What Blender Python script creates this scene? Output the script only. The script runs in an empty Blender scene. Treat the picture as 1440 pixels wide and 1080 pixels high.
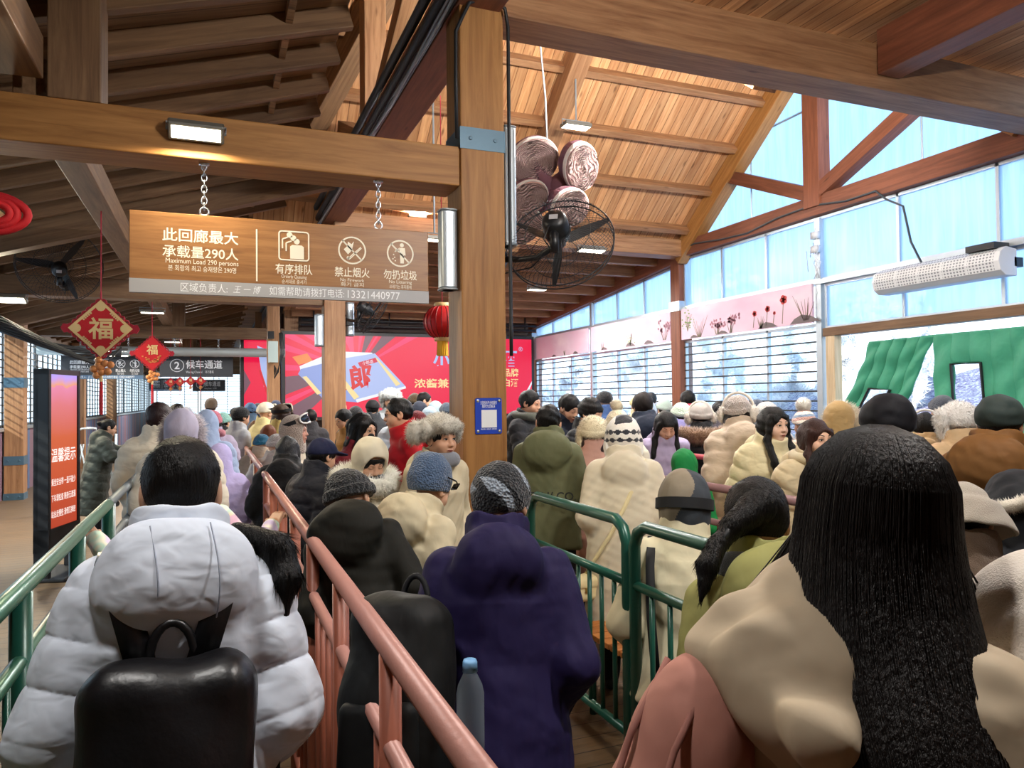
import bpy, math, random
import numpy as np
from mathutils import Matrix, Vector
random.seed(7); RNG = np.random.default_rng(7)
SC = bpy.context.scene; COL = SC.collection
R = math.radians
# ------------------------------------------------------------------ camera
F_PX = 1045.0
cam = bpy.data.cameras.new('camera'); CAM = bpy.data.objects.new('camera', cam); COL.objects.link(CAM)
cam.sensor_width = 36.0; cam.lens = 36.0*F_PX/1440.0; cam.clip_start = 0.05; cam.clip_end = 500
CAM.matrix_world = Matrix.Translation((0, 0, 1.7)) @ Matrix.Rotation(R(-21.9), 4, 'Z') @ Matrix.Rotation(R(91.18), 4, 'X') @ Matrix.Rotation(R(-0.6), 4, 'Z')
SC.camera = CAM
CM = CAM.matrix_world.copy()
# ------------------------------------------------------------------ world, exposure
SC.view_settings.view_transform = 'Standard'; SC.view_settings.look = 'None'
SC.view_settings.gamma = 1.0; SC.view_settings.use_curve_mapping = False
SC.view_settings.exposure = 0.25
SC.cycles.use_denoising = True
SC.cycles.max_bounces = 8; SC.cycles.diffuse_bounces = 4; SC.cycles.transparent_max_bounces = 16
SC.cycles.sample_clamp_indirect = 6.0
W = bpy.data.worlds.new('world'); SC.world = W; W.use_nodes = True
nt = W.node_tree; nt.nodes.clear()
wo = nt.nodes.new('ShaderNodeOutputWorld'); bg = nt.nodes.new('ShaderNodeBackground'); bg.inputs['Strength'].default_value = 2.1
tc = nt.nodes.new('ShaderNodeTexCoord'); sx = nt.nodes.new('ShaderNodeSeparateXYZ'); rp = nt.nodes.new('ShaderNodeValToRGB')
nt.links.new(tc.outputs['Generated'], sx.inputs[0]); nt.links.new(sx.outputs['Z'], rp.inputs[0])
rp.color_ramp.elements[0].position = 0.0; rp.color_ramp.elements[0].color = (0.86, 0.94, 1.0, 1)
rp.color_ramp.elements[1].position = 0.75; rp.color_ramp.elements[1].color = (0.42, 0.68, 1.0, 1)
e = rp.color_ramp.elements.new(0.25); e.color = (0.62, 0.83, 1.0, 1)
nt.links.new(rp.outputs[0], bg.inputs[0]); nt.links.new(bg.outputs[0], wo.inputs[0])

def area_lamp(name, loc, target, size, power, color, sy=None):
    l = bpy.data.lights.new(name, 'AREA'); l.energy = power; l.color = color; l.size = size
    if sy: l.shape = 'RECTANGLE'; l.size_y = sy
    o = bpy.data.objects.new(name, l); COL.objects.link(o); o.location = loc
    d = Vector(target)-Vector(loc); o.rotation_euler = d.to_track_quat('-Z', 'Y').to_euler()
    return o
sun = bpy.data.lights.new('sun', 'SUN'); sun.energy = 7.0; sun.angle = R(1.5); sun.color = (1.0, 0.93, 0.82)
so = bpy.data.objects.new('sun', sun); COL.objects.link(so); so.rotation_euler = Vector((0.72, 0.40, -0.52)).to_track_quat('-Z', 'Y').to_euler()
WARM = (1.0, 0.86, 0.62); NEUT = (1.0, 0.97, 0.93)

# ------------------------------------------------------------------ helpers
def at(px, py, w):
    """point seen at (px, py) at depth w along the optical axis"""
    return CM @ Vector(((px-720)/F_PX*w, -(py-540)/F_PX*w, -w))
def ray(px, py):
    o = CM.translation; return o, (at(px, py, 1.0)-o)
def atY(px, py, Y):
    o, d = ray(px, py); t = (Y-o.y)/d.y; return o+d*t
def atX(px, py, X):
    o, d = ray(px, py); t = (X-o.x)/d.x; return o+d*t
def atZ(px, py, Z):
    o, d = ray(px, py); t = (Z-o.z)/d.z; return o+d*t
def lin(h):
    h = h.lstrip('#'); v = [int(h[i:i+2], 16)/255 for i in (0, 2, 4)]
    return tuple(c/12.92 if c <= 0.04045 else ((c+0.055)/1.055)**2.4 for c in v)+(1.0,)
def col4(c): return lin(c) if isinstance(c, str) else (tuple(c)+(1.0,))[:4]

# ------------------------------------------------------------------ materials
class NB:
    def __init__(s, name):
        s.m = bpy.data.materials.new(name); s.m.use_nodes = True; s.t = s.m.node_tree; s.b = s.t.nodes['Principled BSDF']
        s.out = s.t.nodes['Material Output']
    def n(s, typ, **kw):
        x = s.t.nodes.new(typ)
        for k, v in kw.items():
            if hasattr(x, k): setattr(x, k, v)
            else: x.inputs[k.replace('_', ' ')].default_value = v
        return x
    def l(s, a, b): s.t.links.new(a, b)
    def coord(s, scale=(1, 1, 1), rot=(0, 0, 0), out='Object'):
        c = s.n('ShaderNodeTexCoord'); m = s.n('ShaderNodeMapping'); m.inputs['Scale'].default_value = scale; m.inputs['Rotation'].default_value = rot
        s.l(c.outputs[out], m.inputs[0]); return m.outputs[0]
    def noise(s, vec, scale, detail=3, rough=0.55, dist=0.0):
        x = s.n('ShaderNodeTexNoise'); x.inputs['Scale'].default_value = scale; x.inputs['Detail'].default_value = detail
        x.inputs['Roughness'].default_value = rough; x.inputs['Distortion'].default_value = dist
        if vec is not None: s.l(vec, x.inputs['Vector'])
        return x.outputs[0]
    def ramp(s, fac, stops):
        x = s.n('ShaderNodeValToRGB'); el = x.color_ramp.elements
        while len(el) < len(stops): el.new(0.5)
        for e, (p, c) in zip(el, stops): e.position = p; e.color = col4(c)
        s.l(fac, x.inputs[0]); return x.outputs[0]
    def mix(s, fac, a, b, mode='MIX'):
        x = s.n('ShaderNodeMix', data_type='RGBA', blend_type=mode)
        for sock, v in ((x.inputs[0], fac), (x.inputs[6], a), (x.inputs[7], b)):
            if isinstance(v, (int, float)): sock.default_value = v
            elif isinstance(v, tuple): sock.default_value = v
            else: s.l(v, sock)
        return x.outputs[2]
    def math(s, op, a, b=0.0, c=0.0):
        x = s.n('ShaderNodeMath', operation=op)
        for i, v in enumerate((a, b, c)):
            if isinstance(v, (int, float)): x.inputs[i].default_value = v
            else: s.l(v, x.inputs[i])
        return x.outputs[0]
    def bump(s, h, strength=0.3, dist=0.01):
        x = s.n('ShaderNodeBump'); x.inputs['Strength'].default_value = strength; x.inputs['Distance'].default_value = dist
        s.l(h, x.inputs['Height']); s.l(x.outputs[0], s.b.inputs['Normal']); return x
    def set(s, **kw):
        for k, v in kw.items():
            i = s.b.inputs[k.replace('_', ' ')]
            if isinstance(v, (int, float, tuple)): i.default_value = v
            else: s.l(v, i)
        return s
_MC = {}
def flat(name, c, rough=0.6, metal=0.0, spec=0.5, bumps=None, var=0.0):
    k = ('flat', name)
    if k in _MC: return _MC[k]
    b = NB(name); c = col4(c); b.set(Roughness=rough, Metallic=metal); b.b.inputs['Specular IOR Level'].default_value = spec
    if var:
        v = b.noise(b.coord(), 6.0, 4)
        b.set(Base_Color=b.mix(v, tuple(x*(1-var) for x in c[:3])+(1,), tuple(min(1, x*(1+var)) for x in c[:3])+(1,)))
    else: b.set(Base_Color=c)
    if bumps: b.bump(b.noise(b.coord(), bumps[0], 3), bumps[1], 0.01)
    _MC[k] = b.m; return b.m
def emit(name, c, s):
    k = ('emit', name)
    if k in _MC: return _MC[k]
    b = NB(name); b.set(Base_Color=tuple(x*0.04 for x in col4(c)[:3])+(1,), Emission_Color=col4(c), Emission_Strength=s, Roughness=0.4); _MC[k] = b.m; return b.m
def wood(name, dark, light, scale=1.0, rough=0.55, grain=1.0):
    """grain runs along local X"""
    b = NB(name)
    oi = b.n('ShaderNodeObjectInfo'); c = b.n('ShaderNodeTexCoord'); va = b.n('ShaderNodeVectorMath', operation='ADD'); sc = b.n('ShaderNodeVectorMath', operation='SCALE')
    cx = b.n('ShaderNodeCombineXYZ'); b.l(oi.outputs['Random'], cx.inputs[0]); b.l(oi.outputs['Random'], cx.inputs[1])
    b.l(cx.outputs[0], sc.inputs[0]); sc.inputs['Scale'].default_value = 37.0
    b.l(c.outputs['Object'], va.inputs[0]); b.l(sc.outputs[0], va.inputs[1])
    mp = b.n('ShaderNodeMapping'); mp.inputs['Scale'].default_value = (0.9*scale, 14*scale, 14*scale); b.l(va.outputs[0], mp.inputs[0])
    n1 = b.noise(mp.outputs[0], 1.5, 5, 0.65, 0.6)
    mp2 = b.n('ShaderNodeMapping'); mp2.inputs['Scale'].default_value = (1.2, 5, 5); b.l(va.outputs[0], mp2.inputs[0])
    vo = b.n('ShaderNodeTexVoronoi'); vo.inputs['Scale'].default_value = 1.1; b.l(mp2.outputs[0], vo.inputs['Vector'])
    knot = b.ramp(vo.outputs['Distance'], [(0.03, (1, 1, 1)), (0.10, (0, 0, 0))])
    n2 = b.noise(va.outputs[0], 0.9, 3)
    colr = b.ramp(n1, [(0.3, dark), (0.68, light)])
    d4 = tuple(x*0.45 for x in col4(dark)[:3])+(1,)
    colr = b.mix(b.math('MULTIPLY', knot, 0.75), colr, d4)
    colr = b.mix(b.math('MULTIPLY', n2, 0.45), colr, tuple(x*0.6 for x in col4(dark)[:3])+(1,))
    hsv = b.n('ShaderNodeHueSaturation'); b.l(colr, hsv.inputs['Color'])
    b.l(b.math('ADD', b.math('MULTIPLY', oi.outputs['Random'], 0.3), 0.85), hsv.inputs['Value'])
    b.set(Base_Color=hsv.outputs[0], Roughness=rough); b.b.inputs['Specular IOR Level'].default_value = 0.35
    b.bump(n1, 0.25*grain, 0.004); return b.m
def cloth(c, kind='plain', rough=0.75, c2=None):
    """fabric of one colour: crumple and weave in the bump"""
    k = ('cloth', str(c), kind, rough)
    if k in _MC: return _MC[k]
    b = NB('fabric_'+kind); cc = col4(c)
    co = b.coord(); n1 = b.noise(co, 9.0, 4, 0.6, 0.8); 
    if kind == 'puffer':
        h = b.math('ADD', b.noise(co, 6.0, 2, 0.45, 0.6), b.math('MULTIPLY', b.noise(b.coord((1, 1, 1.6)), 17, 1, 0.4, 0.7), 0.22)); b.bump(h, 0.5, 0.04); b.b.inputs['Sheen Weight'].default_value = 0.1
    elif kind == 'wool':
        h = b.noise(co, 260, 3, 0.7); b.bump(h, 0.7, 0.006); b.b.inputs['Sheen Weight'].default_value = 0.4
    elif kind == 'knit':
        x = b.n('ShaderNodeTexVoronoi'); x.inputs['Scale'].default_value = 110; b.l(co, x.inputs['Vector']); b.bump(x.outputs['Distance'], 0.9, 0.008)
        b.b.inputs['Sheen Weight'].default_value = 0.3
    elif kind == 'fur':
        h = b.noise(co, 90, 3, 0.6, 0.5); b.bump(h, 0.45, 0.008); b.b.inputs['Sheen Weight'].default_value = 0.5
    else:
        h = b.math('ADD', b.noise(co, 6.0, 2, 0.5, 0.35), b.math('MULTIPLY', b.noise(b.coord((1, 1, 0.5)), 18, 2, 0.5, 0.5), 0.2)); b.bump(h, 0.55, 0.03)
    v = b.noise(co, 5.0, 3)
    lo = tuple(x*0.82 for x in cc[:3])+(1,); hi = tuple(min(1, x*1.12) for x in cc[:3])+(1,)
    b.set(Base_Color=b.mix(v, lo, hi), Roughness=rough); b.b.inputs['Specular IOR Level'].default_value = 0.3
    _MC[k] = b.m; return b.m
def hairmat(c='#0b0909'):
    k = ('hair', c)
    if k in _MC: return _MC[k]
    b = NB('hair_strands'); n = b.noise(b.coord((60, 60, 3)), 3.0, 3, 0.6)
    cc = col4(c); b.set(Base_Color=b.mix(n, tuple(x*0.4 for x in cc[:3])+(1,), tuple(x*1.4 for x in cc[:3])+(1,)), Roughness=0.5)
    b.b.inputs['Specular IOR Level'].default_value = 0.28; b.bump(n, 0.6, 0.01); _MC[k] = b.m; return b.m
def skinmat(c='#c89a7c'):
    k = ('skin', c)
    if k in _MC: return _MC[k]
    b = NB('skin'); n = b.noise(b.coord(), 14, 3); cc = col4(c)
    b.set(Base_Color=b.mix(n, tuple(x*0.92 for x in cc[:3])+(1,), (min(1, cc[0]*1.06), cc[1]*1.0, cc[2]*0.98, 1)), Roughness=0.5)
    b.b.inputs['Subsurface Weight'].default_value = 0.0; _MC[k] = b.m; return b.m

# ------------------------------------------------------------------ mesh building
def link(name, me, mats=(), parent=None, M=None, smooth=False):
    for m in (mats if isinstance(mats, (list, tuple)) else [mats]): me.materials.append(m)
    if smooth: me.polygons.foreach_set('use_smooth', np.ones(len(me.polygons), dtype=bool))
    o = bpy.data.objects.new(name, me); COL.objects.link(o)
    if parent: o.parent = parent
    if M is not None: o.matrix_local = M if isinstance(M, Matrix) else Matrix.Translation(M)
    return o
def tag(o, label=None, cat=None, group=None, kind=None):
    for k, v in (('label', label), ('category', cat), ('group', group), ('kind', kind)):
        if v: o[k] = v
    return o
def empty(name, loc=(0, 0, 0), rz=0.0, label=None, cat=None, group=None):
    o = bpy.data.objects.new(name, None); COL.objects.link(o); o.empty_display_size = 0.1
    o.matrix_local = (loc if isinstance(loc, Matrix) else Matrix.Translation(loc) @ Matrix.Rotation(rz, 4, 'Z')); return tag(o, label, cat, group)
class MB:
    def __init__(s): s.v = []; s.f = []; s.mi = []; s.n = 0
    def add(s, v, f, mi=0):
        s.v.extend([tuple(x) for x in v]); s.f.extend([tuple(i+s.n for i in q) for q in f]); s.mi.extend([mi]*len(f)); s.n += len(v); return s
    def box(s, lo, hi, mi=0, M=None):
        (a, b, c), (d, e, f) = lo, hi
        v = [(a, b, c), (d, b, c), (d, e, c), (a, e, c), (a, b, f), (d, b, f), (d, e, f), (a, e, f)]
        if M is not None: v = [tuple(M @ Vector(p)) for p in v]
        return s.add(v, [(3, 2, 1, 0), (4, 5, 6, 7), (0, 1, 5, 4), (1, 2, 6, 5), (2, 3, 7, 6), (3, 0, 4, 7)], mi)
    def rbox(s, lo, hi, r=0.01, mi=0, M=None, seg=3):
        """box with all vertical (local z) edges rounded and softly chamfered ends"""
        (a, b, c), (d, e, f) = lo, hi; r = min(r, (d-a)/2.01, (e-b)/2.01); pr = []
        for cx, cy, a0 in ((d-r, e-r, 0), (a+r, e-r, 90), (a+r, b+r, 180), (d-r, b+r, 270)):
            for k in range(seg+1):
                t = R(a0+90*k/seg); pr.append((cx, cy, math.cos(t), math.sin(t)))
        ch = min(r, (f-c)/2.01)*0.6; v = []; n = len(pr)
        for z, q in ((c, r-ch), (c+ch, r), (f-ch, r), (f, r-ch)): v += [(x+q*ux, y+q*uy, z) for x, y, ux, uy in pr]
        fs = [tuple(range(n-1, -1, -1)), tuple(range(3*n, 4*n))]
        for k in range(3):
            for i in range(n): fs.append((k*n+i, k*n+(i+1) % n, (k+1)*n+(i+1) % n, (k+1)*n+i))
        if M is not None: v = [tuple(M @ Vector(p)) for p in v]
        return s.add(v, fs, mi)
    def tube(s, pts, r, n=8, mi=0, closed=False, flat_=1.0, up=None):
        P = np.array([tuple(p) for p in pts], float); m = len(P); rr = np.full(m, r, float) if np.isscalar(r) else np.array(r, float)
        T = np.zeros_like(P)
        if closed: T = np.roll(P, -1, 0)-np.roll(P, 1, 0)
        else: T[1:-1] = P[2:]-P[:-2]; T[0] = P[1]-P[0]; T[-1] = P[-1]-P[-2]
        T /= np.maximum(np.linalg.norm(T, axis=1, keepdims=True), 1e-9)
        u = np.array(up, float) if up is not None else (np.array([0, 0, 1.0]) if abs(T[0][2]) < 0.9 else np.array([1.0, 0, 0]))
        v = []
        for i in range(m):
            a = np.cross(T[i], u); la = np.linalg.norm(a)
            if la < 1e-6: a = np.cross(T[i], [0.3, 0.9, 0.1]); la = np.linalg.norm(a)
            a /= la; b = np.cross(a, T[i])
            if up is None: u = b
            for k in range(n):
                t = 2*math.pi*k/n; v.append(P[i]+rr[i]*(a*math.cos(t)+b*math.sin(t)*flat_))
        f = []
        for i in range(m if closed else m-1):
            j = (i+1) % m
            for k in range(n): f.append((i*n+k, i*n+(k+1) % n, j*n+(k+1) % n, j*n+k))
        if not closed: f.append(tuple(range(n-1, -1, -1))); f.append(tuple((m-1)*n+k for k in range(n)))
        return s.add(v, f, mi)
    def lathe(s, prof, n=24, mi=0, M=None):
        v = []; f = []
        for (r, z) in prof:
            for k in range(n): t = 2*math.pi*k/n; v.append((r*math.cos(t), r*math.sin(t), z))
        for i in range(len(prof)-1):
            for k in range(n): f.append((i*n+k, i*n+(k+1) % n, (i+1)*n+(k+1) % n, (i+1)*n+k))
        if M is not None: v = [tuple(M @ Vector(p)) for p in v]
        return s.add(v, f, mi)
    def prism(s, poly, d0, d1, mi=0, M=None):
        """polygon in local x,z extruded along local y from d0 to d1"""
        n = len(poly); v = [(x, d0, z) for x, z in poly]+[(x, d1, z) for x, z in poly]
        f = [tuple(range(n)), tuple(range(2*n-1, n-1, -1))]+[((i+1) % n, i, n+i, n+(i+1) % n) for i in range(n)]
        if M is not None: v = [tuple(M @ Vector(p)) for p in v]
        return s.add(v, f, mi)
    def grid(s, fn, nu, nv, mi=0):
        v = [fn(i/nu, j/nv) for j in range(nv+1) for i in range(nu+1)]; k = nu+1
        return s.add(v, [(j*k+i, j*k+i+1, (j+1)*k+i+1, (j+1)*k+i) for j in range(nv) for i in range(nu)], mi)
    def mesh(s, name):
        me = bpy.data.meshes.new(name); me.from_pydata(s.v, [], s.f); me.polygons.foreach_set('material_index', s.mi); me.update(); return me
    def build(s, name, mats, parent=None, M=None, smooth=False, bevel=0.0, angle=None):
        o = link(name, s.mesh(name), mats, parent, M, smooth)
        if bevel:
            b = o.modifiers.new('bevel', 'BEVEL'); b.width = bevel; b.segments = 2; b.limit_method = 'ANGLE'
        if smooth and angle:
            try: o.data.set_sharp_from_angle(angle=R(angle))
            except Exception: pass
        return o
def fix_normals(o):
    import bmesh
    bm = bmesh.new(); bm.from_mesh(o.data); bmesh.ops.recalc_face_normals(bm, faces=bm.faces); bm.to_mesh(o.data); bm.free(); return o
def frame_to(p0, p1, up=(0, 0, 1)):
    """matrix whose local X runs p0 -> p1, local Z near up"""
    p0 = Vector(p0); p1 = Vector(p1); x = (p1-p0).normalized(); z = Vector(up); y = z.cross(x)
    if y.length < 1e-4: y = Vector((0, 1, 0)).cross(x)
    y.normalize(); z = x.cross(y); M = Matrix((x, y, z)).transposed().to_4x4(); M.translation = p0; return M
def timber(name, p0, p1, wy, wz, m, up=(0, 0, 1), off=(0, 0), kind='structure', parent=None, bevel=0.008):
    """squared timber from p0 to p1 (centre line at off)"""
    M = frame_to(p0, p1, up); L = (Vector(p1)-Vector(p0)).length
    b = MB().box((0, -wy/2+off[0], -wz/2+off[1]), (L, wy/2+off[0], wz/2+off[1]))
    o = b.build(name, m, parent, M, bevel=bevel)
    if kind: o['kind'] = kind
    return o
_TX = []
def text(body, parent, x, z, h, m, width=None, align='CENTER', y=-0.002, bold=0.0, name='lettering', face=-1, shear=0.0, rot=0.0, M=None, depth=0.0006):
    """a line of lettering on the local x-z face of its sign; h is the character size"""
    _TX.append((body, parent, x, z, h, m, width, align, y, bold, name, face, shear, rot, M, depth))
def flush_text():
    tmp = []
    for t in _TX:
        c = bpy.data.curves.new('t', 'FONT'); c.body = t[0]; c.size = 1.0; c.align_x = t[7]; c.align_y = 'CENTER'; c.offset = t[9]; c.shear = t[12]
        c.resolution_u = 3; o = bpy.data.objects.new('t', c); COL.objects.link(o); tmp.append(o)
    dg = bpy.context.evaluated_depsgraph_get(); dg.update()
    for o, t in zip(tmp, _TX):
        me = bpy.data.meshes.new_from_object(o.evaluated_get(dg)); n = len(me.vertices)
        if n == 0: bpy.data.objects.remove(o); continue
        a = np.zeros(n*3); me.vertices.foreach_get('co', a); a = a.reshape(-1, 3); cx = (a[:, 0].min()+a[:, 0].max())/2; cz = (a[:, 1].min()+a[:, 1].max())/2; wd = a[:, 0].max()-a[:, 0].min()
        h = t[4]; sxx = (t[6]/wd) if t[6] else h
        X = (a[:, 0]-(cx if t[7] == 'CENTER' else a[:, 0].min()))*sxx; Z = (a[:, 1]-cz)*h
        c_, s_ = math.cos(t[13]), math.sin(t[13]); X, Z = X*c_-Z*s_, X*s_+Z*c_
        v = np.stack([t[2]+X, np.full(n, t[8]), t[3]+Z], 1)
        me.vertices.foreach_set('co', v.ravel()); me.update(); me.materials.clear()
        link(t[10], me, t[5], t[1], t[14])
        bpy.data.objects.remove(o)
# ================================================================== materials of the hall
WOOD = wood('pine_timber', '#80583a', '#b68a62'); WOOD_R = wood('red_brown_timber', '#6d402e', '#965c42'); WOOD_D = wood('dark_timber', '#664a33', '#917050')
WOOD_Y = wood('honey_timber', '#8a5c2c', '#b8844a'); SEATW = wood('bench_timber', '#a5642c', '#d0894a', 2.0)
def boards(name, dark, light, width=0.13, axis=1, seam=0.5):
    """boarded ceiling: long boards along local X, seams every width along local Y, each board its own tone"""
    b = NB(name); c = b.n('ShaderNodeTexCoord'); sp = b.n('ShaderNodeSeparateXYZ'); b.l(c.outputs['Object'], sp.inputs[0])
    u = b.math('DIVIDE', sp.outputs[axis], width); fr = b.math('FRACT', u); fl = b.math('FLOOR', u)
    cb = b.n('ShaderNodeCombineXYZ'); b.l(fl, cb.inputs[0]); wn = b.n('ShaderNodeTexWhiteNoise', noise_dimensions='1D'); b.l(fl, wn.inputs['W'])
    mp = b.n('ShaderNodeMapping'); s3 = [1.0, 1.0, 8.0]; s3[1-axis] = 0.8; s3[axis] = 12.0; mp.inputs['Scale'].default_value = s3
    sc = b.n('ShaderNodeVectorMath', operation='SCALE'); b.l(cb.outputs[0], sc.inputs[0]); sc.inputs['Scale'].default_value = 5.3
    va = b.n('ShaderNodeVectorMath', operation='ADD'); b.l(c.outputs['Object'], mp.inputs[0]); b.l(mp.outputs[0], va.inputs[0]); b.l(sc.outputs[0], va.inputs[1])
    n = b.noise(va.outputs[0], 1.4, 5, 0.62, 0.5)
    m2 = b.n('ShaderNodeMapping'); t3 = [5.5, 5.5, 5.5]; t3[1-axis] = 1.7; m2.inputs['Scale'].default_value = t3; b.l(c.outputs['Object'], m2.inputs[0])
    vo = b.n('ShaderNodeTexVoronoi'); vo.inputs['Scale'].default_value = 1.0; b.l(m2.outputs[0], vo.inputs['Vector'])
    knot = b.ramp(vo.outputs['Distance'], [(0.05, (1, 1, 1)), (0.14, (0, 0, 0))])
    colr = b.ramp(n, [(0.3, dark), (0.7, light)])
    d4 = tuple(x*0.4 for x in col4(dark)[:3])+(1,)
    colr = b.mix(b.math('MULTIPLY', knot, 0.8), colr, d4)
    hsv = b.n('ShaderNodeHueSaturation'); b.l(colr, hsv.inputs['Color']); b.l(b.math('ADD', b.math('MULTIPLY', wn.outputs[0], 0.5), 0.75), hsv.inputs['Value'])
    e = b.math('ADD', b.math('LESS_THAN', fr, 0.05), b.math('GREATER_THAN', fr, 0.97))
    b.set(Base_Color=b.mix(b.math('MULTIPLY', e, seam*1.6), hsv.outputs[0], d4), Roughness=0.6); b.b.inputs['Specular IOR Level'].default_value = 0.3
    b.bump(b.math('SUBTRACT', b.math('MULTIPLY', n, 0.2), e), 0.5, 0.01); return b.m
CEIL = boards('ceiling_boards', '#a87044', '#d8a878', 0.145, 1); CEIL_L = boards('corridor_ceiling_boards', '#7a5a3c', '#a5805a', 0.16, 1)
def floor_mat():
    b = NB('floor_boards'); c = b.n('ShaderNodeTexCoord'); sp = b.n('ShaderNodeSeparateXYZ'); b.l(c.outputs['Object'], sp.inputs[0])
    u = b.math('DIVIDE', sp.outputs[1], 0.14); fr = b.math('FRACT', u); fl = b.math('FLOOR', u); wn = b.n('ShaderNodeTexWhiteNoise', noise_dimensions='1D'); b.l(fl, wn.inputs['W'])
    n = b.noise(b.coord((1.5, 20, 1)), 1.6, 5, 0.7, 0.8); n2 = b.noise(b.coord(), 1.3, 4)
    colr = b.mix(b.math('MULTIPLY', wn.outputs[0], 0.35), b.ramp(n, [(0.3, '#54442f'), (0.7, '#84694a')]), lin('#5a4a3a'))
    colr = b.mix(b.math('MULTIPLY', n2, 0.45), colr, lin('#4b3f33')); e = b.math('LESS_THAN', fr, 0.05)
    b.set(Base_Color=b.mix(e, colr, lin('#2a221a')), Roughness=b.math('ADD', b.math('MULTIPLY', n, 0.4), 0.35)); b.bump(b.math('SUBTRACT', b.math('MULTIPLY', n, 0.3), e), 0.4, 0.01); return b.m
FLOOR = floor_mat()
STEEL = flat('blue_grey_steel', '#4d6a7c', 0.45, 0.3, var=0.15); ALU = flat('aluminium', '#b9c2c8', 0.4, 0.7, var=0.1); GREYM = flat('grey_metal', '#8d959a', 0.5, 0.4)
WHITEP = flat('white_paint', '#e6e8ea', 0.5); BLACKP = flat('black_plastic', '#101216', 0.42); BLACKR = flat('black_rubber', '#15181c', 0.55); DARKBAR = flat('dark_bar', '#34393c', 0.5, 0.3)
def pane(name, tint, trans=0.45, ripple=60):
    """ribbed translucent sheet: part clear, part scattering"""
    b = NB(name); t = b.t; tr = b.n('ShaderNodeBsdfTransparent'); tl = b.n('ShaderNodeBsdfTranslucent'); gl = b.n('ShaderNodeBsdfGlossy'); gl.inputs['Roughness'].default_value = 0.3
    c = col4(tint); tr.inputs[0].default_value = c
    st = b.noise(b.coord((9, 9, 0.8)), 1.0, 4, 0.6, 0.6); v = b.ramp(st, [(0.35, tuple(x*0.82 for x in c[:3])), (0.7, tuple(min(1, x*1.1) for x in c[:3]))]); b.l(v, tl.inputs[0])
    m1 = b.n('ShaderNodeMixShader'); m1.inputs[0].default_value = trans; b.l(tr.outputs[0], m1.inputs[1]); b.l(tl.outputs[0], m1.inputs[2])
    m2 = b.n('ShaderNodeMixShader'); m2.inputs[0].default_value = 0.025; b.l(m1.outputs[0], m2.inputs[1]); b.l(gl.outputs[0], m2.inputs[2]); b.l(m2.outputs[0], b.out.inputs[0]); return b.m
POLY = pane('polycarbonate', '#dcecff', 0.5); GLASS = pane('window_glass', '#f4fbff', 0.06)

# ------------------------------------------------------------------ floor, ceilings
def struct(o): o['kind'] = 'structure'; return o
struct(MB().box((-3.6, -4.0, -0.12), (8.2, 56, 0)).build('floor', FLOOR))
RZ, RY0, SLP, FOOT = 7.1, 8.2, 0.776, 3.4     # gable over the right hall: ridge along X
def slope_ceiling(name, x0, x1, yr, zr, yf, zf, m, th=0.06):
    M = frame_to((x0, yr, zr), (x0, yf, zf), (0, 0, 1)); L = math.hypot(yf-yr, zf-zr)
    s = 1 if (M.to_3x3() @ Vector((0, 1, 0))).x > 0 else -1
    lo, hi = sorted((0, s*(x1-x0)))
    return struct(MB().box((0, lo, 0), (L, hi, th)).build(name, m, None, M))
ZF = RZ-SLP*FOOT
slope_ceiling('ceiling', 0.55, 8.25, RY0, RZ, RY0+FOOT+0.12, RZ-SLP*(FOOT+0.12), CEIL)
slope_ceiling('ceiling', 0.55, 8.25, RY0, RZ, 5.2, RZ-SLP*3.0, CEIL)
slope_ceiling('ceiling', 1.55, 8.25, 11.6, 4.52, 18.9, 3.82, CEIL)
slope_ceiling('ceiling', 1.56, 8.25, 5.22, 5.02, -4.1, 4.92, CEIL)
M = frame_to((-3.7, -4.1, 4.33-0.3*3.7), (1.0, -4.1, 4.33+0.3*1.0))     # corridor roof, rising to the right
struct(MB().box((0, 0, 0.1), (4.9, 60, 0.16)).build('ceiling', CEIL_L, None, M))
zc = lambda X: 4.33+0.3*X
for i in range(46):
    Y = 2.6+i*0.62 if i < 30 else 21.2+(i-30)*1.6
    timber('rafter', (-3.6, Y, zc(-3.6)+0.02), (0.98, Y, zc(0.98)+0.02), 0.08, 0.17, WOOD_D)
MP = Matrix(((0, 1, 0, 0), (1, 0, 0, 0), (0, 0, 1, 0), (0, 0, 0, 1)))
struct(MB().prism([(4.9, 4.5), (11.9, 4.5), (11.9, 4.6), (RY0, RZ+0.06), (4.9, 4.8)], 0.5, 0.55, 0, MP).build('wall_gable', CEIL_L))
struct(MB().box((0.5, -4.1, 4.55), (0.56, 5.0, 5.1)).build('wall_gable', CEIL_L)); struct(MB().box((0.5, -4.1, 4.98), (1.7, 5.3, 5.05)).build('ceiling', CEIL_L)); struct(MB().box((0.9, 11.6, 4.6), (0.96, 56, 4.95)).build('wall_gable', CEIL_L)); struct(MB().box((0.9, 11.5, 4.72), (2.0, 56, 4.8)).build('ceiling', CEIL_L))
timber('valley_rafter', (2.05, RY0, 6.85), (0.92, 10.75, 4.85), 0.26, 0.36, WOOD_D)
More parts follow.
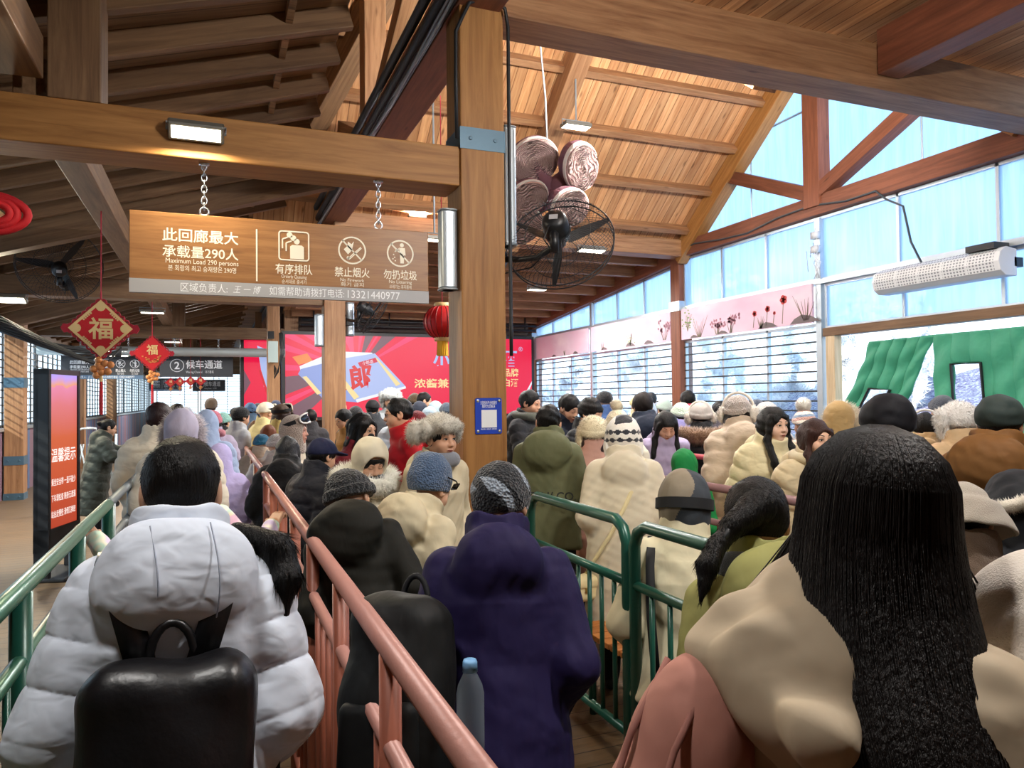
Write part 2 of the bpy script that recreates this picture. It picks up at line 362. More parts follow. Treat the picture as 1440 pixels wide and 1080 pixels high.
# gable roof: purlins along X, rafters down the slope
for s in (1, -1):
    for dy in ((0.28, 0.95, 1.62, 2.29, 2.96) if s > 0 else (0.28, 0.95, 1.62, 2.29)):
        Y = RY0+s*dy; z = RZ-SLP*dy-0.09
        timber('purlin', (0.6, Y, z), (8.1, Y, z), 0.1, 0.17, WOOD, up=(0, s*SLP, 1))
    for X, wd in ((4.6, 0.26), (8.02, 0.24)):
        timber('principal_rafter', (X, RY0, RZ-0.22), (X, RY0+s*(FOOT-0.05 if s > 0 else 3.0), ZF-0.18 if s > 0 else RZ-SLP*3.0-0.2), wd, 0.32, WOOD if X < 8 else WOOD_Y, up=(0, 0, 1))
timber('ridge_beam', (0.6, RY0, RZ-0.2), (8.1, RY0, RZ-0.2), 0.16, 0.3, WOOD)
for i in range(8):
    Y = 12.3+i*0.82; timber('purlin', (1.7, Y, 4.52-0.096*(Y-11.6)-0.1), (8.1, Y, 4.52-0.096*(Y-11.6)-0.1), 0.12, 0.2, WOOD)
timber('tie_beam', (1.7, 11.5, 4.42), (8.1, 11.5, 4.42), 0.34, 0.3, WOOD)
# longitudinal plate on the posts between corridor and hall
timber('plate_beam', (1.71, -1.4, 4.58), (1.71, 40, 4.58), 0.32, 0.34, WOOD_R)
timber('corridor_purlin', (-0.95, 4.9, 3.56), (-0.95, 40, 3.56), 0.2, 0.24, WOOD_D); timber('corridor_purlin', (-0.98, -1, 3.62), (-0.98, 4.75, 3.62), 0.22, 0.24, WOOD_D)
# trusses (king post and struts) in the two gable planes
for X, wd in ((1.66, 0.24), (8.04, 0.22)):
    m = WOOD if X < 5 else WOOD_R
    timber('king_post', (X, RY0, 4.4), (X, RY0, RZ-0.3), wd, 0.3, m, up=(0, 1, 0))
    for s in (1, -1):
        timber('strut', (X, RY0+s*0.12, 4.62), (X, RY0+s*1.85, RZ-SLP*1.85-0.3), wd*0.9, 0.2, m)
# posts
for Y in (4.96, 11.7, 18.5, 25.3, 32.1, 38.9):
    timber('timber_post', (1.73, Y, 0), (1.73, Y, 5.1 if Y < 6 else 4.42), 0.32, 0.32, WOOD_Y if Y < 6 else WOOD, up=(0, 1, 0))
for Y in (15.75, 22.5, 29.3):
    timber('timber_post', (-3.3, Y, 0), (-3.3, Y, 3.3), 0.3, 0.3, WOOD, up=(0, 1, 0))
def band(x, y, z0, z1, hw=0.165, lab=None):
    b = MB().box((-hw, -hw, z0), (hw, hw, z1))
    for sx_ in (-0.09, 0.09):
        b.lathe([(0, 0.012), (0.012, 0.01), (0.014, 0)], 10, 0, Matrix.Translation((sx_, -hw, (z0+z1)/2)) @ Matrix.Rotation(R(90), 4, 'X'))
    o = b.build('trim_1', STEEL, None, Matrix.Translation((x, y, 0))); o['kind'] = 'structure'
band(1.73, 4.96, 3.42, 3.57); band(-3.3, 15.75, 2.0, 2.18, 0.155); band(-3.3, 15.75, 0.62, 0.78, 0.155); band(-3.3, 15.75, 0.0, 0.12, 0.158)
# corridor tie beams with king posts
for Y in (4.98, 11.75, 18.5, 25.3, 32.1):
    timber('tie_beam', (-3.5, Y, 3.3), (1.57, Y, 3.3), 0.32 if Y < 6 else 0.3, 0.27, WOOD_Y if Y < 6 else WOOD_D)
    timber('king_post', (-0.73, Y-0.02, 3.43), (-0.73, Y-0.02, 4.2), 0.27, 0.3, WOOD_D, up=(0, 1, 0))
    if Y > 6: timber('bracket_post', (1.35, Y, 3.43), (1.35, Y, 4.6), 0.2, 0.2, WOOD_D, up=(0, 1, 0))
for Y in (9.7, 15.2):
    timber('principal_rafter', (-3.5, Y, zc(-3.5)-0.16), (1.5, Y, zc(1.5)-0.16), 0.2, 0.3, WOOD_D)
# beam towards the right wall and the one running back from it over the camera
timber('tie_beam', (1.89, 4.98, 4.6), (8.1, 4.98, 4.6), 0.34, 0.4, WOOD)
timber('rafter_beam', (5.55, 4.8, 4.72), (5.55, -1.4, 4.72), 0.26, 0.4, WOOD_R)

# ------------------------------------------------------------------ right wall (glazed) at X = 8.1
XR = 8.1
timber('eave_beam', (XR, 11.55, 4.36), (XR, 18.6, 3.72), 0.26, 0.3, WOOD_R)
timber('gable_beam', (XR, 11.75, 4.42), (XR, 2.0, 4.42), 0.26, 0.28, WOOD_R)
for Y in (11.65, 18.45, 4.8):
    timber('timber_post', (XR, Y, 0), (XR, Y, 4.3), 0.28, 0.28, WOOD_R, up=(0, 1, 0))
    o = MB().box((-0.16, -0.16, 3.3), (0.16, 0.16, 3.48)).build('trim_2', ALU, None, Matrix.Translation((XR, Y, 0))); o['kind'] = 'structure'
struct(MB().box((XR-0.05, -4.0, 0), (XR+0.15, 3.0, 5.0)).build('wall_right', WOOD_D)); struct(MB().box((XR-0.05, 3.0, 0), (XR+0.15, 18.6, 0.9)).build('wall_right', flat('grey_plaster', '#8d8a88', 0.8)))
struct(MB().box((1.3, 18.75, 0), (8.2, 18.9, 4.4)).build('wall_far', flat('dark_plaster', '#5a4a44', 0.8)))
def window(name, y0, y1, zlo, zhi0, zhi1, n, mpane, bars=0, frame=0.04, mf=None):
    """glazed field in the right wall from y0 to y1 with n panes; the head may slope from zhi0 to zhi1"""
    mf = mf or ALU; root = MB()
    for k in range(n+1):
        y = y0+(y1-y0)*k/n; zt = zhi0+(zhi1-zhi0)*k/n; root.box((-0.03, y-frame/2, zlo), (0.03, y+frame/2, zt))
    root.box((-0.035, min(y0, y1), zlo-0.02), (0.035, max(y0, y1), zlo+0.03))
    root.prism([(0, 0), (1, 0), (1, 1), (0, 1)], -0.03, 0.03, 0, Matrix(((0, 1, 0, 0), (y1-y0, 0, 0, y0), (zhi1-zhi0, 0, 0.04, zhi0-0.04), (0, 0, 0, 1))))
    o = struct(root.build(name, mf, None, Matrix.Translation((XR, 0, 0))))
    g = MB().prism([(y0, zlo), (y1, zlo), (y1, zhi1), (y0, zhi0)], -0.004, 0.004, 0, Matrix(((0, 1, 0, 0), (1, 0, 0, 0), (0, 0, 1, 0), (0, 0, 0, 1))))
    g.build('pane', mpane, o)
    if bars:
        b = MB(); k = 0
        while zlo+0.1+k*0.142 < min(zhi0, zhi1)-0.03:
            z = zlo+0.1+k*0.142; b.box((-0.05, min(y0, y1), z), (-0.03, max(y0, y1), z+0.022)); k += 1
        b.build('bar', DARKBAR, o)
    return o
window('window_1', 11.5, 8.22, 0.95, 2.74, 2.74, 3, GLASS, 1); window('window_2', 15.05, 11.8, 0.95, 2.74, 2.74, 3, GLASS, 1); window('window_3', 18.3, 15.15, 0.95, 2.74, 2.74, 3, GLASS, 1)
window('window_4', 11.5, 8.22, 3.36, 4.27, 4.27, 3, POLY); window('window_5', 15.05, 11.8, 3.36, 3.9, 4.18, 3, POLY); window('window_6', 18.3, 15.15, 3.36, 3.62, 3.9, 3, POLY)
window('window_7', 8.18, 3.0, 3.36, 4.27, 4.27, 4, POLY); window('window_8', 8.1, 3.0, 2.66, 3.3, 3.3, 4, POLY)
def tri_window(name, pts, extra):
    o = MB()
    n = len(pts)
    for i in range(n):
        a, b_ = pts[i], pts[(i+1) % n]; o.tube([(0, a[0], a[1]), (0, b_[0], b_[1])], 0.02, 4)
    for a, b_ in extra: o.tube([(0, a[0], a[1]), (0, b_[0], b_[1])], 0.018, 4)
    w = struct(o.build(name, ALU, None, Matrix.Translation((XR+0.08, 0, 0))))
    MB().prism(pts, -0.004, 0.004, 0, Matrix(((0, 1, 0, 0), (1, 0, 0, 0), (0, 0, 1, 0), (0, 0, 0, 1)))).build('pane', POLY, w)
zr = lambda y: RZ-SLP*abs(y-RY0)-0.2
tri_window('window_9', [(RY0, 4.5), (11.4, 4.5), (RY0, zr(RY0))], [((9.75, 4.5), (9.75, zr(9.75))), ((RY0, 5.95), (9.6, 5.95))])
tri_window('window_10', [(5.0, 4.5), (RY0, 4.5), (RY0, zr(RY0))], [((6.6, 4.5), (6.6, zr(6.6))), ((RY0, 5.95), (6.8, 5.95))])
o = struct(MB().box((-0.07, 3.0, 3.30), (0.07, 18.4, 3.36)).build('trim_3', ALU, None, Matrix.Translation((XR-0.02, 0, 0))))
for y in (8.2, 15.1):
    struct(MB().box((-0.06, y-0.05, 0), (0.06, y+0.05, 4.25)).build('trim_4', ALU, None, Matrix.Translation((XR-0.01, 0, 0))))
timber('door_head', (XR-0.02, 8.1, 2.6), (XR-0.02, 3.0, 2.6), 0.16, 0.12, WOOD_D); timber('door_jamb', (XR-0.02, 7.98, 0), (XR-0.02, 7.98, 2.55), 0.14, 0.16, wood('pale_timber', '#b39a78', '#dcc7a5'), up=(0, 1, 0))
# painted mural boards
def mural_mat():
    b = NB('mural_paint'); n = b.noise(b.coord((1, 0.5, 1)), 2.0, 3); c = b.ramp(n, [(0.3, '#d9aec2'), (0.55, '#d8bccb'), (0.75, '#e4cfd6')]); b.set(Base_Color=c, Roughness=0.6); return b.m
MUR = mural_mat()
PLANT = flat('painted_olive', '#6f6a4c', 0.7); PETAL = flat('painted_red', '#c33c3a', 0.6); PINKB = flat('painted_mauve', '#a4727f', 0.7); ROCK = flat('painted_rock', '#6b5f60', 0.7); GREENP = flat('painted_green', '#7e9a62', 0.7)
def mural(y0, y1, label, items):
    o = MB().box((XR-0.11, y0, 2.76), (XR-0.07, y1, 3.32)).build('painted_board', MUR); tag(o, label, 'mural', 'painted boards along the glazed wall')
    x = XR-0.112; rr = random.Random(int(y0*10)); art = {}
    def blob(k, pts): art.setdefault(k, MB()).prism([(p[0], p[1]) for p in pts], 0, 0.003, 0, Matrix(((0, 1, 0, x-0.002), (1, 0, 0, 0), (0, 0, 1, 0), (0, 0, 0, 1))))
    for kind, y, z, s in items:
        if kind == 'flower':
            for a in range(5):
                t = a*1.256; cy, cz = y+0.5*s*math.cos(t), z+0.5*s*math.sin(t); blob('petal', [(cy+0.55*s*math.cos(q*0.785), cz+0.5*s*math.sin(q*0.785)) for q in range(8)])
            blob('stem', [(y-0.004, z), (y+0.004, z), (y+0.04, 2.8), (y+0.03, 2.8)])
        elif kind == 'grass':
            for q in range(11):
                t = rr.uniform(-0.9, 0.9); h = s*rr.uniform(0.5, 1.0); blob('stem', [(y+t*0.12*s-0.006, z), (y+t*0.12*s+0.006, z), (y+t*0.8*h, z+h)])
        elif kind == 'bush':
            for q in range(26):
                cy, cz = y+rr.gauss(0, 0.32)*s, z+abs(rr.gauss(0, 0.4))*s; r = rr.uniform(0.03, 0.075)*s; blob('leaf', [(cy+r*math.cos(v), cz+r*0.7*math.sin(v)) for v in (0, 1.05, 2.1, 3.14, 4.2, 5.2)])
            for q in range(6): t = rr.uniform(-0.5, 0.5); blob('stem', [(y-0.005, z-0.05), (y+0.005, z-0.05), (y+t*s, z+0.7*s)])
        elif kind == 'sprig':
            for q in range(7):
                t = rr.uniform(-0.5, 0.5); h = s*rr.uniform(0.6, 1); blob('stem', [(y+t*0.2*s-0.005, z), (y+t*0.2*s+0.005, z), (y+t*s, z+h)])
                for v in range(4): cy, cz = y+t*s+rr.gauss(0, 0.05), z+h*rr.uniform(0.6, 1); blob('blossom', [(cy+0.025*math.cos(g*1.26), cz+0.025*math.sin(g*1.26)) for g in range(5)])
        elif kind == 'rock':
            blob('rock', [(y-s, z), (y+s, z), (y+0.7*s, z+0.25*s), (y+0.2*s, z+0.42*s), (y-0.4*s, z+0.3*s)])
    for k, mb in art.items(): mb.build({'petal': 'petal_print', 'stem': 'stem_print', 'leaf': 'leaf_print', 'blossom': 'blossom_print', 'rock': 'rock_print'}[k], {'petal': PETAL, 'stem': PLANT, 'leaf': GREENP, 'blossom': PINKB, 'rock': ROCK}[k], o)
mural(8.28, 11.5, 'pink painted board with red flowers and rocks, between post and green curtains', [('flower', 8.85, 3.16, 0.075), ('flower', 9.2, 3.06, 0.055), ('flower', 9.5, 3.02, 0.05), ('flower', 9.05, 2.98, 0.03), ('grass', 9.35, 2.77, 0.2), ('rock', 8.42, 2.77, 0.3), ('rock', 9.2, 2.77, 0.22), ('grass', 8.4, 2.8, 0.4), ('sprig', 10.1, 2.77, 0.32), ('sprig', 10.45, 2.77, 0.28), ('rock', 10.3, 2.77, 0.14), ('grass', 10.95, 2.77, 0.38), ('bush', 11.3, 2.95, 0.35), ('rock', 11.1, 2.77, 0.12)])
mural(11.85, 15.02, 'pink painted board with reeds and small bushes, just beyond the brown post', [('bush', 13.3, 2.82, 0.3), ('sprig', 12.05, 2.8, 0.4), ('rock', 14.4, 2.77, 0.15), ('rock', 13.3, 2.77, 0.2), ('grass', 14.5, 2.77, 0.2), ('rock', 12.6, 2.77, 0.18)])
mural(15.18, 18.4, 'plain mauve painted board at the far end, next to the red screen', [('rock', 15.8, 2.77, 0.14), ('rock', 17, 2.77, 0.12), ('grass', 16.4, 2.77, 0.12)])

# ------------------------------------------------------------------ left wall and far end of the corridor
def stripe_mat():
    b = NB('striped_panelling'); c = b.n('ShaderNodeTexCoord'); sp = b.n('ShaderNodeSeparateXYZ'); b.l(c.outputs['Object'], sp.inputs[0]); fl = b.math('FLOOR', b.math('DIVIDE', sp.outputs[1], 0.16))
    wn = b.n('ShaderNodeTexWhiteNoise', noise_dimensions='1D'); b.l(fl, wn.inputs['W'])
    x = b.n('ShaderNodeValToRGB'); x.color_ramp.interpolation = 'CONSTANT'; el = x.color_ramp.elements
    st = ['#8a6a78', '#5b76a0', '#6a5a6e', '#6c8fae', '#94707a', '#4a618c', '#7d7488']
    while len(el) < len(st): el.new(0.5)
    for i, e in enumerate(el): e.position = i/len(st); e.color = lin(st[i])
    b.l(wn.outputs[0], x.inputs[0]); b.set(Base_Color=x.outputs[0], Roughness=0.6); return b.m
struct(MB().box((-3.62, -4.1, 0), (-3.48, 5.0, 3.4)).build('wall_left', WOOD_D)); struct(MB().box((-3.62, -4.15, 0), (8.25, -4.0, 5.3)).build('wall_back', WOOD_D))
struct(MB().box((-3.62, 5, 0), (-3.48, 53, 1.24)).build('wall_left', stripe_mat()))
struct(MB().box((-3.62, 5, 3.05), (-3.48, 53, 3.35)).build('wall_left', WOOD_D)); struct(MB().box((-3.66, 5, 1.22), (-3.44, 53, 1.28)).build('trim_5', ALU))
def grid_window(name, M, L, z0, z1, nv, nh, bar=0.018):
    f = MB(); f.box((0, -0.03, z0), (L, 0.03, z0+0.05)).box((0, -0.03, z1-0.05), (L, 0.03, z1)).box((0, -0.03, z0), (0.06, 0.03, z1)).box((L-0.06, -0.03, z0), (L, 0.03, z1))
    o = struct(f.build(name, DARKBAR, None, M)); b = MB()
    for k in range(1, nv): b.box((L*k/nv-bar, -0.04, z0), (L*k/nv+bar, -0.01, z1))
    for k in range(1, nh): z = z0+(z1-z0)*k/nh; b.box((0, -0.03, z-0.012), (L, -0.01, z+0.012))
    b.build('bar', DARKBAR, o); MB().box((0, 0.0, z0), (L, 0.008, z1)).build('pane', GLASS, o)
for i in range(14):
    Y = 5.1+i*3.4; grid_window('window_%d' % (20+i), Matrix.Translation((-3.55, Y, 0)) @ Matrix.Rotation(R(90), 4, 'Z'), 3.3, 1.28, 3.05, 6, 13)
struct(MB().box((-3.6, 52.9, 0), (1.9, 53.05, 0.9)).build('wall_end', flat('pale_panel', '#b9c4c8', 0.7))); struct(MB().box((-3.6, 52.9, 3.6), (1.9, 53.05, 5.4)).build('wall_end', WOOD_D))
for i in range(2): grid_window('window_%d' % (40+i), Matrix.Translation((-3.4+i*2.6, 52.95, 0)), 2.5, 0.9, 3.6, 3, 16)
struct(MB().box((1.85, 19, 0), (1.95, 53, 4.6)).build('wall_middle', WOOD_D))

# ------------------------------------------------------------------ outside
def snow(): 
    b = NB('snow'); n = b.noise(b.coord(), 0.35, 5); b.set(Base_Color=b.ramp(n, [(0.3, '#cfdcea'), (0.7, '#f4f8fc')]), Roughness=0.8); return b.m
SNOW = snow()
struct(MB().box((-200, -80, -0.5), (200, 200, -0.35)).build('ground_outside', SNOW))
struct(MB().box((13, -60, -0.349), (17.5, 120, -0.32)).build('road_outside', flat('icy_road', '#a9bdd2', 0.5, var=0.1)))
def bank(u, v):
    y = -40+u*75; return (24+v*9+0.5*math.sin(y*0.7+v*5), y, -0.4+v*3.2+0.25*math.sin(y*1.3+v*9)*v)
bm_ = NB('purple_brush'); nn = bm_.noise(bm_.coord(), 7, 5, 0.75); bm_.set(Base_Color=bm_.ramp(nn, [(0.4, '#6d6690'), (0.52, '#a9a4c4'), (0.62, '#e8eef8')]), Roughness=0.9); bm_.bump(nn, 1.0, 0.3)
o = MB().grid(bank, 90, 14).build('brush_bank', bm_.m, smooth=True); o['kind'] = 'structure'
# ================================================================== props
LET = flat('cream_lettering', '#f4ecd6', 0.5); LETW = flat('white_lettering', '#f2f4f6', 0.5); CHROME = flat('bright_steel', '#c9ced2', 0.25, 0.9)
SIGNW = wood('sign_veneer', '#85582e', '#ab7a48', 1.6, 0.4, 0.4); SLATE = flat('slate_sign', '#3a3d42', 0.45); GREYST = flat('grey_sign_strip', '#a9a8aa', 0.5); BLUEST = flat('blue_grey_sign_strip', '#5a7897', 0.5)
def chain(parent, x, z0, z1, r=0.006, lk=0.045, mat=None):
    b = MB(); n = max(2, int((z1-z0)/(lk*0.72)))
    for i in range(n):
        z = z0+(i+0.5)*(z1-z0)/n; p = []
        for k in range(10):
            t = 2*math.pi*k/10; q = (0.35*lk*math.cos(t), 0.56*lk*math.sin(t)); p.append((x+(q[0] if i % 2 else 0), 0 if i % 2 else q[0], z+q[1]))
        b.tube(p, r*0.7, 6, 0, True)
    b.tube([(x+0.025*math.cos(2*math.pi*k/14), 0, z0-0.015+0.025*math.sin(2*math.pi*k/14)) for k in range(14)], 0.006, 6, 0, True)
    b.box((x-0.03, -0.02, z1-0.01), (x+0.03, 0.02, z1+0.012))
    b.build('chain', mat or CHROME, parent, None, True)
def pict(b, kind, cx, cz, s, y=-0.003):
    """pictograms drawn as raised shapes: s is the outer radius"""
    d = (y-0.0015, y)
    def ring(x, z, r, w, n=40):
        for k in range(n):
            a, e = 2*math.pi*k/n, 2*math.pi*(k+1)/n
            b.prism([(x+(r-w)*math.cos(a), z+(r-w)*math.sin(a)), (x+r*math.cos(a), z+r*math.sin(a)), (x+r*math.cos(e), z+r*math.sin(e)), (x+(r-w)*math.cos(e), z+(r-w)*math.sin(e))], *d)
    def disc(x, z, r, n=18): b.prism([(x+r*math.cos(2*math.pi*k/n), z+r*math.sin(2*math.pi*k/n)) for k in range(n)], *d)
    def bar(x0, z0, x1, z1, w):
        L = math.hypot(x1-x0, z1-z0); nx, nz = -(z1-z0)/L*w/2, (x1-x0)/L*w/2; b.prism([(x0+nx, z0+nz), (x0-nx, z0-nz), (x1-nx, z1-nz), (x1+nx, z1+nz)], *d)
    if kind == 'queue':
        rr = s*0.22; w = s*0.09; P = []
        for qx, qz, a0 in ((s-rr, s-rr, 0), (-s+rr, s-rr, 90), (-s+rr, -s+rr, 180), (s-rr, -s+rr, 270)):
            for k in range(6): P.append((qx, qz, R(a0+18*k)))
        n = len(P)
        for i in range(n):
            p, q = P[i], P[(i+1) % n]
            o = lambda t, r: (cx+t[0]+r*math.cos(t[2]), cz+t[1]+r*math.sin(t[2])); b.prism([o(p, rr-w), o(p, rr), o(q, rr), o(q, rr-w)], *d)
        for i, (ox, oz) in enumerate(((-0.28, 0.72), (-0.04, 0.52), (0.18, 0.3))): disc(cx+s*ox, cz+s*oz, s*0.19)
        b.prism([(cx+s*x, cz+s*z) for x, z in ((-0.25, -0.86), (-0.25, -0.05), (-0.12, 0.06), (0.5, 0.06), (0.64, -0.05), (0.64, -0.86))], *d)
        for ox, oz, L in ((-0.5, 0.18, 0.55), (-0.74, 0.42, 0.62)):
            bar(cx+s*ox, cz+s*(oz-L), cx+s*ox, cz+s*oz, s*0.09); bar(cx+s*ox, cz+s*oz, cx+s*(ox+0.34), cz+s*(oz+0.14), s*0.09)
    else:
        ring(cx, cz, s, s*0.11)
        bar(cx-s*0.68, cz+s*0.68, cx+s*0.68, cz-s*0.68, s*0.11)
        if kind == 'fire':
            b.prism([(cx+s*x, cz+s*z) for x, z in ((-0.3, -0.3), (-0.6, 0.05), (-0.35, 0.3), (-0.3, 0.62), (-0.05, 0.45), (0.12, 0.66), (0.05, 0.3), (-0.02, 0.0))], *d)
            bar(cx-s*0.32, cz-s*0.62, cx+s*0.62, cz+s*0.28, s*0.07); bar(cx-s*0.22, cz-s*0.66, cx+s*0.66, cz+s*0.2, s*0.07); disc(cx-s*0.3, cz-s*0.55, s*0.11)
        else:
            disc(cx+s*0.12, cz+s*0.62, s*0.15)
            b.prism([(cx+s*x, cz+s*z) for x, z in ((-0.1, 0.42), (0.34, 0.42), (0.4, -0.12), (0.28, -0.12), (0.26, -0.72), (0.0, -0.72), (-0.02, -0.1))], *d); bar(cx-s*0.06, cz+s*0.38, cx-s*0.42, cz+s*0.1, s*0.09)
            for ox, oz in ((-0.5, -0.1), (-0.42, -0.3), (-0.55, -0.42), (-0.38, -0.55)): disc(cx+s*ox, cz+s*oz, s*0.05)
def queue_sign(name, p, wd, ht, ztop_chain, label, fm, sm, detail=True, chains=(0.225, 0.815)):
    t = empty(name, p, 0, label, 'sign', 'hanging queue signs'); hs = ht*0.17
    MB().rbox((-wd/2, -0.018, -ht/2+hs), (wd/2, 0.018, ht/2), 0.004).build('sign_board', fm, t)
    MB().box((-wd/2, -0.02, -ht/2), (wd/2, 0.018, -ht/2+hs)).build('sign_strip', sm, t)
    for c in chains: chain(t, -wd/2+wd*c, ht/2+0.04, ztop_chain-p.z)
    k = ht/0.47; L = LET if detail else LETW; y = -0.0185
    X = lambda f: -wd/2+wd*f
    Z = lambda f: ht/2-ht*f
    text('此回廊最大', t, X(0.215), Z(0.27), 0.082*k, L, wd*0.235, y=y, bold=0.012); text('承载量290人', t, X(0.215), Z(0.475), 0.076*k, L, wd*0.235, y=y, bold=0.01)
    text('Maximum Load 290 persons', t, X(0.22), Z(0.60), 0.04*k, L, wd*0.225, y=y); text('본 회랑의 최고 승재량은 290명', t, X(0.22), Z(0.68), 0.038*k, L, wd*0.21, y=y)
    MB().box((X(0.389), y-0.0015, Z(0.80)), (X(0.394), y, Z(0.13))).build('divider_line', L, t)
    for kd, fx, fz, sz in (('queue', 0.515, 0.315, 0.092), ('fire', 0.717, 0.325, 0.088), ('litter', 0.893, 0.325, 0.088)): b = MB(); pict(b, kd, X(fx), Z(fz), sz*k, y); b.build('pictogram_print', L, t)
    for f, a, c, e in ((0.515, '有序排队', 'Orderly Queuing', '순서대로 줄서기'), (0.717, '禁止烟火', 'No Firework', '화기 금지'), (0.893, '勿扔垃圾', 'No Littering', '쓰레기는 휴지통에')):
        text(a, t, X(f), Z(0.62), 0.066*k, L, wd*0.125, y=y, bold=0.01); text(c, t, X(f), Z(0.725), 0.03*k, L, wd*0.085, y=y); text(e, t, X(f), Z(0.785), 0.028*k, L, wd*0.082, y=y)
    ys = -0.0205
    text('区域负责人:', t, X(0.225), Z(0.915), 0.058*k, LETW, wd*0.145, y=ys); text('王 一 博', t, X(0.36), Z(0.915), 0.05*k, LETW, wd*0.09, y=ys, shear=0.3)
    text('如需帮助请拨打电话:', t, X(0.56), Z(0.915), 0.058*k, LETW, wd*0.255, y=ys); text('13321440977', t, X(0.795), Z(0.915), 0.07*k, LETW, wd*0.19, y=ys)
    return t
Ys = 4.9; a_ = atY(182, 295, Ys); b_ = atY(602, 428, Ys); c_ = atY(182, 410, Ys); d_ = atY(602, 328, Ys)
zt_ = (a_.z+d_.z)/2; zb_ = (b_.z+c_.z)/2
queue_sign('hanging_sign', Vector(((a_.x+b_.x)/2, Ys, (zt_+zb_)/2)), b_.x-a_.x, zt_-zb_, 3.165, 'large wood-grain queue sign on two chains under the near honey beam', SIGNW, GREYST)
def waiting_sign(p, wd, ht, zc_, num, label, small):
    t = empty('hanging_sign', p, 0, label, 'sign', 'hanging queue signs')
    MB().rbox((-wd/2, -0.018, -ht/2+0.05), (wd/2, 0.018, ht/2), 0.004).build('sign_board', SLATE, t); MB().box((-wd/2, -0.02, -ht/2), (wd/2, 0.018, -ht/2+0.05)).build('sign_strip', SLATE, t)
    for c in (0.2, 0.8): chain(t, -wd/2+wd*c, ht/2+0.04, zc_-p.z, 0.007)
    b = MB(); n = 32; x0, r = -wd*0.27, ht*0.32
    for k in range(n):
        a, e = 2*math.pi*k/n, 2*math.pi*(k+1)/n; b.prism([(x0+(r-0.014)*math.cos(a), 0.03+(r-0.014)*math.sin(a)), (x0+r*math.cos(a), 0.03+r*math.sin(a)), (x0+r*math.cos(e), 0.03+r*math.sin(e)), (x0+(r-0.014)*math.cos(e), 0.03+(r-0.014)*math.sin(e))], -0.021, -0.0185)
    b.build('ring', LETW, t)
    text(num, t, x0, 0.03, ht*0.5, LETW, y=-0.019, bold=0.02); text('候车通道', t, wd*0.1, 0.06, ht*0.46, LETW, wd*0.5, y=-0.019, bold=0.015)
    text('Waiting Channel    대기통로', t, wd*0.04, -0.12, ht*0.16, LETW, wd*0.38, y=-0.019); return t
Y2 = 18.45
p = atY(145, 517, Y2); wd = atY(200, 517, Y2).x-atY(85, 517, Y2).x
queue_sign('hanging_sign', p, wd, 0.5, 3.15, 'slate grey capacity sign hanging behind the large red diamond knot', SLATE, BLUEST, False)
p = atY(277, 516, Y2); wd = atY(328, 517, Y2).x-atY(225, 517, Y2).x
waiting_sign(p, wd, 0.46, 3.15, '2', 'dark grey hanging sign with circled 2 for the waiting channel', 1)
Y3 = 32.05; p = atY(233, 541, Y3); wd = atY(256, 540, Y3).x-atY(210, 540, Y3).x
queue_sign('hanging_sign', p, wd, 0.5, 3.15, 'small far slate capacity sign behind the orange lucky knots', SLATE, BLUEST, False)
p = atY(294, 542, Y3); wd = atY(316, 540, Y3).x-atY(270, 540, Y3).x
waiting_sign(p, wd, 0.46, 3.15, '3', 'far dark hanging sign with circled 3 for the waiting channel', 1)

# ---- flood lights on the beams
LAMP = 2.0
LENS = emit('lamp_lens', '#fff6e0', 9.0)
def flood(p, aim, label, wd=0.36, power=40, color=NEUT, ht=0.15, rod=0):
    d = (Vector(aim)-Vector(p)).normalized(); M = frame_to(p, Vector(p)+Vector((1, 0, 0)), -d); M.translation = Vector(p)
    z = -d; x = (Vector((1, 0, 0))-z*z.x).normalized(); y = z.cross(x); M = Matrix((x, y, z)).transposed().to_4x4(); M.translation = Vector(p)
    t = empty('flood_light', M); tag(t, label, 'lamp', 'flood lights on the beams')
    MB().rbox((-wd/2, -ht/2, 0.0), (wd/2, ht/2, 0.05), 0.012).build('lamp_housing', flat('lamp_grey', '#6d6a62', 0.5, 0.3), t)
    MB().box((-wd/2+0.02, -ht/2+0.02, -0.004), (wd/2-0.02, ht/2-0.02, 0.001)).build('lamp_lens', LENS, t)
    b = MB(); b.tube([(-wd/2-0.005, 0, 0.02), (-wd/2-0.012, 0, 0.09), (wd/2+0.012, 0, 0.09), (wd/2+0.005, 0, 0.02)], 0.008, 6); b.tube([(0, 0, 0.085), (0, 0, 0.09+rod)], 0.012, 6); b.build('bracket', GREYM, t)
    if power:
        l = area_lamp('lamp_light', Vector(p)+d*0.02, Vector(p)+d, wd*0.9, power*LAMP, color, ht*0.8)
    return t
flood((atY(276, 188, 4.75).x, 4.75, atY(276, 188, 4.75).z), (atY(276, 188, 4.75).x, 4.15, atY(276, 188, 4.75).z-0.75), 'flood light glowing on the near honey beam above the wood-grain sign', 0.31, 16, WARM, 0.12)
p = atY(1010, 83, 5.2); flood(p, p+Vector((-0.1, 0.15, -1)), 'square flood light under the near beam, before the gable window', 0.3, 110, NEUT, 0.26)
p = atY(1405, 156, 5.0); flood(p, p+Vector((0, -0.1, -1)), 'square flood light under the near beam at the picture edge, above the heater', 0.3, 110, NEUT, 0.22)
p = atY(832, 353, 11.3); flood(p, p+Vector((0, -0.1, -1)), 'flood light under the tie beam seen through the wall fan cage', 0.5, 30, NEUT, 0.2)
p = atY(6, 422, 11.5); flood(p, p+Vector((0, -0.3, -1)), 'flood light at the left edge beside bundled black cables', 0.5, 90, WARM, 0.2)
p = atY(166, 497, 18.0); flood(p, p+Vector((0, -0.6, -1)), 'flood light just right of the large red diamond knot', 0.4, 20, WARM, 0.26, 0.02)
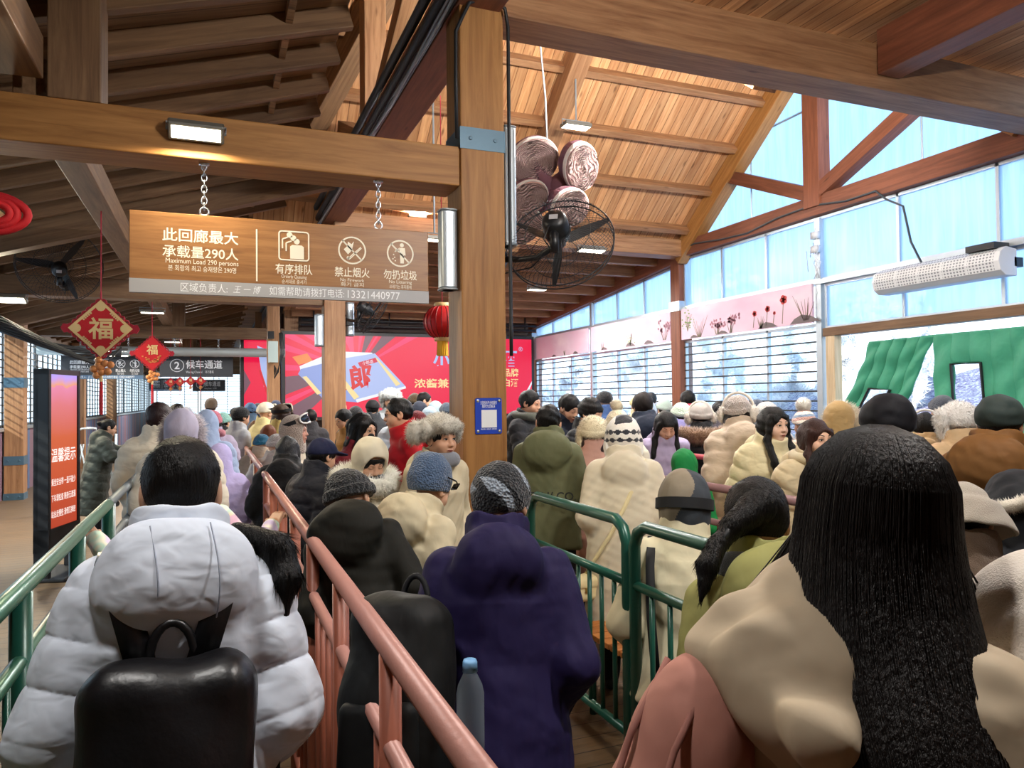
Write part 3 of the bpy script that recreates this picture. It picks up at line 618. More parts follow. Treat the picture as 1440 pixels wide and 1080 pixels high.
p = atY(291, 497, 24.9); flood(p, p+Vector((0, -0.4, -1)), 'small far flood light above the circled 2 sign', 0.5, 80, NEUT, 0.2)
p = atY(611, 338, 9.0); flood(p, p+Vector((0, -0.01, -1)), 'small flood light behind the right end of the wood-grain sign', 0.25, 60, NEUT, 0.16, 2.55)
for (x, y, z, pw) in ((-0.45, 1.1, 3.85, 20), (2.3, 1.0, 4.5, 46), (4.6, 9.0, 5.4, 45), (3.4, 14.5, 3.95, 110), (6.2, 14.0, 3.95, 90), (-1.0, 14.6, 3.3, 70), (-1.0, 21.5, 3.3, 80), (-1.0, 35, 3.3, 120), (6.4, 3.2, 4.5, 30)):  # unseen hanging lamps, added to brighten the crowd and the ceiling
    flood((x, y, z), (x, y+0.01, 0), {1.1: 'added flood light under the corridor roof above the camera side', 1.0: 'added flood light under the hall ceiling above the camera side', 3.2: 'added flood light under the hall ceiling near the glazed wall', 9.0: 'added flood light high under the boarded gable slope', 14.5: 'added flood light below the low rear ceiling, over the hats', 14.0: 'added flood light below the low rear ceiling, nearest the mural wall', 14.6: 'added flood light over the corridor before the pale duct', 21.5: 'added flood light over the corridor beyond the pale duct', 35: 'added flood light deep in the corridor'}[y], 0.4, pw, NEUT, 0.2, {9.0: 0.9, 14.6: 0.5, 21.5: 0.6, 35: 0.6}.get(y, 0.17))
# added uplights by the beams and near the camera, brightening slopes and beam faces
for (x, y, z, ax, ay, pw, lab) in ((3.2, 5.3, 4.72, 0.0, 1.0, 100, 'added uplight on the far side of the near beam, close to the post'), (6.0, 5.3, 4.72, 0.0, 1.0, 92, 'added uplight on the far side of the near beam, close to the glazed wall'), (3.0, 11.4, 4.64, 0.0, -1.0, 130, 'added uplight on the rear tie beam, close to the mushroom'), (4.9, 11.4, 4.64, 0.0, -1.0, 110, 'added uplight on the rear tie beam, close to the gable window'), (2.6, 0.6, 3.7, 0.0, 2.4, 55, 'added forward uplight under the camera side of the hall ceiling')):
    flood((x, y, z), (x+ax, y+ay, z+1.0), lab, 0.3, pw, NEUT, 0.16, 0.0)

# ---- wall fans
def tri_blade(L, w): 
    def fn(u, v):
        r = 0.06+u*L; c = w*(0.55+0.6*math.sin(math.pi*min(1, u*0.85+0.12)))*(1-0.45*u); t = (v-0.5); tw = R(28-14*u)
        return (r, t*c*math.cos(tw), t*c*math.sin(tw)+0.004)
    b = MB().grid(fn, 10, 4); n = b.n; b.add([(x, y, z+0.006) for x, y, z in b.v[:n]], [tuple(reversed(f)) for f in b.f]); return b
def fan(p, axis, rad, mount, label, wires=60, dens=1, spin=0.0):
    """p: centre of the cage; axis: the way the air goes; mount: point on the post or beam"""
    z = Vector(axis).normalized(); x = Vector((0, 0, 1)).cross(z).normalized(); y = z.cross(x); M = Matrix((x, y, z)).transposed().to_4x4(); M.translation = Vector(p)
    t = empty('wall_fan', M); tag(t, label, 'fan', 'black wall fans')
    b = MB()
    for (r, zz) in ((rad, 0.0), (rad*0.98, 0.05), (rad*0.6, 0.12), (rad*0.3, 0.13), (rad*0.6, -0.1), (rad*0.25, -0.12)):
        b.tube([(r*math.cos(2*math.pi*k/48), r*math.sin(2*math.pi*k/48), zz) for k in range(48)], 0.005 if r > rad*0.9 else 0.0028, 5, 0, True)
    for k in range(wires):
        a = 2*math.pi*k/wires
        for s in (1, -1):
            pts = [(r*rad*math.cos(a+s*0.5*(1-r)), r*rad*math.sin(a+s*0.5*(1-r)), s*0.135*math.sqrt(max(0, 1-r**3))) for r in (0.18, 0.4, 0.6, 0.8, 0.93, 1.0)]
            b.tube(pts, 0.0017*dens, 3)
    b.build('cage', BLACKR, t, None, True)
    for k in range(3): tri_blade(rad*0.84, rad*0.2).build('blade', BLACKP, t, Matrix.Rotation(spin+k*2*math.pi/3, 4, 'Z'), True)
    MB().lathe([(0, -0.26), (0.062, -0.255), (0.085, -0.23), (0.09, -0.2), (0.092, -0.12), (0.085, -0.06), (0.05, -0.03), (0.045, 0.02), (0.0, 0.03)], 24).build('motor', BLACKP, t, None, True)
    MB().box((-0.03, -0.02, -0.2605), (0.03, 0.02, -0.259)).build('rating_plate', GREYST, t)
    mi = M.inverted() @ Vector(mount); q = Vector((0, -0.11, -0.17)); dn = (M.to_3x3().inverted() @ Vector((0, 0, -1)))
    k1 = q+dn*0.06; k2 = k1*0.35+mi*0.65; k2 += dn*0.03
    b = MB().tube([q, k1, (k1+k2)/2+dn*0.03, k2, mi], 0.022, 8); b.tube([q-dn*0.05, q+dn*0.1], 0.032, 10); b.tube([mi, mi+(mi-k2).normalized()*0.02], 0.07, 10); b.build('bracket_arm', BLACKP, t, None, True)
    b = MB(); b.tube([(0.02, -0.04, -0.25), (0.06, -0.16, -0.22), (0.02, -0.2, -0.17), mi*0.5+dn*0.12, mi+dn*0.1], 0.006, 5); b.build('cable', BLACKR, t, None, True); return t
pf = at(787, 340, 5.25)
fan(pf, Vector((0.45, 0.62, -0.42)), 0.385, (1.9, 4.88, pf.z-0.12), 'black caged wall fan on the near post below the giant mushroom', 72, 1.0, 0.55)
pf = at(84, 374, 9.7); fan(pf, Vector((-0.1, 0.75, 0.35)), 0.5, (atY(92, 410, 11.55).x, 11.58, 3.3), 'black wall fan over the corridor, left of the wood-grain sign', 60, 1.2, 2.2)
pf = at(524, 441, 11.2); fan(pf, Vector((0.75, -0.1, -0.5)), 0.33, (1.9, 11.6, pf.z-0.05), 'black wall fan on the second post below the wood-grain sign', 50, 1.2, 1.0)

# ---- silver metal cases on the posts
def silver(p, w, d, h, label, ring=True):
    t = empty('metal_case', p, 0, label, 'metal case', 'tall silver cases on the posts')
    MB().rbox((-w/2, -d/2, 0), (w/2, d/2, h), w*0.3).build('case_body', ALU, t, None, True, angle=40)
    b = MB()
    for z in (0.0, h-0.012): b.rbox((-w/2-0.004, -d/2-0.004, z), (w/2+0.004, d/2+0.004, z+0.012), w*0.3)
    b.build('end_cap', GREYM, t); b = MB()
    for x in (-0.25, 0.25): b.box((x*w-0.004, -d/2-0.003, 0.03), (x*w+0.004, -d/2+0.002, h-0.03))
    b.build('groove_trim', GREYM, t); return t
q0 = atY(629, 407, 4.85); q1 = atY(629, 293, 4.85); silver((1.5, 4.9, q0.z), 0.115, 0.13, q1.z-q0.z, 'tall silver metal case left of the near honey post')
q0 = atY(718, 347, 4.9); q1 = atY(718, 180, 4.9); silver((1.955, 4.92, q0.z), 0.1, 0.15, q1.z-q0.z, 'tall silver metal case right of the near honey post, beside the mushroom')
q0 = atY(437, 487, 11.6); q1 = atY(437, 442, 11.6); silver((1.5, 11.6, q0.z), 0.13, 0.15, q1.z-q0.z, 'silver metal case left of the second post')
q0 = atY(482, 472, 11.6); q1 = atY(482, 425, 11.6); silver((1.97, 11.65, q0.z), 0.13, 0.15, q1.z-q0.z, 'silver metal case right of the second post')
p = atY(384, 510, 15.5); t = empty('junction_box', (p.x, 15.5, p.z), 0, 'pale green control box with hanging cables, left of the red screen', 'control box')
q1 = atY(384, 480, 15.5); MB().rbox((-0.09, -0.06, 0), (0.09, 0.06, q1.z-p.z), 0.01).build('box_body', flat('pale_green_paint', '#a9b8b4', 0.5), t)
b = MB(); 
for k in range(5): b.tube([(0.12+0.015*k, 0, 0.6), (0.14+0.02*k, 0, 0.2), (0.1-0.02*k, -0.03, -0.2-0.03*k), (0.02, -0.02, -0.05)], 0.008, 5)
b.build('cable', BLACKR, t, None, True); MB().box((-0.1, -0.05, q1.z-p.z+0.05), (0.02, 0.05, q1.z-p.z+0.2)).build('switch', BLACKP, t)
timber('timber_post', (p.x+0.02, 15.72, 0), (p.x+0.02, 15.72, 4.4), 0.24, 0.24, WOOD, up=(0, 1, 0))

# ---- pipes and cables
b = MB()
for x, z, r in ((1.49, 4.5, 0.045), (1.44, 4.62, 0.04), (1.50, 4.40, 0.03)): b.tube([(x, -1.3, z), (x, 6, z), (x, 38, z)], r, 10)
tag(b.build('cable_conduit', BLACKR, None, None, True), 'bundle of black conduits along the plate beam above the near post', 'conduit')
b = MB(); 
for k in range(3): b.tube([(1.47+0.012*k, y, 4.36+0.02*k+0.03*math.sin(y*1.7+k*2)) for y in np.linspace(-1, 20, 40)], 0.012, 5)
tag(b.build('cable', GREYM, None, None, True), 'loose grey cables beside the black conduits', 'cable')
px = 1.91; b = MB().tube([(px+0.005, 4.77, z) for z in np.linspace(2.0, 4.3, 12)]+[(px-0.02, 4.76, 4.42), (px-0.16, 4.74, 4.47), (1.62, 4.74, 4.40), (1.53, 4.76, 4.2), (1.53, 4.77, 3.9), (1.54, 4.79, 3.48)], 0.013, 7)
tag(b.build('cable', BLACKR, None, None, True), 'black cable looping over the near post and down its edge', 'cable')
b = MB().tube([(-3.4, 18.0, 2.83), (1.55, 18.0, 2.83)], 0.1, 16); tag(b.build('air_duct', flat('duct_grey', '#a2a8a6', 0.5, 0.2), None, None, True), 'pale round duct crossing the corridor under the far beam', 'duct')
yy = [11.6, 11.0, 10.3, 9.6, 8.9, 8.2, 7.6, 7.1]; pts = [(XR-0.15, y, 4.38+0.06*math.sin(i*1.7)) for i, y in enumerate(yy)]
e0 = atX(1270, 290, XR-0.12); e1 = atX(1281, 340, XR-0.15); e2 = atX(1300, 378, XR-0.2)
b = MB().tube(pts+[tuple(e0+Vector((0, 0.25, 0.15))), tuple(e0), tuple(e1), tuple(e2), (XR-0.25, e2.y-0.4, e2.z+0.03)], 0.014, 6)
tag(b.build('cable', flat('dark_grey_cable', '#3d4448', 0.5), None, None, True), 'dark cable clipped along the gable beam and looping down to the heater', 'cable')
b = MB()
for k in range(4): b.tube([(XR-0.1, 8.2+0.05*k, 4.1-0.2*k), (XR-0.14, 8.1+0.08*k, 3.8), (XR-0.1, 8.25-0.05*k, 3.6), (XR-0.1, 8.12+0.04*k, 3.38)], 0.007, 5)
for z in (3.95, 3.75): b.box((XR-0.14, 8.14, z), (XR-0.06, 8.26, z+0.1))
tag(b.build('cable', flat('pale_cable', '#c8cdd2', 0.5), None, None, True), 'tangle of pale cables and sockets on the window mullion', 'cable')
b = MB(); p = atY(0, 440, 11.0)
for k in range(7): b.tube([(p.x-0.6, 11, p.z+0.15-0.02*k), (p.x+0.15*k/3, 11.1, p.z-0.05-0.05*k), (p.x+0.5+0.1*k, 11.3, p.z-0.35-0.05*k), (p.x+1.3, 11.5, p.z-0.5+0.02*k)], 0.018, 5)
tag(b.build('cable', BLACKR, None, None, True), 'bundle of black cables sagging at the left edge by the corridor beam', 'cable')

# ---- giant fabric mushroom
MAUVE = cloth('#7d5560', 'plain', 0.7); CREAM = cloth('#efe6dc', 'wool', 0.8)
def gill():
    b = NB('pink_gill_fabric'); c = b.n('ShaderNodeTexCoord'); w = b.n('ShaderNodeTexWave', wave_type='RINGS', rings_direction='Z'); w.inputs['Scale'].default_value = 9; w.inputs['Distortion'].default_value = 3.0; w.inputs['Detail'].default_value = 2; w.inputs['Detail Scale'].default_value = 1.5
    b.l(c.outputs['Object'], w.inputs[0]); b.set(Base_Color=b.ramp(w.outputs[1], [(0.0, '#d09a94'), (0.35, '#f4ccc4'), (1.0, '#fbdcd4')]), Roughness=0.75); b.bump(w.outputs[1], 0.9, 0.03); return b.m
GILL = gill()
mc = at(772, 268, 6.8); t = empty('giant_mushroom', mc, 0, 'giant stuffed lingzhi mushroom with pink ringed caps, hanging behind the wall fan', 'mushroom decoration')
tow = (CM.translation-mc).normalized()
for (px_, py_, rx, rz, tilt) in ((750, 226, 0.235, 0.22, 25), (815, 234, 0.26, 0.19, -35), (742, 277, 0.19, 0.16, 30), (800, 291, 0.22, 0.18, -10), (735, 318, 0.2, 0.16, 40)):
    c = at(px_, py_, 6.75 if py_ < 300 else 6.9); nrm = (tow*0.8+Vector((0.42+0.2*(px_-772)/40, 0, -0.3))).normalized()
    z = nrm; x = Vector((0, 0, 1)).cross(z).normalized(); y = z.cross(x); M = Matrix((x, y, z)).transposed().to_4x4(); M.translation = c-mc
    M = M @ Matrix.Rotation(R(tilt), 4, 'Z') @ Matrix.Diagonal((rx, rz, 1, 1))
    cap = MB(); cap.lathe([(0, -0.17), (0.35, -0.165), (0.65, -0.14), (0.88, -0.09), (1.0, -0.03), (1.0, 0.01)], 36)
    o = cap.build('mushroom_cap', MAUVE, t, M, True); MB().lathe([(0.97, 0.0), (1.02, 0.005), (1.01, 0.03), (0.94, 0.035), (0.92, 0.02)], 36).build('cap_rim', CREAM, o, None, True)
    g = MB(); g.lathe([(0.96-0.0417*k, 0.035+(0.022 if k % 2 else 0.0)) for k in range(23)]+[(0, 0.05)], 40); g.v = [(x*(1+0.05*math.sin(5*math.atan2(y, x)+9*math.hypot(x, y))), y*(1+0.05*math.sin(4*math.atan2(y, x)+1)), z) if math.hypot(x, y) < 0.9 else (x, y, z) for x, y, z in g.v]; g.build('gills', GILL, o, None, True)
    s = MB().tube([c-mc-nrm*0.05, (c-mc)*0.5-tow*0.1, Vector((0, 0, -0.02))-tow*0.12], [0.09, 0.08, 0.1], 12); s.build('stem', MAUVE, t, None, True)
MB().tube([Vector((0, 0, 0))-tow*0.12, (0.02, 0.1, 0.9), (0.1, 0.5, atY(772, 150, 8).z-mc.z+0.6)], 0.008, 6).build('cord', GREYM, t, None, True)

# ---- red knots, lanterns
RED = flat('red_felt', '#c21420', 0.7, bumps=(80, 0.3)); REDD = flat('dark_red_cord', '#a3122a', 0.7); GOLD = flat('pale_gold', '#e6c88c', 0.45, 0.1); TASS = flat('red_tassel', '#d0161c', 0.7); COPP = flat('copper_gold_print', '#d58a4c', 0.5)
def fu(p, s, ztop, label, group, framed=True):
    """diamond good-luck hanging: s is half the diagonal"""
    t = empty('lucky_knot', p, 0, label, 'lucky knot', group); b = MB()
    n = 7
    for (x0, z0), (x1, z1) in (((0, 1), (1, 0)), ((1, 0), (0, -1)), ((0, -1), (-1, 0)), ((-1, 0), (0, 1))):
        for k in range(n):
            f = (k+0.5)/n; cx, cz = (x0+(x1-x0)*f)*s*0.98, (z0+(z1-z0)*f)*s*0.98; b.tube([(cx+0.085*s*math.cos(q*0.785), 0.004, cz+0.085*s*math.sin(q*0.785)) for q in range(8)], 0.018*s/0.3*0.6, 5, 0, True)
    for q in (-1, 1): b.prism([(q*s*0.93, 0.12*s), (q*s*1.12, 0.15*s), (q*s*1.2, 0), (q*s*1.1, -0.16*s), (q*s*0.93, -0.12*s)][::q], -0.01, 0.012)
    b.build('scalloped_cord', REDD, t)
    MB().prism([(0, s), (s, 0), (0, -s), (-s, 0)], -0.012, 0.012).build('felt_diamond', RED, t)
    g = MB()
    if framed:
        for i in range(4):
            a, e = R(90*i), R(90*i+90); g.prism([(s*0.98*math.cos(a), s*0.98*math.sin(a)), (s*0.98*math.cos(e), s*0.98*math.sin(e)), (s*0.86*math.cos(e), s*0.86*math.sin(e)), (s*0.86*math.cos(a), s*0.86*math.sin(a))], -0.015, -0.012)
            g.prism([(s*0.74*math.cos(a)+0.15*s*math.cos(q*0.524), s*0.74*math.sin(a)+0.15*s*math.sin(q*0.524)) for q in range(12)], -0.017, -0.012)
            m = R(90*i+45)
            for q in range(5): r = s*0.575; o_ = (q-2)*0.075*s; g.prism([(r*math.cos(m)-o_*math.sin(m)+0.034*s*math.cos(v*0.9), r*math.sin(m)+o_*math.cos(m)+0.034*s*math.sin(v*0.9)) for v in range(7)], -0.016, -0.012)
        text('福', t, 0, 0, s*0.78, GOLD, y=-0.014, bold=0.02)
    else:
        rr = random.Random(3)
        for q in range(26):
            a = rr.uniform(-2.9, -0.2); r = s*rr.uniform(0.35, 0.55); g.prism([(r*math.cos(a)+0.055*s*math.cos(v*0.9), -0.05*s+r*math.sin(a)*0.9+0.04*s*math.sin(v*0.9)) for v in range(7)], -0.016, -0.012)
        text('福', t, 0, 0.22*s, s*0.62, GOLD, y=-0.014, bold=0.02)
    g.build('gold_print', GOLD if framed else COPP, t)
    kn = MB(); rr = random.Random(5)
    for q in range(9): 
        a = q*2.4; r = 0.11*s*math.sqrt(q); M = Matrix.Translation((r*math.cos(a), 0, -1.35*s+r*math.sin(a))); kn.lathe([(0, -0.13*s), (0.09*s, -0.09*s), (0.13*s, 0), (0.09*s, 0.09*s), (0, 0.13*s)], 8, 0, M)
    kn.build('knot_ball', COPP, t, None, True)
    MB().lathe([(0.02*s, -1.62*s), (0.06*s, -1.66*s), (0.06*s, -1.78*s), (0.05*s, -1.82*s)], 10).build('bead', GOLD, t, None, True)
    ta = MB(); 
    for k in range(14): a = k*0.9; ta.tube([(0.03*s*math.cos(a), 0.03*s*math.sin(a), -1.8*s), (0.05*s*math.cos(a), 0.05*s*math.sin(a), -2.4*s), (0.045*s*math.cos(a), 0.045*s*math.sin(a), -2.95*s)], 0.014*s, 4)
    ta.build('tassel', TASS, t)
    MB().tube([(0, 0, s*0.98), (0, 0, s*1.25)], 0.03*s, 8).tube([(0, 0, s*1.2), (0, 0, ztop-p[2])], 0.006, 5).build('hanging_cord', REDD, t); return t
p = at(142, 462, 6.7); fu(p, 41*6.7/F_PX, 3.46, 'large red diamond knot with gold frame and character, hanging over the corridor', 'red diamond good-luck knots')
p = at(214, 497, 10.8); fu(p, 24*10.8/F_PX, 3.46, 'smaller red diamond knot with copper flowers, left of the circled 2 sign', 'red diamond good-luck knots', False)
for i, (x, y) in enumerate(((240, 538), (253, 537), (268, 536), (282, 536))):
    p = atY(x, y, 18.5-0.05*i); o = fu(p, 6.5*17/F_PX, 3.17, ['leftmost of four small far lucky knots, under the circled 2 sign', 'second from left of four small far lucky knots under the circled 2 sign', 'third from left of four small far lucky knots under the circled 2 sign', 'rightmost of four small far lucky knots, under the circled 2 sign'][i], 'small far lucky knots', False)
p = at(-8, 300, 4.3); t = empty('round_knot', p, 0, 'red round braided knot cut off by the left edge', 'lucky knot'); b = MB()
for q, r in enumerate((0.14, 0.105, 0.075)): b.tube([(r*1.08*math.cos(2*math.pi*k/28)*(1+0.1*(q == 0)*math.cos(2*math.pi*k/14)), -0.01*q, r*0.75*math.sin(2*math.pi*k/28)) for k in range(28)], 0.024, 8, 0, True)
b.build('braided_cord', RED, t, None, True); MB().prism([(-0.05, 0), (0, -0.04), (0.05, 0), (0, 0.04)], -0.03, 0.01).build('gold_patch', GOLD, t); MB().tube([(0, 0, 0.1), (0, 0, zc(p.x)-p.z)], 0.006, 5).build('hanging_cord', REDD, t)
def lantern(p, r, h, ztop, label):
    t = empty('red_lantern', p, 0, label, 'lantern', 'red paper lanterns'); LM = flat('red_silk', '#d3161b', 0.5)
    n = 20; prof = [(r*max(0.42, math.sqrt(max(0, 1-(z/(h*0.55))**2))), z) for z in np.linspace(-h/2, h/2, 15)]
    MB().lathe(prof, 32).build('lantern_body', LM, t, None, True); b = MB()
    for k in range(n): a = 2*math.pi*k/n; b.tube([((q+0.002)*math.cos(a), (q+0.002)*math.sin(a), z) for q, z in prof], 0.004, 4)
    b.build('rib', GOLD if False else flat('dark_red_rib', '#8e0f14', 0.5), t)
    MB().lathe([(r*0.42, -h/2+0.02), (r*0.45, -h/2), (r*0.42, -h/2-0.03), (0, -h/2-0.03)], 24).lathe([(0, h/2+0.03), (r*0.42, h/2+0.03), (r*0.45, h/2), (r*0.42, h/2-0.02)], 24).build('gold_collar', GOLD, t, None, True)
    b = MB()
    for k in range(16): a = k*0.393; b.tube([(r*0.22*math.cos(a), r*0.22*math.sin(a), -h/2-0.03), (r*0.25*math.cos(a), r*0.25*math.sin(a), -h/2-0.16)], 0.012, 4)
    b.build('tassel', flat('yellow_tassel', '#e8b62c', 0.6), t); MB().tube([(0, 0, h/2), (0, 0, ztop-p[2])], 0.005, 5).build('hanging_cord', REDD, t); return t
p = at(622, 453, 6.6); lantern(p, 0.165, 0.28, 4.42, 'red lantern with yellow tassel hanging behind the near post')

# ---- LED screens
def screen(y, x0, x1, z0, z1, label, k, full=True):
    t = empty('video_screen', ((x0+x1)/2, y, (z0+z1)/2), 0, label, 'video screen', 'red advertising screens'); w, h = x1-x0, z1-z0
    MB().box((-w/2-0.08, 0.01, -h/2-0.08), (w/2+0.08, 0.16, h/2+0.08)).build('screen_frame', BLACKP, t)
    LR = emit('screen_red', '#ee1546', k); 
    MB().box((-w/2, -0.002, -h/2), (w/2, 0.012, h/2)).build('screen_panel', LR, t)
    X = lambda px, py: (atY(px, py, y).x-(x0+x1)/2, atY(px, py, y).z-(z0+z1)/2)
    def poly(b, pts, d, mi=0): b.prism(pts, -d-0.002, -d, mi)
    def clipx(p): return (max(-w/2, min(w/2, p[0])), max(-h/2, min(h/2, p[1])))
    if full:
        c0 = X(500, 520); b = MB(); rr = random.Random(2)
        for a0, a1, m in ((62, 74, 0), (78, 84, 1), (94, 110, 1), (118, 124, 1), (128, 134, 1), (186, 200, 0), (203, 207, 1), (210, 222, 0), (176, 181, 1), (40, 52, 0), (56, 59, 1), (28, 33, 1), (140, 146, 1), (150, 155, 1), (160, 165, 1)):
            r1 = 3.2
            def hit(a, r): 
                dx, dz = math.cos(R(a)), math.sin(R(a)); tt = min([r]+[((w/2 if dx > 0 else -w/2)-c0[0])/dx if abs(dx) > 1e-6 else 9]+[((h/2 if dz > 0 else -h/2)-c0[1])/dz if abs(dz) > 1e-6 else 9]); return (c0[0]+dx*tt, c0[1]+dz*tt)
            n = 4; arc = [hit(a0+(a1-a0)*q/n, r1) for q in range(n+1)]; poly(b, [(c0[0]+0.2*math.cos(R(a0)), c0[1]+0.2*math.sin(R(a0)))]+arc, 0.003+0.0004*m, m)
        b.build('screen_streak', [emit('screen_smoke', '#7d5a68', k*0.9), emit('screen_pink', '#f23d74', k)], t)
        B1 = emit('screen_box_blue', '#aebfee', k); B2 = emit('screen_box_shade', '#8fa2de', k); GO = emit('screen_gold', '#f5dd9c', k); OR = emit('screen_orange', '#f08a48', k); WH = emit('screen_white', '#eef2ff', k); RD = emit('screen_letter_red', '#d8232a', k)
        b = MB(); q = lambda *pts: [clipx(X(*p_)) for p_ in pts]
        poly(b, q((411, 502), (432, 497), (440, 508), (420, 513)), 0.005, 3); poly(b, q((470, 486), (478, 489), (482, 495), (470, 496)), 0.005, 3)
        poly(b, q((421, 515), (470, 494), (523, 496), (526, 501), (470, 508), (423, 523)), 0.006, 4)
        poly(b, q((419, 526), (423, 519), (470, 507), (500, 562), (505, 566), (455, 562), (443, 549)), 0.007, 1); poly(b, q((470, 506), (527, 497), (570, 543), (500, 562)), 0.008, 0)
        poly(b, q((472, 528), (478, 526), (505, 558), (498, 562)), 0.009, 2); poly(b, q((526, 501), (531, 505), (563, 540), (557, 543)), 0.009, 2); poly(b, q((425, 530), (431, 529), (452, 553), (446, 555)), 0.009, 2)
        poly(b, q((500, 562), (570, 543), (571, 546), (502, 566)), 0.009, 4); b.build('screen_picture', [B1, B2, GO, OR, WH], t)
        poly(bb := MB(), q((503, 510), (528, 503), (531, 509), (506, 516)), 0.0095); bb.build('screen_label', emit('screen_crimson', '#d2203f', k), t)
        xx, zz = X(517, 509.5); text('小郎酒', t, xx, zz, 0.09, WH, y=-0.012, rot=R(13)); xx, zz = X(508, 530); text('郎', t, xx, zz, 0.62, RD, y=-0.012, bold=0.03, rot=R(8)); xx, zz = X(478, 548); text('郎', t, xx-0.03, zz-0.05, 0.34, RD, y=-0.0125, bold=0.02, rot=R(-25))
        TB = emit('screen_title_blue', '#a9c4f4', k); xx, zz = X(621, 505); text('小', t, xx, zz, 0.44, TB, y=-0.005, bold=0.03); xx, zz = X(672, 505); text('郎', t, xx, zz, 0.44, TB, y=-0.005, bold=0.03); xx, zz = X(716, 504); text('酒', t, xx, zz, 0.44, TB, y=-0.005, bold=0.03); xx, zz = X(732, 491); text('®', t, xx, zz, 0.16, TB, y=-0.005)
        xx, zz = X(607, 539); text('浓酱兼香', t, xx+0.15, zz, 0.24, GO, 1.05+0.15, y=-0.005, bold=0.02); xx, zz = X(721, 524); text('品牌', t, xx-0.05, zz, 0.22, GO, y=-0.005, bold=0.02); xx, zz = X(721, 538); text('白酒', t, xx-0.05, zz, 0.22, GO, y=-0.005, bold=0.02)
        bb = MB(); poly(bb, q((737, 556), (749, 536), (749, 540), (741, 556)), 0.006); bb.build('screen_flash', WH, t)
    else:
        b = MB(); poly(b, [(-w*0.1, h*0.4), (w*0.5, h*0.3), (w*0.5, -h*0.3), (w*0.1, -h*0.1)], 0.005, 0); poly(b, [(-w*0.05, h*0.1), (w*0.02, h*0.1), (w*0.3, -h*0.25), (w*0.25, -h*0.28)], 0.007, 1); poly(b, [(-w*0.5, h*0.1), (-w*0.3, -0.05*h), (-w*0.5, -0.2*h)], 0.005, 2)
        b.build('screen_picture', [emit('screen_box_blue', '#aebfee', k), emit('screen_letter_red', '#d8232a', k), emit('screen_smoke', '#7d5a68', k)], t)
    return t
SY = 18.1; s0 = atY(401, 470, SY); s1 = atY(747, 474, SY)
screen(SY, s0.x, s1.x, s0.z-1.95, s0.z, 'wide glowing red advertising screen behind the crowd with a tilted box picture', 0.8)
SY2 = 18.6; s0 = atY(343, 474, SY2); s1 = atY(390, 474, SY2); screen(SY2, s0.x, s1.x-0.02, s0.z-1.95, s0.z, 'narrow piece of red screen seen between the far posts', 0.8, False)
b = MB(); 
for y, z in ((17.9, 3.62), (17.95, 3.5)): b.tube([(1.9, y, z), (7.9, y, z)], 0.03, 8)
for k in range(7): b.tube([(2.2+k*0.9, 17.95, 3.5), (2.2+k*0.9, 17.95, 3.84)], 0.02, 6)
tag(b.build('pipe_rack', BLACKR, None, None, True), 'dark pipes on hangers above the wide red screen', 'pipe')

# ---- notice on the near post
p = atY(687, 585, 4.795); q = atY(668, 560, 4.795); r_ = atY(706, 610, 4.795); wd = r_.x-q.x; ht = q.z-r_.z
t = empty('notice_board', p, 0, 'blue notice with white square on the near post', 'notice'); MB().rbox((-wd/2, -ht/2, -0.003), (wd/2, ht/2, 0.003), 0.012, 0, Matrix.Rotation(R(90), 4, 'X')).build('notice_panel', flat('notice_blue', '#1c3fae', 0.35), t)
MB().box((-wd*0.27, -0.006, -ht*0.32), (wd*0.3, -0.003, ht*0.17)).build('white_square', WHITEP, t)
text('文旅投诉平台和服务', t, 0, ht*0.37, 0.026, LETW, wd*0.62, y=-0.004); text('随时为您解决', t, 0, ht*0.27, 0.026, LETW, wd*0.48, y=-0.004); text('微信扫码 · 快捷反馈 · 高效处理', t, 0.0, -ht*0.36, 0.013, LETW, wd*0.58, y=-0.004)
b = MB()
for sx_, sz_ in ((-1, 1), (1, 1), (-1, -1), (1, -1)): b.lathe([(0, 0.006), (0.01, 0.004), (0.011, 0)], 10, 0, Matrix.Translation((sx_*wd*0.4, -0.004, sz_*ht*0.42)) @ Matrix.Rotation(R(90), 4, 'X'))
b.build('screw', CHROME, t)

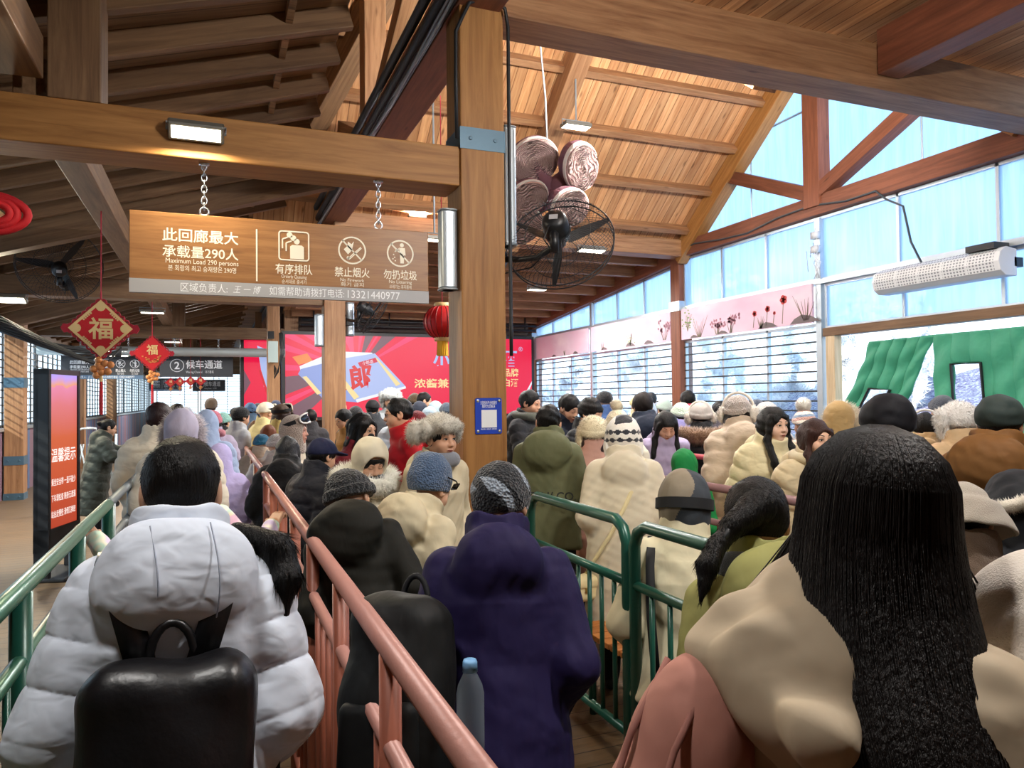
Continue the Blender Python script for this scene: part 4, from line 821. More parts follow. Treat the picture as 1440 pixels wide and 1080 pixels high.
# ---- standing display in the corridor
p0 = atZ(62, 820, 0.0); p1 = atY(118, 760, p0.y+0.95)
def kiosk():
    a = Vector((p0.x+0.0, p0.y, 0)); dirx = Vector((0.259, 0.966, 0)).normalized(); M = frame_to(a, a+dirx); t = empty('display_stand', M); tag(t, 'tall black-framed standing screen with orange-red notice beside the left rail', 'display stand')
    wd = 0.66; H = 2.04
    b = MB().rbox((0, -0.04, 0), (0.05, 0.1, H), 0.008).rbox((wd-0.05, -0.04, 0), (wd, 0.1, H), 0.008).box((0, -0.04, H-0.05), (wd, 0.1, H)).box((0, -0.04, 0.28), (wd, 0.1, 0.5)).box((0.0, 0.06, 0.28), (wd, 0.1, H)); b.build('display_frame', BLACKP, t)
    MB().rbox((-0.02, -0.2, 0), (wd+0.02, 0.26, 0.04), 0.02).build('foot_plate', BLACKP, t)
    g = NB('notice_glow'); c = g.n('ShaderNodeTexCoord'); sp = g.n('ShaderNodeSeparateXYZ'); g.l(c.outputs['Generated'], sp.inputs[0]); n = g.noise(g.coord((1, 1, 0.6)), 3, 4)
    rc_ = g.ramp(g.math('ADD', sp.outputs[2], g.math('MULTIPLY', g.math('SUBTRACT', n, 0.5), 0.12)), [(0.0, '#b8442c'), (0.35, '#cf5a36'), (0.6, '#d8663f'), (0.8, '#e07a80'), (0.92, '#e78bb0'), (0.93, '#f0a878'), (0.97, '#c9a0e8'), (1.0, '#b8a6ff')])
    g.set(Base_Color=(0, 0, 0, 1), Emission_Color=rc_, Emission_Strength=0.85, Roughness=0.3)
    MB().box((0.05, -0.025, 0.5), (wd-0.05, -0.015, H-0.05)).build('display_panel', g.m, t)
    L = emit('notice_letters', '#fff4ec', 1.0); xc = wd/2
    text('温馨提示', t, xc, 1.2, 0.145, L, 0.5, y=-0.027, bold=0.008)
    for k, s in enumerate(('乘坐安全带 一直不能少', '下车请检查 随身无遗漏', '站台走慢些 滑倒又摔跤')): text(s, t, xc, 0.94-0.155*k, 0.075, L, 0.5, y=-0.027, bold=0.006)
kiosk()

# ---- folding steel gate
p = at(125, 650, 12.0); t = empty('folding_gate', (p.x, p.y, 0), R(20), 'folded stainless lattice gate standing behind the kiosk, by the striped wall', 'folding gate'); b = MB()
for k in range(5):
    for s in (1, -1): b.tube([(-0.25+0.12*k, 0.03*s, 0.12 if s > 0 else 1.05), (-0.13+0.12*k+0.06, 0.03*s, 1.05 if s > 0 else 0.12)], 0.014, 6)
b.build('lattice', GREYM, t, None, True); b = MB()
for x in (-0.28, 0.4): b.tube([(x, 0, 0.08), (x, 0, 1.2)], 0.02, 8)
b.tube([(-0.28, 0, 1.2), (-0.1, 0, 1.3), (0.1, 0, 1.3), (0.1, 0, 1.2)], 0.02, 6); b.build('gate_post', ALU, t, None, True)
for x in (-0.28, 0.06, 0.4): MB().lathe([(0, -0.02), (0.05, -0.02), (0.05, 0.02), (0, 0.02)], 14, 0, Matrix.Translation((x, 0, 0.05)) @ Matrix.Rotation(R(90), 4, 'X')).build('caster', BLACKR, t)

# ---- overhead heater on the right wall
h0 = atX(1238, 392, 7.86); h1 = atX(1418, 375, 7.86); t = empty('air_heater', (7.86, h1.y, (h0.z+h1.z)/2), 0, 'white perforated overhead heater above the green curtains', 'heater'); Lh = h0.y-h1.y; r = 0.17
def perf():
    b = NB('perforated_white'); c = b.n('ShaderNodeTexCoord'); sp = b.n('ShaderNodeSeparateXYZ'); b.l(c.outputs['Object'], sp.inputs[0])
    u = b.math('FRACT', b.math('MULTIPLY', sp.outputs[1], 26)); v = b.math('FRACT', b.math('MULTIPLY', sp.outputs[2], 30)); d = b.math('ADD', b.math('POWER', b.math('SUBTRACT', u, 0.5), 2), b.math('POWER', b.math('SUBTRACT', v, 0.5), 2)); m = b.math('LESS_THAN', d, 0.085)
    b.set(Base_Color=b.mix(m, lin('#e2e5e6'), lin('#80868c')), Roughness=0.5); return b.m
prof = [(0.14, 0.14), (-0.02, 0.16), (-0.12, 0.1), (-0.15, 0.0), (-0.12, -0.1), (-0.04, -0.15), (0.14, -0.15)]
b = MB(); n = len(prof); b.add([(x, y, z) for y in (0.0, Lh) for x, z in prof], [(i, (i+1) % n, n+(i+1) % n, n+i) for i in range(n)]+[tuple(range(n-1, -1, -1)), tuple(range(n, 2*n))]); b.build('heater_body', WHITEP, t, bevel=0.006)
b = MB(); b.add([(x*1.02-0.002, y, z) for y in (0.06, Lh-0.04) for x, z in prof[1:5]], [(i, i+1, 5+i-1+1-1+0, 4+i) if False else (i, i+1, 4+i+1, 4+i) for i in range(3)]); b.build('grille', perf(), t)
b = MB()
for k in range(1, 5): y = 0.06+(Lh-0.1)*k/5; b.add([(x*1.03-0.004, y+d, z*1.01) for d in (-0.008, 0.008) for x, z in prof[1:5]], [(i, i+1, 4+i+1, 4+i) for i in range(3)])
b.build('rib', WHITEP, t); MB().box((-0.1, Lh*0.05, 0.15), (0.14, Lh*0.25, 0.22)).box((0.1, 0, -0.05), (0.24, Lh, 0.05)).build('mounting_rail', BLACKP, t)

# ---- green quilted curtains in the doorway
GREEN = cloth('#3f9576', 'plain', 0.55); CLEAR = GLASS
def curtain(name, rows, label, hole=None, nq=6, x=7.95, th=0.03, amp=0.03):
    """rows: list of (left pixel, right pixel) edges top to bottom; hole in u,v"""
    t = empty(name, (x, 0, 0), 0, label, 'curtain', 'green quilted door curtains')
    L = [atX(a[0], a[1], x) for a, b_ in rows]; Rr = [atX(b_[0], b_[1], x) for a, b_ in rows]; nu, nv = 60, 60
    def pt(u, v):
        k = v*(len(rows)-1); i = min(int(k), len(rows)-2); f = k-i; l = L[i].lerp(L[i+1], f); r = Rr[i].lerp(Rr[i+1], f); p = l.lerp(r, u)
        d = -amp*(abs(math.sin(math.pi*nq*u))**0.6)-0.02*math.sin(5*u+3*v)-0.012*math.sin(23*v+9*u+2*math.sin(7*u))*amp/0.03; return (d, p.y, p.z)
    b = MB(); V = {}
    for j in range(nv+1):
        for i in range(nu+1): V[i, j] = pt(i/nu, j/nv)
    vs, fs, idx = [], [], {}
    inh = lambda i, j: hole and hole[0] < (i+0.5)/nu < hole[1] and hole[2] < (j+0.5)/nv < hole[3]
    for j in range(nv):
        for i in range(nu):
            if inh(i, j): continue
            f = []
            for q in ((i, j), (i+1, j), (i+1, j+1), (i, j+1)):
                if q not in idx: idx[q] = len(vs); vs.append(V[q])
                f.append(idx[q])
            fs.append(tuple(f))
    b.add(vs, fs); o = b.build('curtain_fabric', GREEN, t, None, True); s = o.modifiers.new('thickness', 'SOLIDIFY'); s.thickness = th; s.offset = 0
    if hole:
        u0, u1, v0, v1 = hole; c = [pt(u0, v0), pt(u1, v0), pt(u1, v1), pt(u0, v1)]; b = MB(); b.add(c, [(0, 1, 2, 3)]); g = b.build('window_film', CLEAR, t)
        MB().tube([(q[0]-0.03, q[1], q[2]) for q in c], 0.018, 6, 0, True).build('window_binding', BLACKR, t)
    b = MB()
    for k in range(5): q = pt(0.05+0.22*k, 0.012); b.lathe([(0.008, -0.03), (0.016, -0.03), (0.016, -0.022), (0.008, -0.022)], 10, 0, Matrix.Translation(q) @ Matrix.Rotation(R(-90), 4, 'Y'))
    b.build('eyelet', CHROME, t); return t
curtain('door_curtain', [((1224, 481), (1315, 471)), ((1217, 510), (1296, 510)), ((1202, 545), (1284, 550)), ((1184, 580), (1258, 590)), ((1165, 620), (1235, 640))], 'green quilted curtain pulled aside, slanting across the open doorway', (0.32, 0.66, 0.5, 0.85), 5)
zfl = atX(1315, 471, 7.95); 
curtain('door_curtain', [((1315, 471), (1450, 458)), ((1317, 560), (1460, 560)), ((1320, 700), (1480, 720))], 'green quilted curtain hanging straight at the doorway with a clear window', (0.21, 0.52, 0.24, 0.55), 5)

# ---- queue barriers
PINK = flat('faded_red_paint', '#b98478', 0.4, 0.05, bumps=(60, 0.08), var=0.14); PINKD = flat('faded_red_baluster', '#96543f', 0.45, 0.05, var=0.14); PINKR = flat('pink_red_paint', '#c85a62', 0.4, 0.0, var=0.1); MAUV = flat('mauve_worn_paint', '#8d6a6a', 0.45, 0.1, var=0.15); GRN = flat('dark_green_paint', '#1d5547', 0.3, 0.1, var=0.12); GRNR = flat('worn_green_rail', '#3f7562', 0.28, 0.25, var=0.2); BGRN = flat('black_green_paint', '#14312c', 0.22, 0.2)
def barrier(X, y0, y1, label, mr, mp, zt=1.18, zm=0.98, zb=0.14, post=0.65, nb=4, rr=0.024, pr=0.024, br=0.010, round_ends=False):
    t = empty('queue_barrier', (X, y0, 0), 0, label, 'barrier', 'steel queue barriers'); L = y1-y0
    if round_ends:
        c = 0.09; pts = [(0, 0, 0), (0, 0, zt-c), (0, 0.03, zt-0.03), (0, c, zt), (0, L-c, zt), (0, L-0.03, zt-0.03), (0, L, zt-c), (0, L, 0)]; MB().tube(pts, rr, 12).build('hoop_frame', mr, t, None, True); ys = [L*k/max(1, round(L/post)) for k in range(1, max(1, round(L/post)))]
    else:
        MB().tube([(0, 0, zt), (0, L, zt)], rr, 14).build('top_rail', mr, t, None, True); n = max(1, round(L/post)); ys = [L*k/n for k in range(n+1)]
    for y in ys: MB().tube([(0, y, 0), (0, y, zt-0.01)], pr, 12).build('post', mp, t, None, True)
    MB().tube([(0, 0, zm), (0, L, zm)], rr*0.8, 10).build('mid_rail', mr, t, None, True); MB().tube([(0, 0, zb), (0, L, zb)], rr*0.8, 10).build('bottom_rail', mp, t, None, True)
    edges = [0]+ys+[L] if round_ends else ys
    for a, b_ in zip(edges[:-1], edges[1:]):
        for k in range(1, nb+1): y = a+(b_-a)*k/(nb+1); MB().tube([(0, y, zb), (0, y, zm)], br, 8).build('baluster', mp, t, None, True)
    return t
barrier(0.343, 0.25, 13.3, 'long faded red barrier running down between the two queues', PINK, PINKD, nb=4)
barrier(-0.505, 0.6, 4.35, 'dark green worn barrier along the left of the white coat', GRNR, GRN, post=0.94, nb=5, rr=0.026, pr=0.03)
barrier(-0.505, 4.45, 9.6, 'thin steel barrier beyond the green one, toward the woman in the dark parka', GREYM, GREYM, post=1.0, nb=3)
barrier(1.61, 2.73, 3.75, 'green hooped barrier panel next to the purple jacket', GRN, GRN, zm=0.93, zb=0.3, post=2, nb=8, rr=0.025, br=0.011, round_ends=True)
barrier(1.61, 0.4, 2.67, 'green hooped barrier panel running past the yellow-green jacket', GRN, GRN, zm=0.93, zb=0.3, post=1.3, nb=8, rr=0.025, br=0.011, round_ends=True)
barrier(2.68, 2.75, 6.6, 'worn mauve barrier behind the seated grey hood', MAUV, PINKD, nb=4)
barrier(2.68, 0.3, 2.6, 'black-green glossy barrier by the brown jacket', BGRN, BGRN, nb=4)
barrier(3.95, 4.6, 9.0, 'pink-red barrier behind the green child hood', PINKR, PINKD, nb=4)

# ---- bench
t = empty('wooden_bench', (1.86, 2.15, 0), 0, 'slatted orange wooden bench behind the green barrier', 'bench')
for k in range(16): MB().box((0, k*0.1, 0.42), (0.32, k*0.1+0.086, 0.45)).build('slat', SEATW, t, bevel=0.004)
for y in (0.1, 1.45):
    for x in (0.04, 0.28): MB().tube([(x, y, 0), (x, y, 0.42)], 0.02, 8).build('leg', GRN, t, None, True)
MB().tube([(0.16, 0.02, 0.405), (0.16, 1.58, 0.405)], 0.015, 6).build('bearer', GRN, t)

# ---- outside: guard rail, frosted trees
t = empty('guard_rail', (12.0, -30, 0), 0, 'grey roadside guard rail seen through the doorway', 'guard rail'); b = MB()
for z in (0.45, 0.8): b.box((0, 0, z-0.05), (0.06, 90, z+0.06))
b.build('rail', ALU, t); b = MB()
for k in range(46): MB().tube([(0.1, 2*k, -0.4), (0.1, 2*k, 0.95)], 0.05, 6).build('post', ALU, t)
# ================================================================== people: smooth implicit bodies, meshed by surface nets
f32 = np.float32
def snets(v, lo, h):
    s = v < 0; nx, ny, nz = v.shape; c = np.zeros((nx-1, ny-1, nz-1), np.int8)
    for i in (0, 1):
        for j in (0, 1):
            for k in (0, 1): c += s[i:nx-1+i, j:ny-1+j, k:nz-1+k]
    act = (c > 0) & (c < 8); ii, jj, kk = np.nonzero(act); n = len(ii)
    if n == 0: return np.zeros((0, 3)), np.zeros((0, 4), int)
    idx = -np.ones(c.shape, np.int64); idx[ii, jj, kk] = np.arange(n); acc = np.zeros((n, 3)); num = np.zeros(n)
    C = [(a, b, d) for a in (0, 1) for b in (0, 1) for d in (0, 1)]
    for p in range(8):
        for q in range(p+1, 8):
            a, b = np.array(C[p]), np.array(C[q])
            if abs(a-b).sum() != 1: continue
            va = v[ii+a[0], jj+a[1], kk+a[2]]; vb = v[ii+b[0], jj+b[1], kk+b[2]]; m = (va < 0) != (vb < 0)
            t = np.where(m, va/np.where(va-vb == 0, 1, va-vb), 0); acc += m[:, None]*(a+t[:, None]*(b-a)); num += m
    V = np.array(lo)+h*(np.stack([ii, jj, kk], 1)+acc/num[:, None]); F = []
    a = s[:-1, 1:-1, 1:-1]; b = s[1:, 1:-1, 1:-1]; i, j, k = np.nonzero(a != b); j += 1; k += 1
    q = np.stack([idx[i, j-1, k-1], idx[i, j, k-1], idx[i, j, k], idx[i, j-1, k]], 1); fl = ~s[i, j, k]; q[fl] = q[fl][:, ::-1]; F.append(q)
    a = s[1:-1, :-1, 1:-1]; b = s[1:-1, 1:, 1:-1]; i, j, k = np.nonzero(a != b); i += 1; k += 1
    q = np.stack([idx[i-1, j, k-1], idx[i-1, j, k], idx[i, j, k], idx[i, j, k-1]], 1); fl = ~s[i, j, k]; q[fl] = q[fl][:, ::-1]; F.append(q)
    a = s[1:-1, 1:-1, :-1]; b = s[1:-1, 1:-1, 1:]; i, j, k = np.nonzero(a != b); i += 1; j += 1
    q = np.stack([idx[i-1, j-1, k], idx[i, j-1, k], idx[i, j, k], idx[i-1, j, k]], 1); fl = ~s[i, j, k]; q[fl] = q[fl][:, ::-1]; F.append(q)
    return V, np.concatenate(F)
def iso(f, lo, hi, h):
    lo = np.array(lo, float)-2*h; hi = np.array(hi, float)+2*h; n = np.ceil((hi-lo)/h).astype(int)+1
    x = (lo[0]+h*np.arange(n[0])).astype(f32)[:, None, None]; y = (lo[1]+h*np.arange(n[1])).astype(f32)[None, :, None]; z = (lo[2]+h*np.arange(n[2])).astype(f32)[None, None, :]
    v = np.broadcast_to(f(x, y, z), tuple(n)).astype(f32); v = np.where(v == 0, f32(1e-6), v); return snets(v, lo, h)
def ev(f, P):
    P = np.asarray(P, f32); return f(P[:, 0], P[:, 1], P[:, 2])
def smin(a, b, k):
    if k <= 0: return np.minimum(a, b)
    h = np.maximum(k-np.abs(a-b), 0)/k; return np.minimum(a, b)-h*h*(k*0.25)
def smax(a, b, k): return -smin(-a, -b, k)
def el(c, r):
    def f(x, y, z):
        X, Y, Z = x-c[0], y-c[1], z-c[2]; k0 = np.sqrt((X/r[0])**2+(Y/r[1])**2+(Z/r[2])**2); k1 = np.sqrt((X/r[0]**2)**2+(Y/r[1]**2)**2+(Z/r[2]**2)**2); return k0*(k0-1)/np.maximum(k1, 1e-6)
    return f
def rc(a, b, r1, r2, puff=None):
    a = np.array(a, float); b = np.array(b, float); ba = b-a; L2 = float(ba @ ba)+1e-9
    def f(x, y, z):
        X, Y, Z = x-a[0], y-a[1], z-a[2]; h = np.clip((X*ba[0]+Y*ba[1]+Z*ba[2])/L2, 0, 1); r = r1+(r2-r1)*h
        if puff: r = r+puff[1]*np.abs(np.sin(math.pi*puff[0]*h))**0.45
        return np.sqrt((X-ba[0]*h)**2+(Y-ba[1]*h)**2+(Z-ba[2]*h)**2)-r
    return f
def bxs(c, hf, r):
    def f(x, y, z):
        X, Y, Z = np.abs(x-c[0])-hf[0]+r, np.abs(y-c[1])-hf[1]+r, np.abs(z-c[2])-hf[2]+r
        return np.sqrt(np.maximum(X, 0)**2+np.maximum(Y, 0)**2+np.maximum(Z, 0)**2)+np.minimum(np.maximum(X, np.maximum(Y, Z)), 0)-r
    return f
def tor(c, Rx, Ry, r):
    """ring in the local x-y plane, elliptical"""
    def f(x, y, z):
        X, Y, Z = x-c[0], y-c[1], z-c[2]; k = np.sqrt((X/Rx)**2+(Y/Ry)**2); q = (k-1)*min(Rx, Ry); return np.sqrt(q*q+Z*Z)-r
    return f
def loft(zs, rx, ry, cx=None, cy=None, pf=None):
    zs = np.array(zs, float); o = np.argsort(zs); g = lambda a: np.array(a, float)[o]; z_ = zs[o]; rx, ry = g(rx), g(ry); cx = g(cx) if cx is not None else None; cy = g(cy) if cy is not None else None
    def f(x, y, z):
        zz = np.clip(z, z_[0], z_[-1]); a = np.interp(zz, z_, rx).astype(f32); b = np.interp(zz, z_, ry).astype(f32); X = x-(np.interp(zz, z_, cx).astype(f32) if cx is not None else 0); Y = y-(np.interp(zz, z_, cy).astype(f32) if cy is not None else 0)
        if pf: p = pf[1]*np.abs(np.sin(math.pi*z/pf[0]))**0.45; a = a+p; b = b+p
        d = (np.sqrt((X/a)**2+(Y/b)**2)-1)*np.minimum(a, b); return smax(d, np.maximum(z_[0]-z, z-z_[-1]), 0.03)
    return f
def xf(f, M):
    """shape f placed by matrix M"""
    A = np.array(M.inverted()); 
    def g(x, y, z): return f(A[0, 0]*x+A[0, 1]*y+A[0, 2]*z+A[0, 3], A[1, 0]*x+A[1, 1]*y+A[1, 2]*z+A[1, 3], A[2, 0]*x+A[2, 1]*y+A[2, 2]*z+A[2, 3])
    return g
def uni(k, *fs):
    def f(x, y, z):
        d = fs[0](x, y, z)
        for g in fs[1:]: d = smin(d, g(x, y, z), k)
        return d
    return f
def sub(k, a, *bs):
    def f(x, y, z):
        d = a(x, y, z)
        for b in bs: d = smax(d, -b(x, y, z), k)
        return d
    return f
def cut(k, a, *bs):
    def f(x, y, z):
        d = a(x, y, z)
        for b in bs: d = smax(d, b(x, y, z), k)
        return d
    return f
def wob(f, amp, fr, seed=0):
    rs = np.random.default_rng(seed); K = [(rs.normal(size=3)*fr, rs.uniform(0, 6.28)) for _ in range(4)]
    def g(x, y, z):
        n = 0
        for k, p in K: n = n+np.sin(k[0]*x+k[1]*y+k[2]*z+p)
        return f(x, y, z)+amp*n*0.5
    return g
def tv(V, M):
    A = np.array(M); return V @ A[:3, :3].T+A[:3, 3]
def vnorm(V, F):
    n = np.cross(V[F[:, 2]]-V[F[:, 0]], V[F[:, 3]]-V[F[:, 1]]); N = np.zeros_like(V)
    for i in range(4): np.add.at(N, F[:, i], n)
    return N/np.maximum(np.linalg.norm(N, axis=1, keepdims=True), 1e-9)
def spikes(V, F, n, L, w, bias=(0, 0, -0.3), seed=1, keep=None, spread=0.6, lay=False):
    """thin tapering hairs rooted on a surface"""
    rs = np.random.default_rng(seed)
    if len(F) == 0: return np.zeros((0, 3)), np.zeros((0, 3), int)
    C = V[F].mean(1); N = vnorm(V, F)[F].mean(1)
    if keep is not None:
        m = keep(C); C, N = C[m], N[m]
    if len(C) == 0: return np.zeros((0, 3)), np.zeros((0, 3), int)
    k = rs.integers(0, len(C), n); c = C[k]+rs.normal(size=(n, 3))*w; d = N[k]+rs.normal(size=(n, 3))*spread*0.5+np.array(bias)
    if lay: g = np.array(bias)[None, :]+rs.normal(size=(n, 3))*spread*0.3; d = g-N[k]*np.sum(g*N[k], 1, keepdims=True)+N[k]*0.06
    d /= np.linalg.norm(d, axis=1, keepdims=True)
    l = L*rs.uniform(0.6, 1.25, n)[:, None]; s = np.cross(d, rs.normal(size=(n, 3))); s /= np.maximum(np.linalg.norm(s, axis=1, keepdims=True), 1e-9); t = np.cross(d, s)
    b0 = c-N[k]*(0.003 if lay else L*0.15); P = np.stack([b0+s*w, b0-s*w*0.5+t*w*0.87, b0-s*w*0.5-t*w*0.87, c+d*l+(0 if lay else 1)*np.array(bias)*l*0.5], 1).reshape(-1, 3)
    i = np.arange(n)*4; T = np.concatenate([np.stack([i, i+1, i+3], 1), np.stack([i+1, i+2, i+3], 1), np.stack([i+2, i, i+3], 1)]); return P, T
def npmesh(name, parts):
    """parts: list of (V, F, material index[es])"""
    me = bpy.data.meshes.new(name); vs, lt, li, mi = [], [], [], []; n = 0
    for V, F, m in parts:
        if len(V) == 0 or len(F) == 0: continue
        vs.append(V); F = np.asarray(F); li.append((F+n).ravel()); lt.append(np.full(len(F), F.shape[1])); mi.append(np.full(len(F), m) if np.isscalar(m) else np.asarray(m)); n += len(V)
    if not vs: return me
    V = np.concatenate(vs); LI = np.concatenate(li).astype(np.int32); LT = np.concatenate(lt).astype(np.int32); MI = np.concatenate(mi).astype(np.int32); ls = np.concatenate([[0], np.cumsum(LT)[:-1]]).astype(np.int32)
    me.vertices.add(len(V)); me.vertices.foreach_set('co', V.astype(f32).ravel()); me.loops.add(len(LI)); me.loops.foreach_set('vertex_index', LI); me.polygons.add(len(LT)); me.polygons.foreach_set('loop_start', ls); me.polygons.foreach_set('loop_total', LT)
    me.polygons.foreach_set('material_index', MI); me.polygons.foreach_set('use_smooth', np.ones(len(LT), bool)); me.update(calc_edges=True); me.validate(); return me
def nobj(name, parts, mats, parent=None, M=None):
    o = link(name, npmesh(name, parts), mats, None, None)
    if parent: o.parent = parent
    if M is not None: o.matrix_local = M
    return o

# ---- head (local: centre of the head, facing +Y)
def head_sdf():
    f = uni(0.03, el((0, -0.012, 0.03), (0.077, 0.096, 0.09)), el((0, 0.022, -0.04), (0.06, 0.07, 0.078)))
    f = uni(0.03, f, el((0, 0.062, -0.096), (0.022, 0.02, 0.016)), el((0.036, 0.052, -0.035), (0.028, 0.03, 0.03)), el((-0.036, 0.052, -0.035), (0.028, 0.03, 0.03)), rc((-0.03, 0.078, 0.022), (0.03, 0.078, 0.022), 0.012, 0.012))
    f = sub(0.014, f, el((0.031, 0.103, 0.006), (0.017, 0.017, 0.011)), el((-0.031, 0.103, 0.006), (0.017, 0.017, 0.011)))
    f = uni(0.006, f, el((0.031, 0.0765, 0.004), (0.0135, 0.0135, 0.0125)), el((-0.031, 0.0765, 0.004), (0.0135, 0.0135, 0.0125)))
    f = uni(0.012, f, rc((0, 0.088, 0.012), (0, 0.104, -0.028), 0.007, 0.0115), el((0.0105, 0.094, -0.031), (0.008, 0.01, 0.007)), el((-0.0105, 0.094, -0.031), (0.008, 0.01, 0.007)))
    f = uni(0.007, f, el((0, 0.089, -0.058), (0.021, 0.011, 0.0055)), el((0, 0.087, -0.067), (0.018, 0.011, 0.006)))
    ear = lambda s: sub(0.006, el((s*0.079, -0.004, -0.004), (0.012, 0.024, 0.034)), el((s*0.09, 0.002, 0.0), (0.01, 0.014, 0.022)))
    f = uni(0.008, f, ear(1), ear(-1)); return uni(0.03, f, rc((0, -0.02, -0.07), (0, -0.045, -0.2), 0.056, 0.062))
HEAD = head_sdf(); _HC = {}
def hug(x, z, off):
    """nearest front surface of the head at x, z"""
    ys = np.linspace(0.13, 0.0, 105).astype(f32); d = HEAD(np.asarray(x, f32)[:, None], ys[None, :], np.asarray(z, f32)[:, None]); return ys[np.argmax(d < 0, 1)]+off
def patch(outline, off, dome=0.0):
    o = np.array(outline, float); c = o.mean(0); P = [c]; 
    for r in (0.5, 1.0): P += list(c+(o-c)*r)
    P = np.array(P); n = len(o); y = hug(P[:, 0], P[:, 1], off); y[:n+1] += dome*np.r_[1, np.full(n, 0.7)]; V = np.stack([P[:, 0], y, P[:, 1]], 1)
    T = [(0, 1+i, 1+(i+1) % n) for i in range(n)]; Q = [(1+i, 1+n+i, 1+n+(i+1) % n, 1+(i+1) % n) for i in range(n)]
    T += [(q[0], q[1], q[2]) for q in Q]+[(q[0], q[2], q[3]) for q in Q]; return V, np.array(T)
def face_parts(eyes='open', young=False, smile=0.0):
    k = (eyes, smile)
    if k in _HC: return _HC[k]
    out = []; th = np.linspace(0, 2*math.pi, 15)[:-1]
    for s in (1, -1):
        cx, cz = s*0.031, 0.004
        if eyes == 'open':
            alm = [(cx+0.0145*math.cos(t), cz+(0.0058 if math.sin(t) > 0 else 0.0042)*math.sin(t)*(1-0.25*abs(math.cos(t)))+0.0012*s*math.cos(t)) for t in th]; out.append((*patch(alm, 0.0008), 1))
            out.append((*patch([(cx+0.0058*math.cos(t), cz+0.0005+0.0054*math.sin(t)) for t in th], 0.0016, 0.0004), 2))
            lid = [(cx+0.0158*math.cos(t), cz+0.0062*math.sin(t)*(1-0.2*abs(math.cos(t)))+0.0012*s*math.cos(t)) for t in np.linspace(math.pi, 0, 9)]; lid += [(x, z+0.0024) for x, z in reversed(lid)]; out.append((*patch(lid, 0.0022), 4))
        else:
            lid = [(cx+0.0155*math.cos(t), cz-0.003-0.0035*math.sin(t)) for t in np.linspace(math.pi, 0, 9)]; lid += [(x, z+0.0026) for x, z in reversed(lid)]; out.append((*patch(lid, 0.0015), 4))
        br = [(s*(0.014+0.036*u), 0.0255+0.006*math.sin(2.2*u)+0.001) for u in np.linspace(0, 1, 8)]; br += [(x, z+0.0055*(1-0.5*i/8)) for i, (x, z) in zip(range(7, -1, -1), reversed(br))]; out.append((*patch(br, 0.0012), 4))
    up = [(0.0215*math.cos(t), -0.0625+(0.0065*math.sin(t)*(1-0.25*math.cos(2*t)*0)+(0.0 if math.sin(t) < 0 else -0.0012*math.exp(-(math.cos(t)*5)**2)))) for t in th]; out.append((*patch(up, 0.0010, 0.0006), 3))
    ln = [(0.0205*u, -0.0622+0.001*u*u*smile-0.0006) for u in np.linspace(-1, 1, 9)]; ln += [(x, z+0.0013) for x, z in reversed(ln)]; out.append((*patch(ln, 0.0028), 5))
    for s in (1, -1): out.append((*patch([(s*0.0075+0.003*math.cos(t), -0.036+0.0018*math.sin(t)) for t in th[::2]], 0.001), 5))
    _HC[k] = out; return out
def head_mesh(h):
    h = round(h, 4)
    if ('h', h) not in _HC: _HC['h', h] = iso(HEAD, (-0.1, -0.12, -0.2), (0.1, 0.12, 0.125), h)
    return _HC['h', h]
def hand_mesh(h, curl=0.5, side=1, spread=0.0):
    """local: wrist at origin, fingers along +Y, back of the hand +Z, thumb towards -X for side 1 (right hand)"""
    k = ('hand', round(h, 4), curl, side, spread)
    if k in _HC: return _HC[k]
    fs = [bxs((0, 0.05, 0), (0.04, 0.048, 0.013), 0.012), rc((0, -0.04, 0), (0, 0.02, 0), 0.026, 0.027)]
    for x, L, w in ((-0.03, 0.07, 0.0085), (-0.01, 0.08, 0.009), (0.011, 0.075, 0.0088), (0.03, 0.058, 0.0078)):
        x *= side; p = np.array((x, 0.092, 0.0)); a = curl*0.5; q = p
        for sl, r0, r1 in ((0.45, w, w*0.97), (0.32, w*0.97, w*0.9), (0.25, w*0.9, w*0.78)):
            n = q+L*sl*np.array((spread*x*3, math.cos(a), -math.sin(a))); fs.append(rc(q, n, r0, r1)); q = n; a += curl*0.75
    p = np.array((-0.034*side, 0.02, -0.004)); q = p+np.array((-0.026*side, 0.035, -0.012)); r = q+np.array((-0.004*side, 0.034, -0.012*curl*2)); fs += [rc(p, q, 0.014, 0.0105), rc(q, r, 0.0105, 0.0085)]
    _HC[k] = iso(uni(0.008, *fs), (-0.08, -0.07, -0.1), (0.08, 0.19, 0.03), h); return _HC[k]

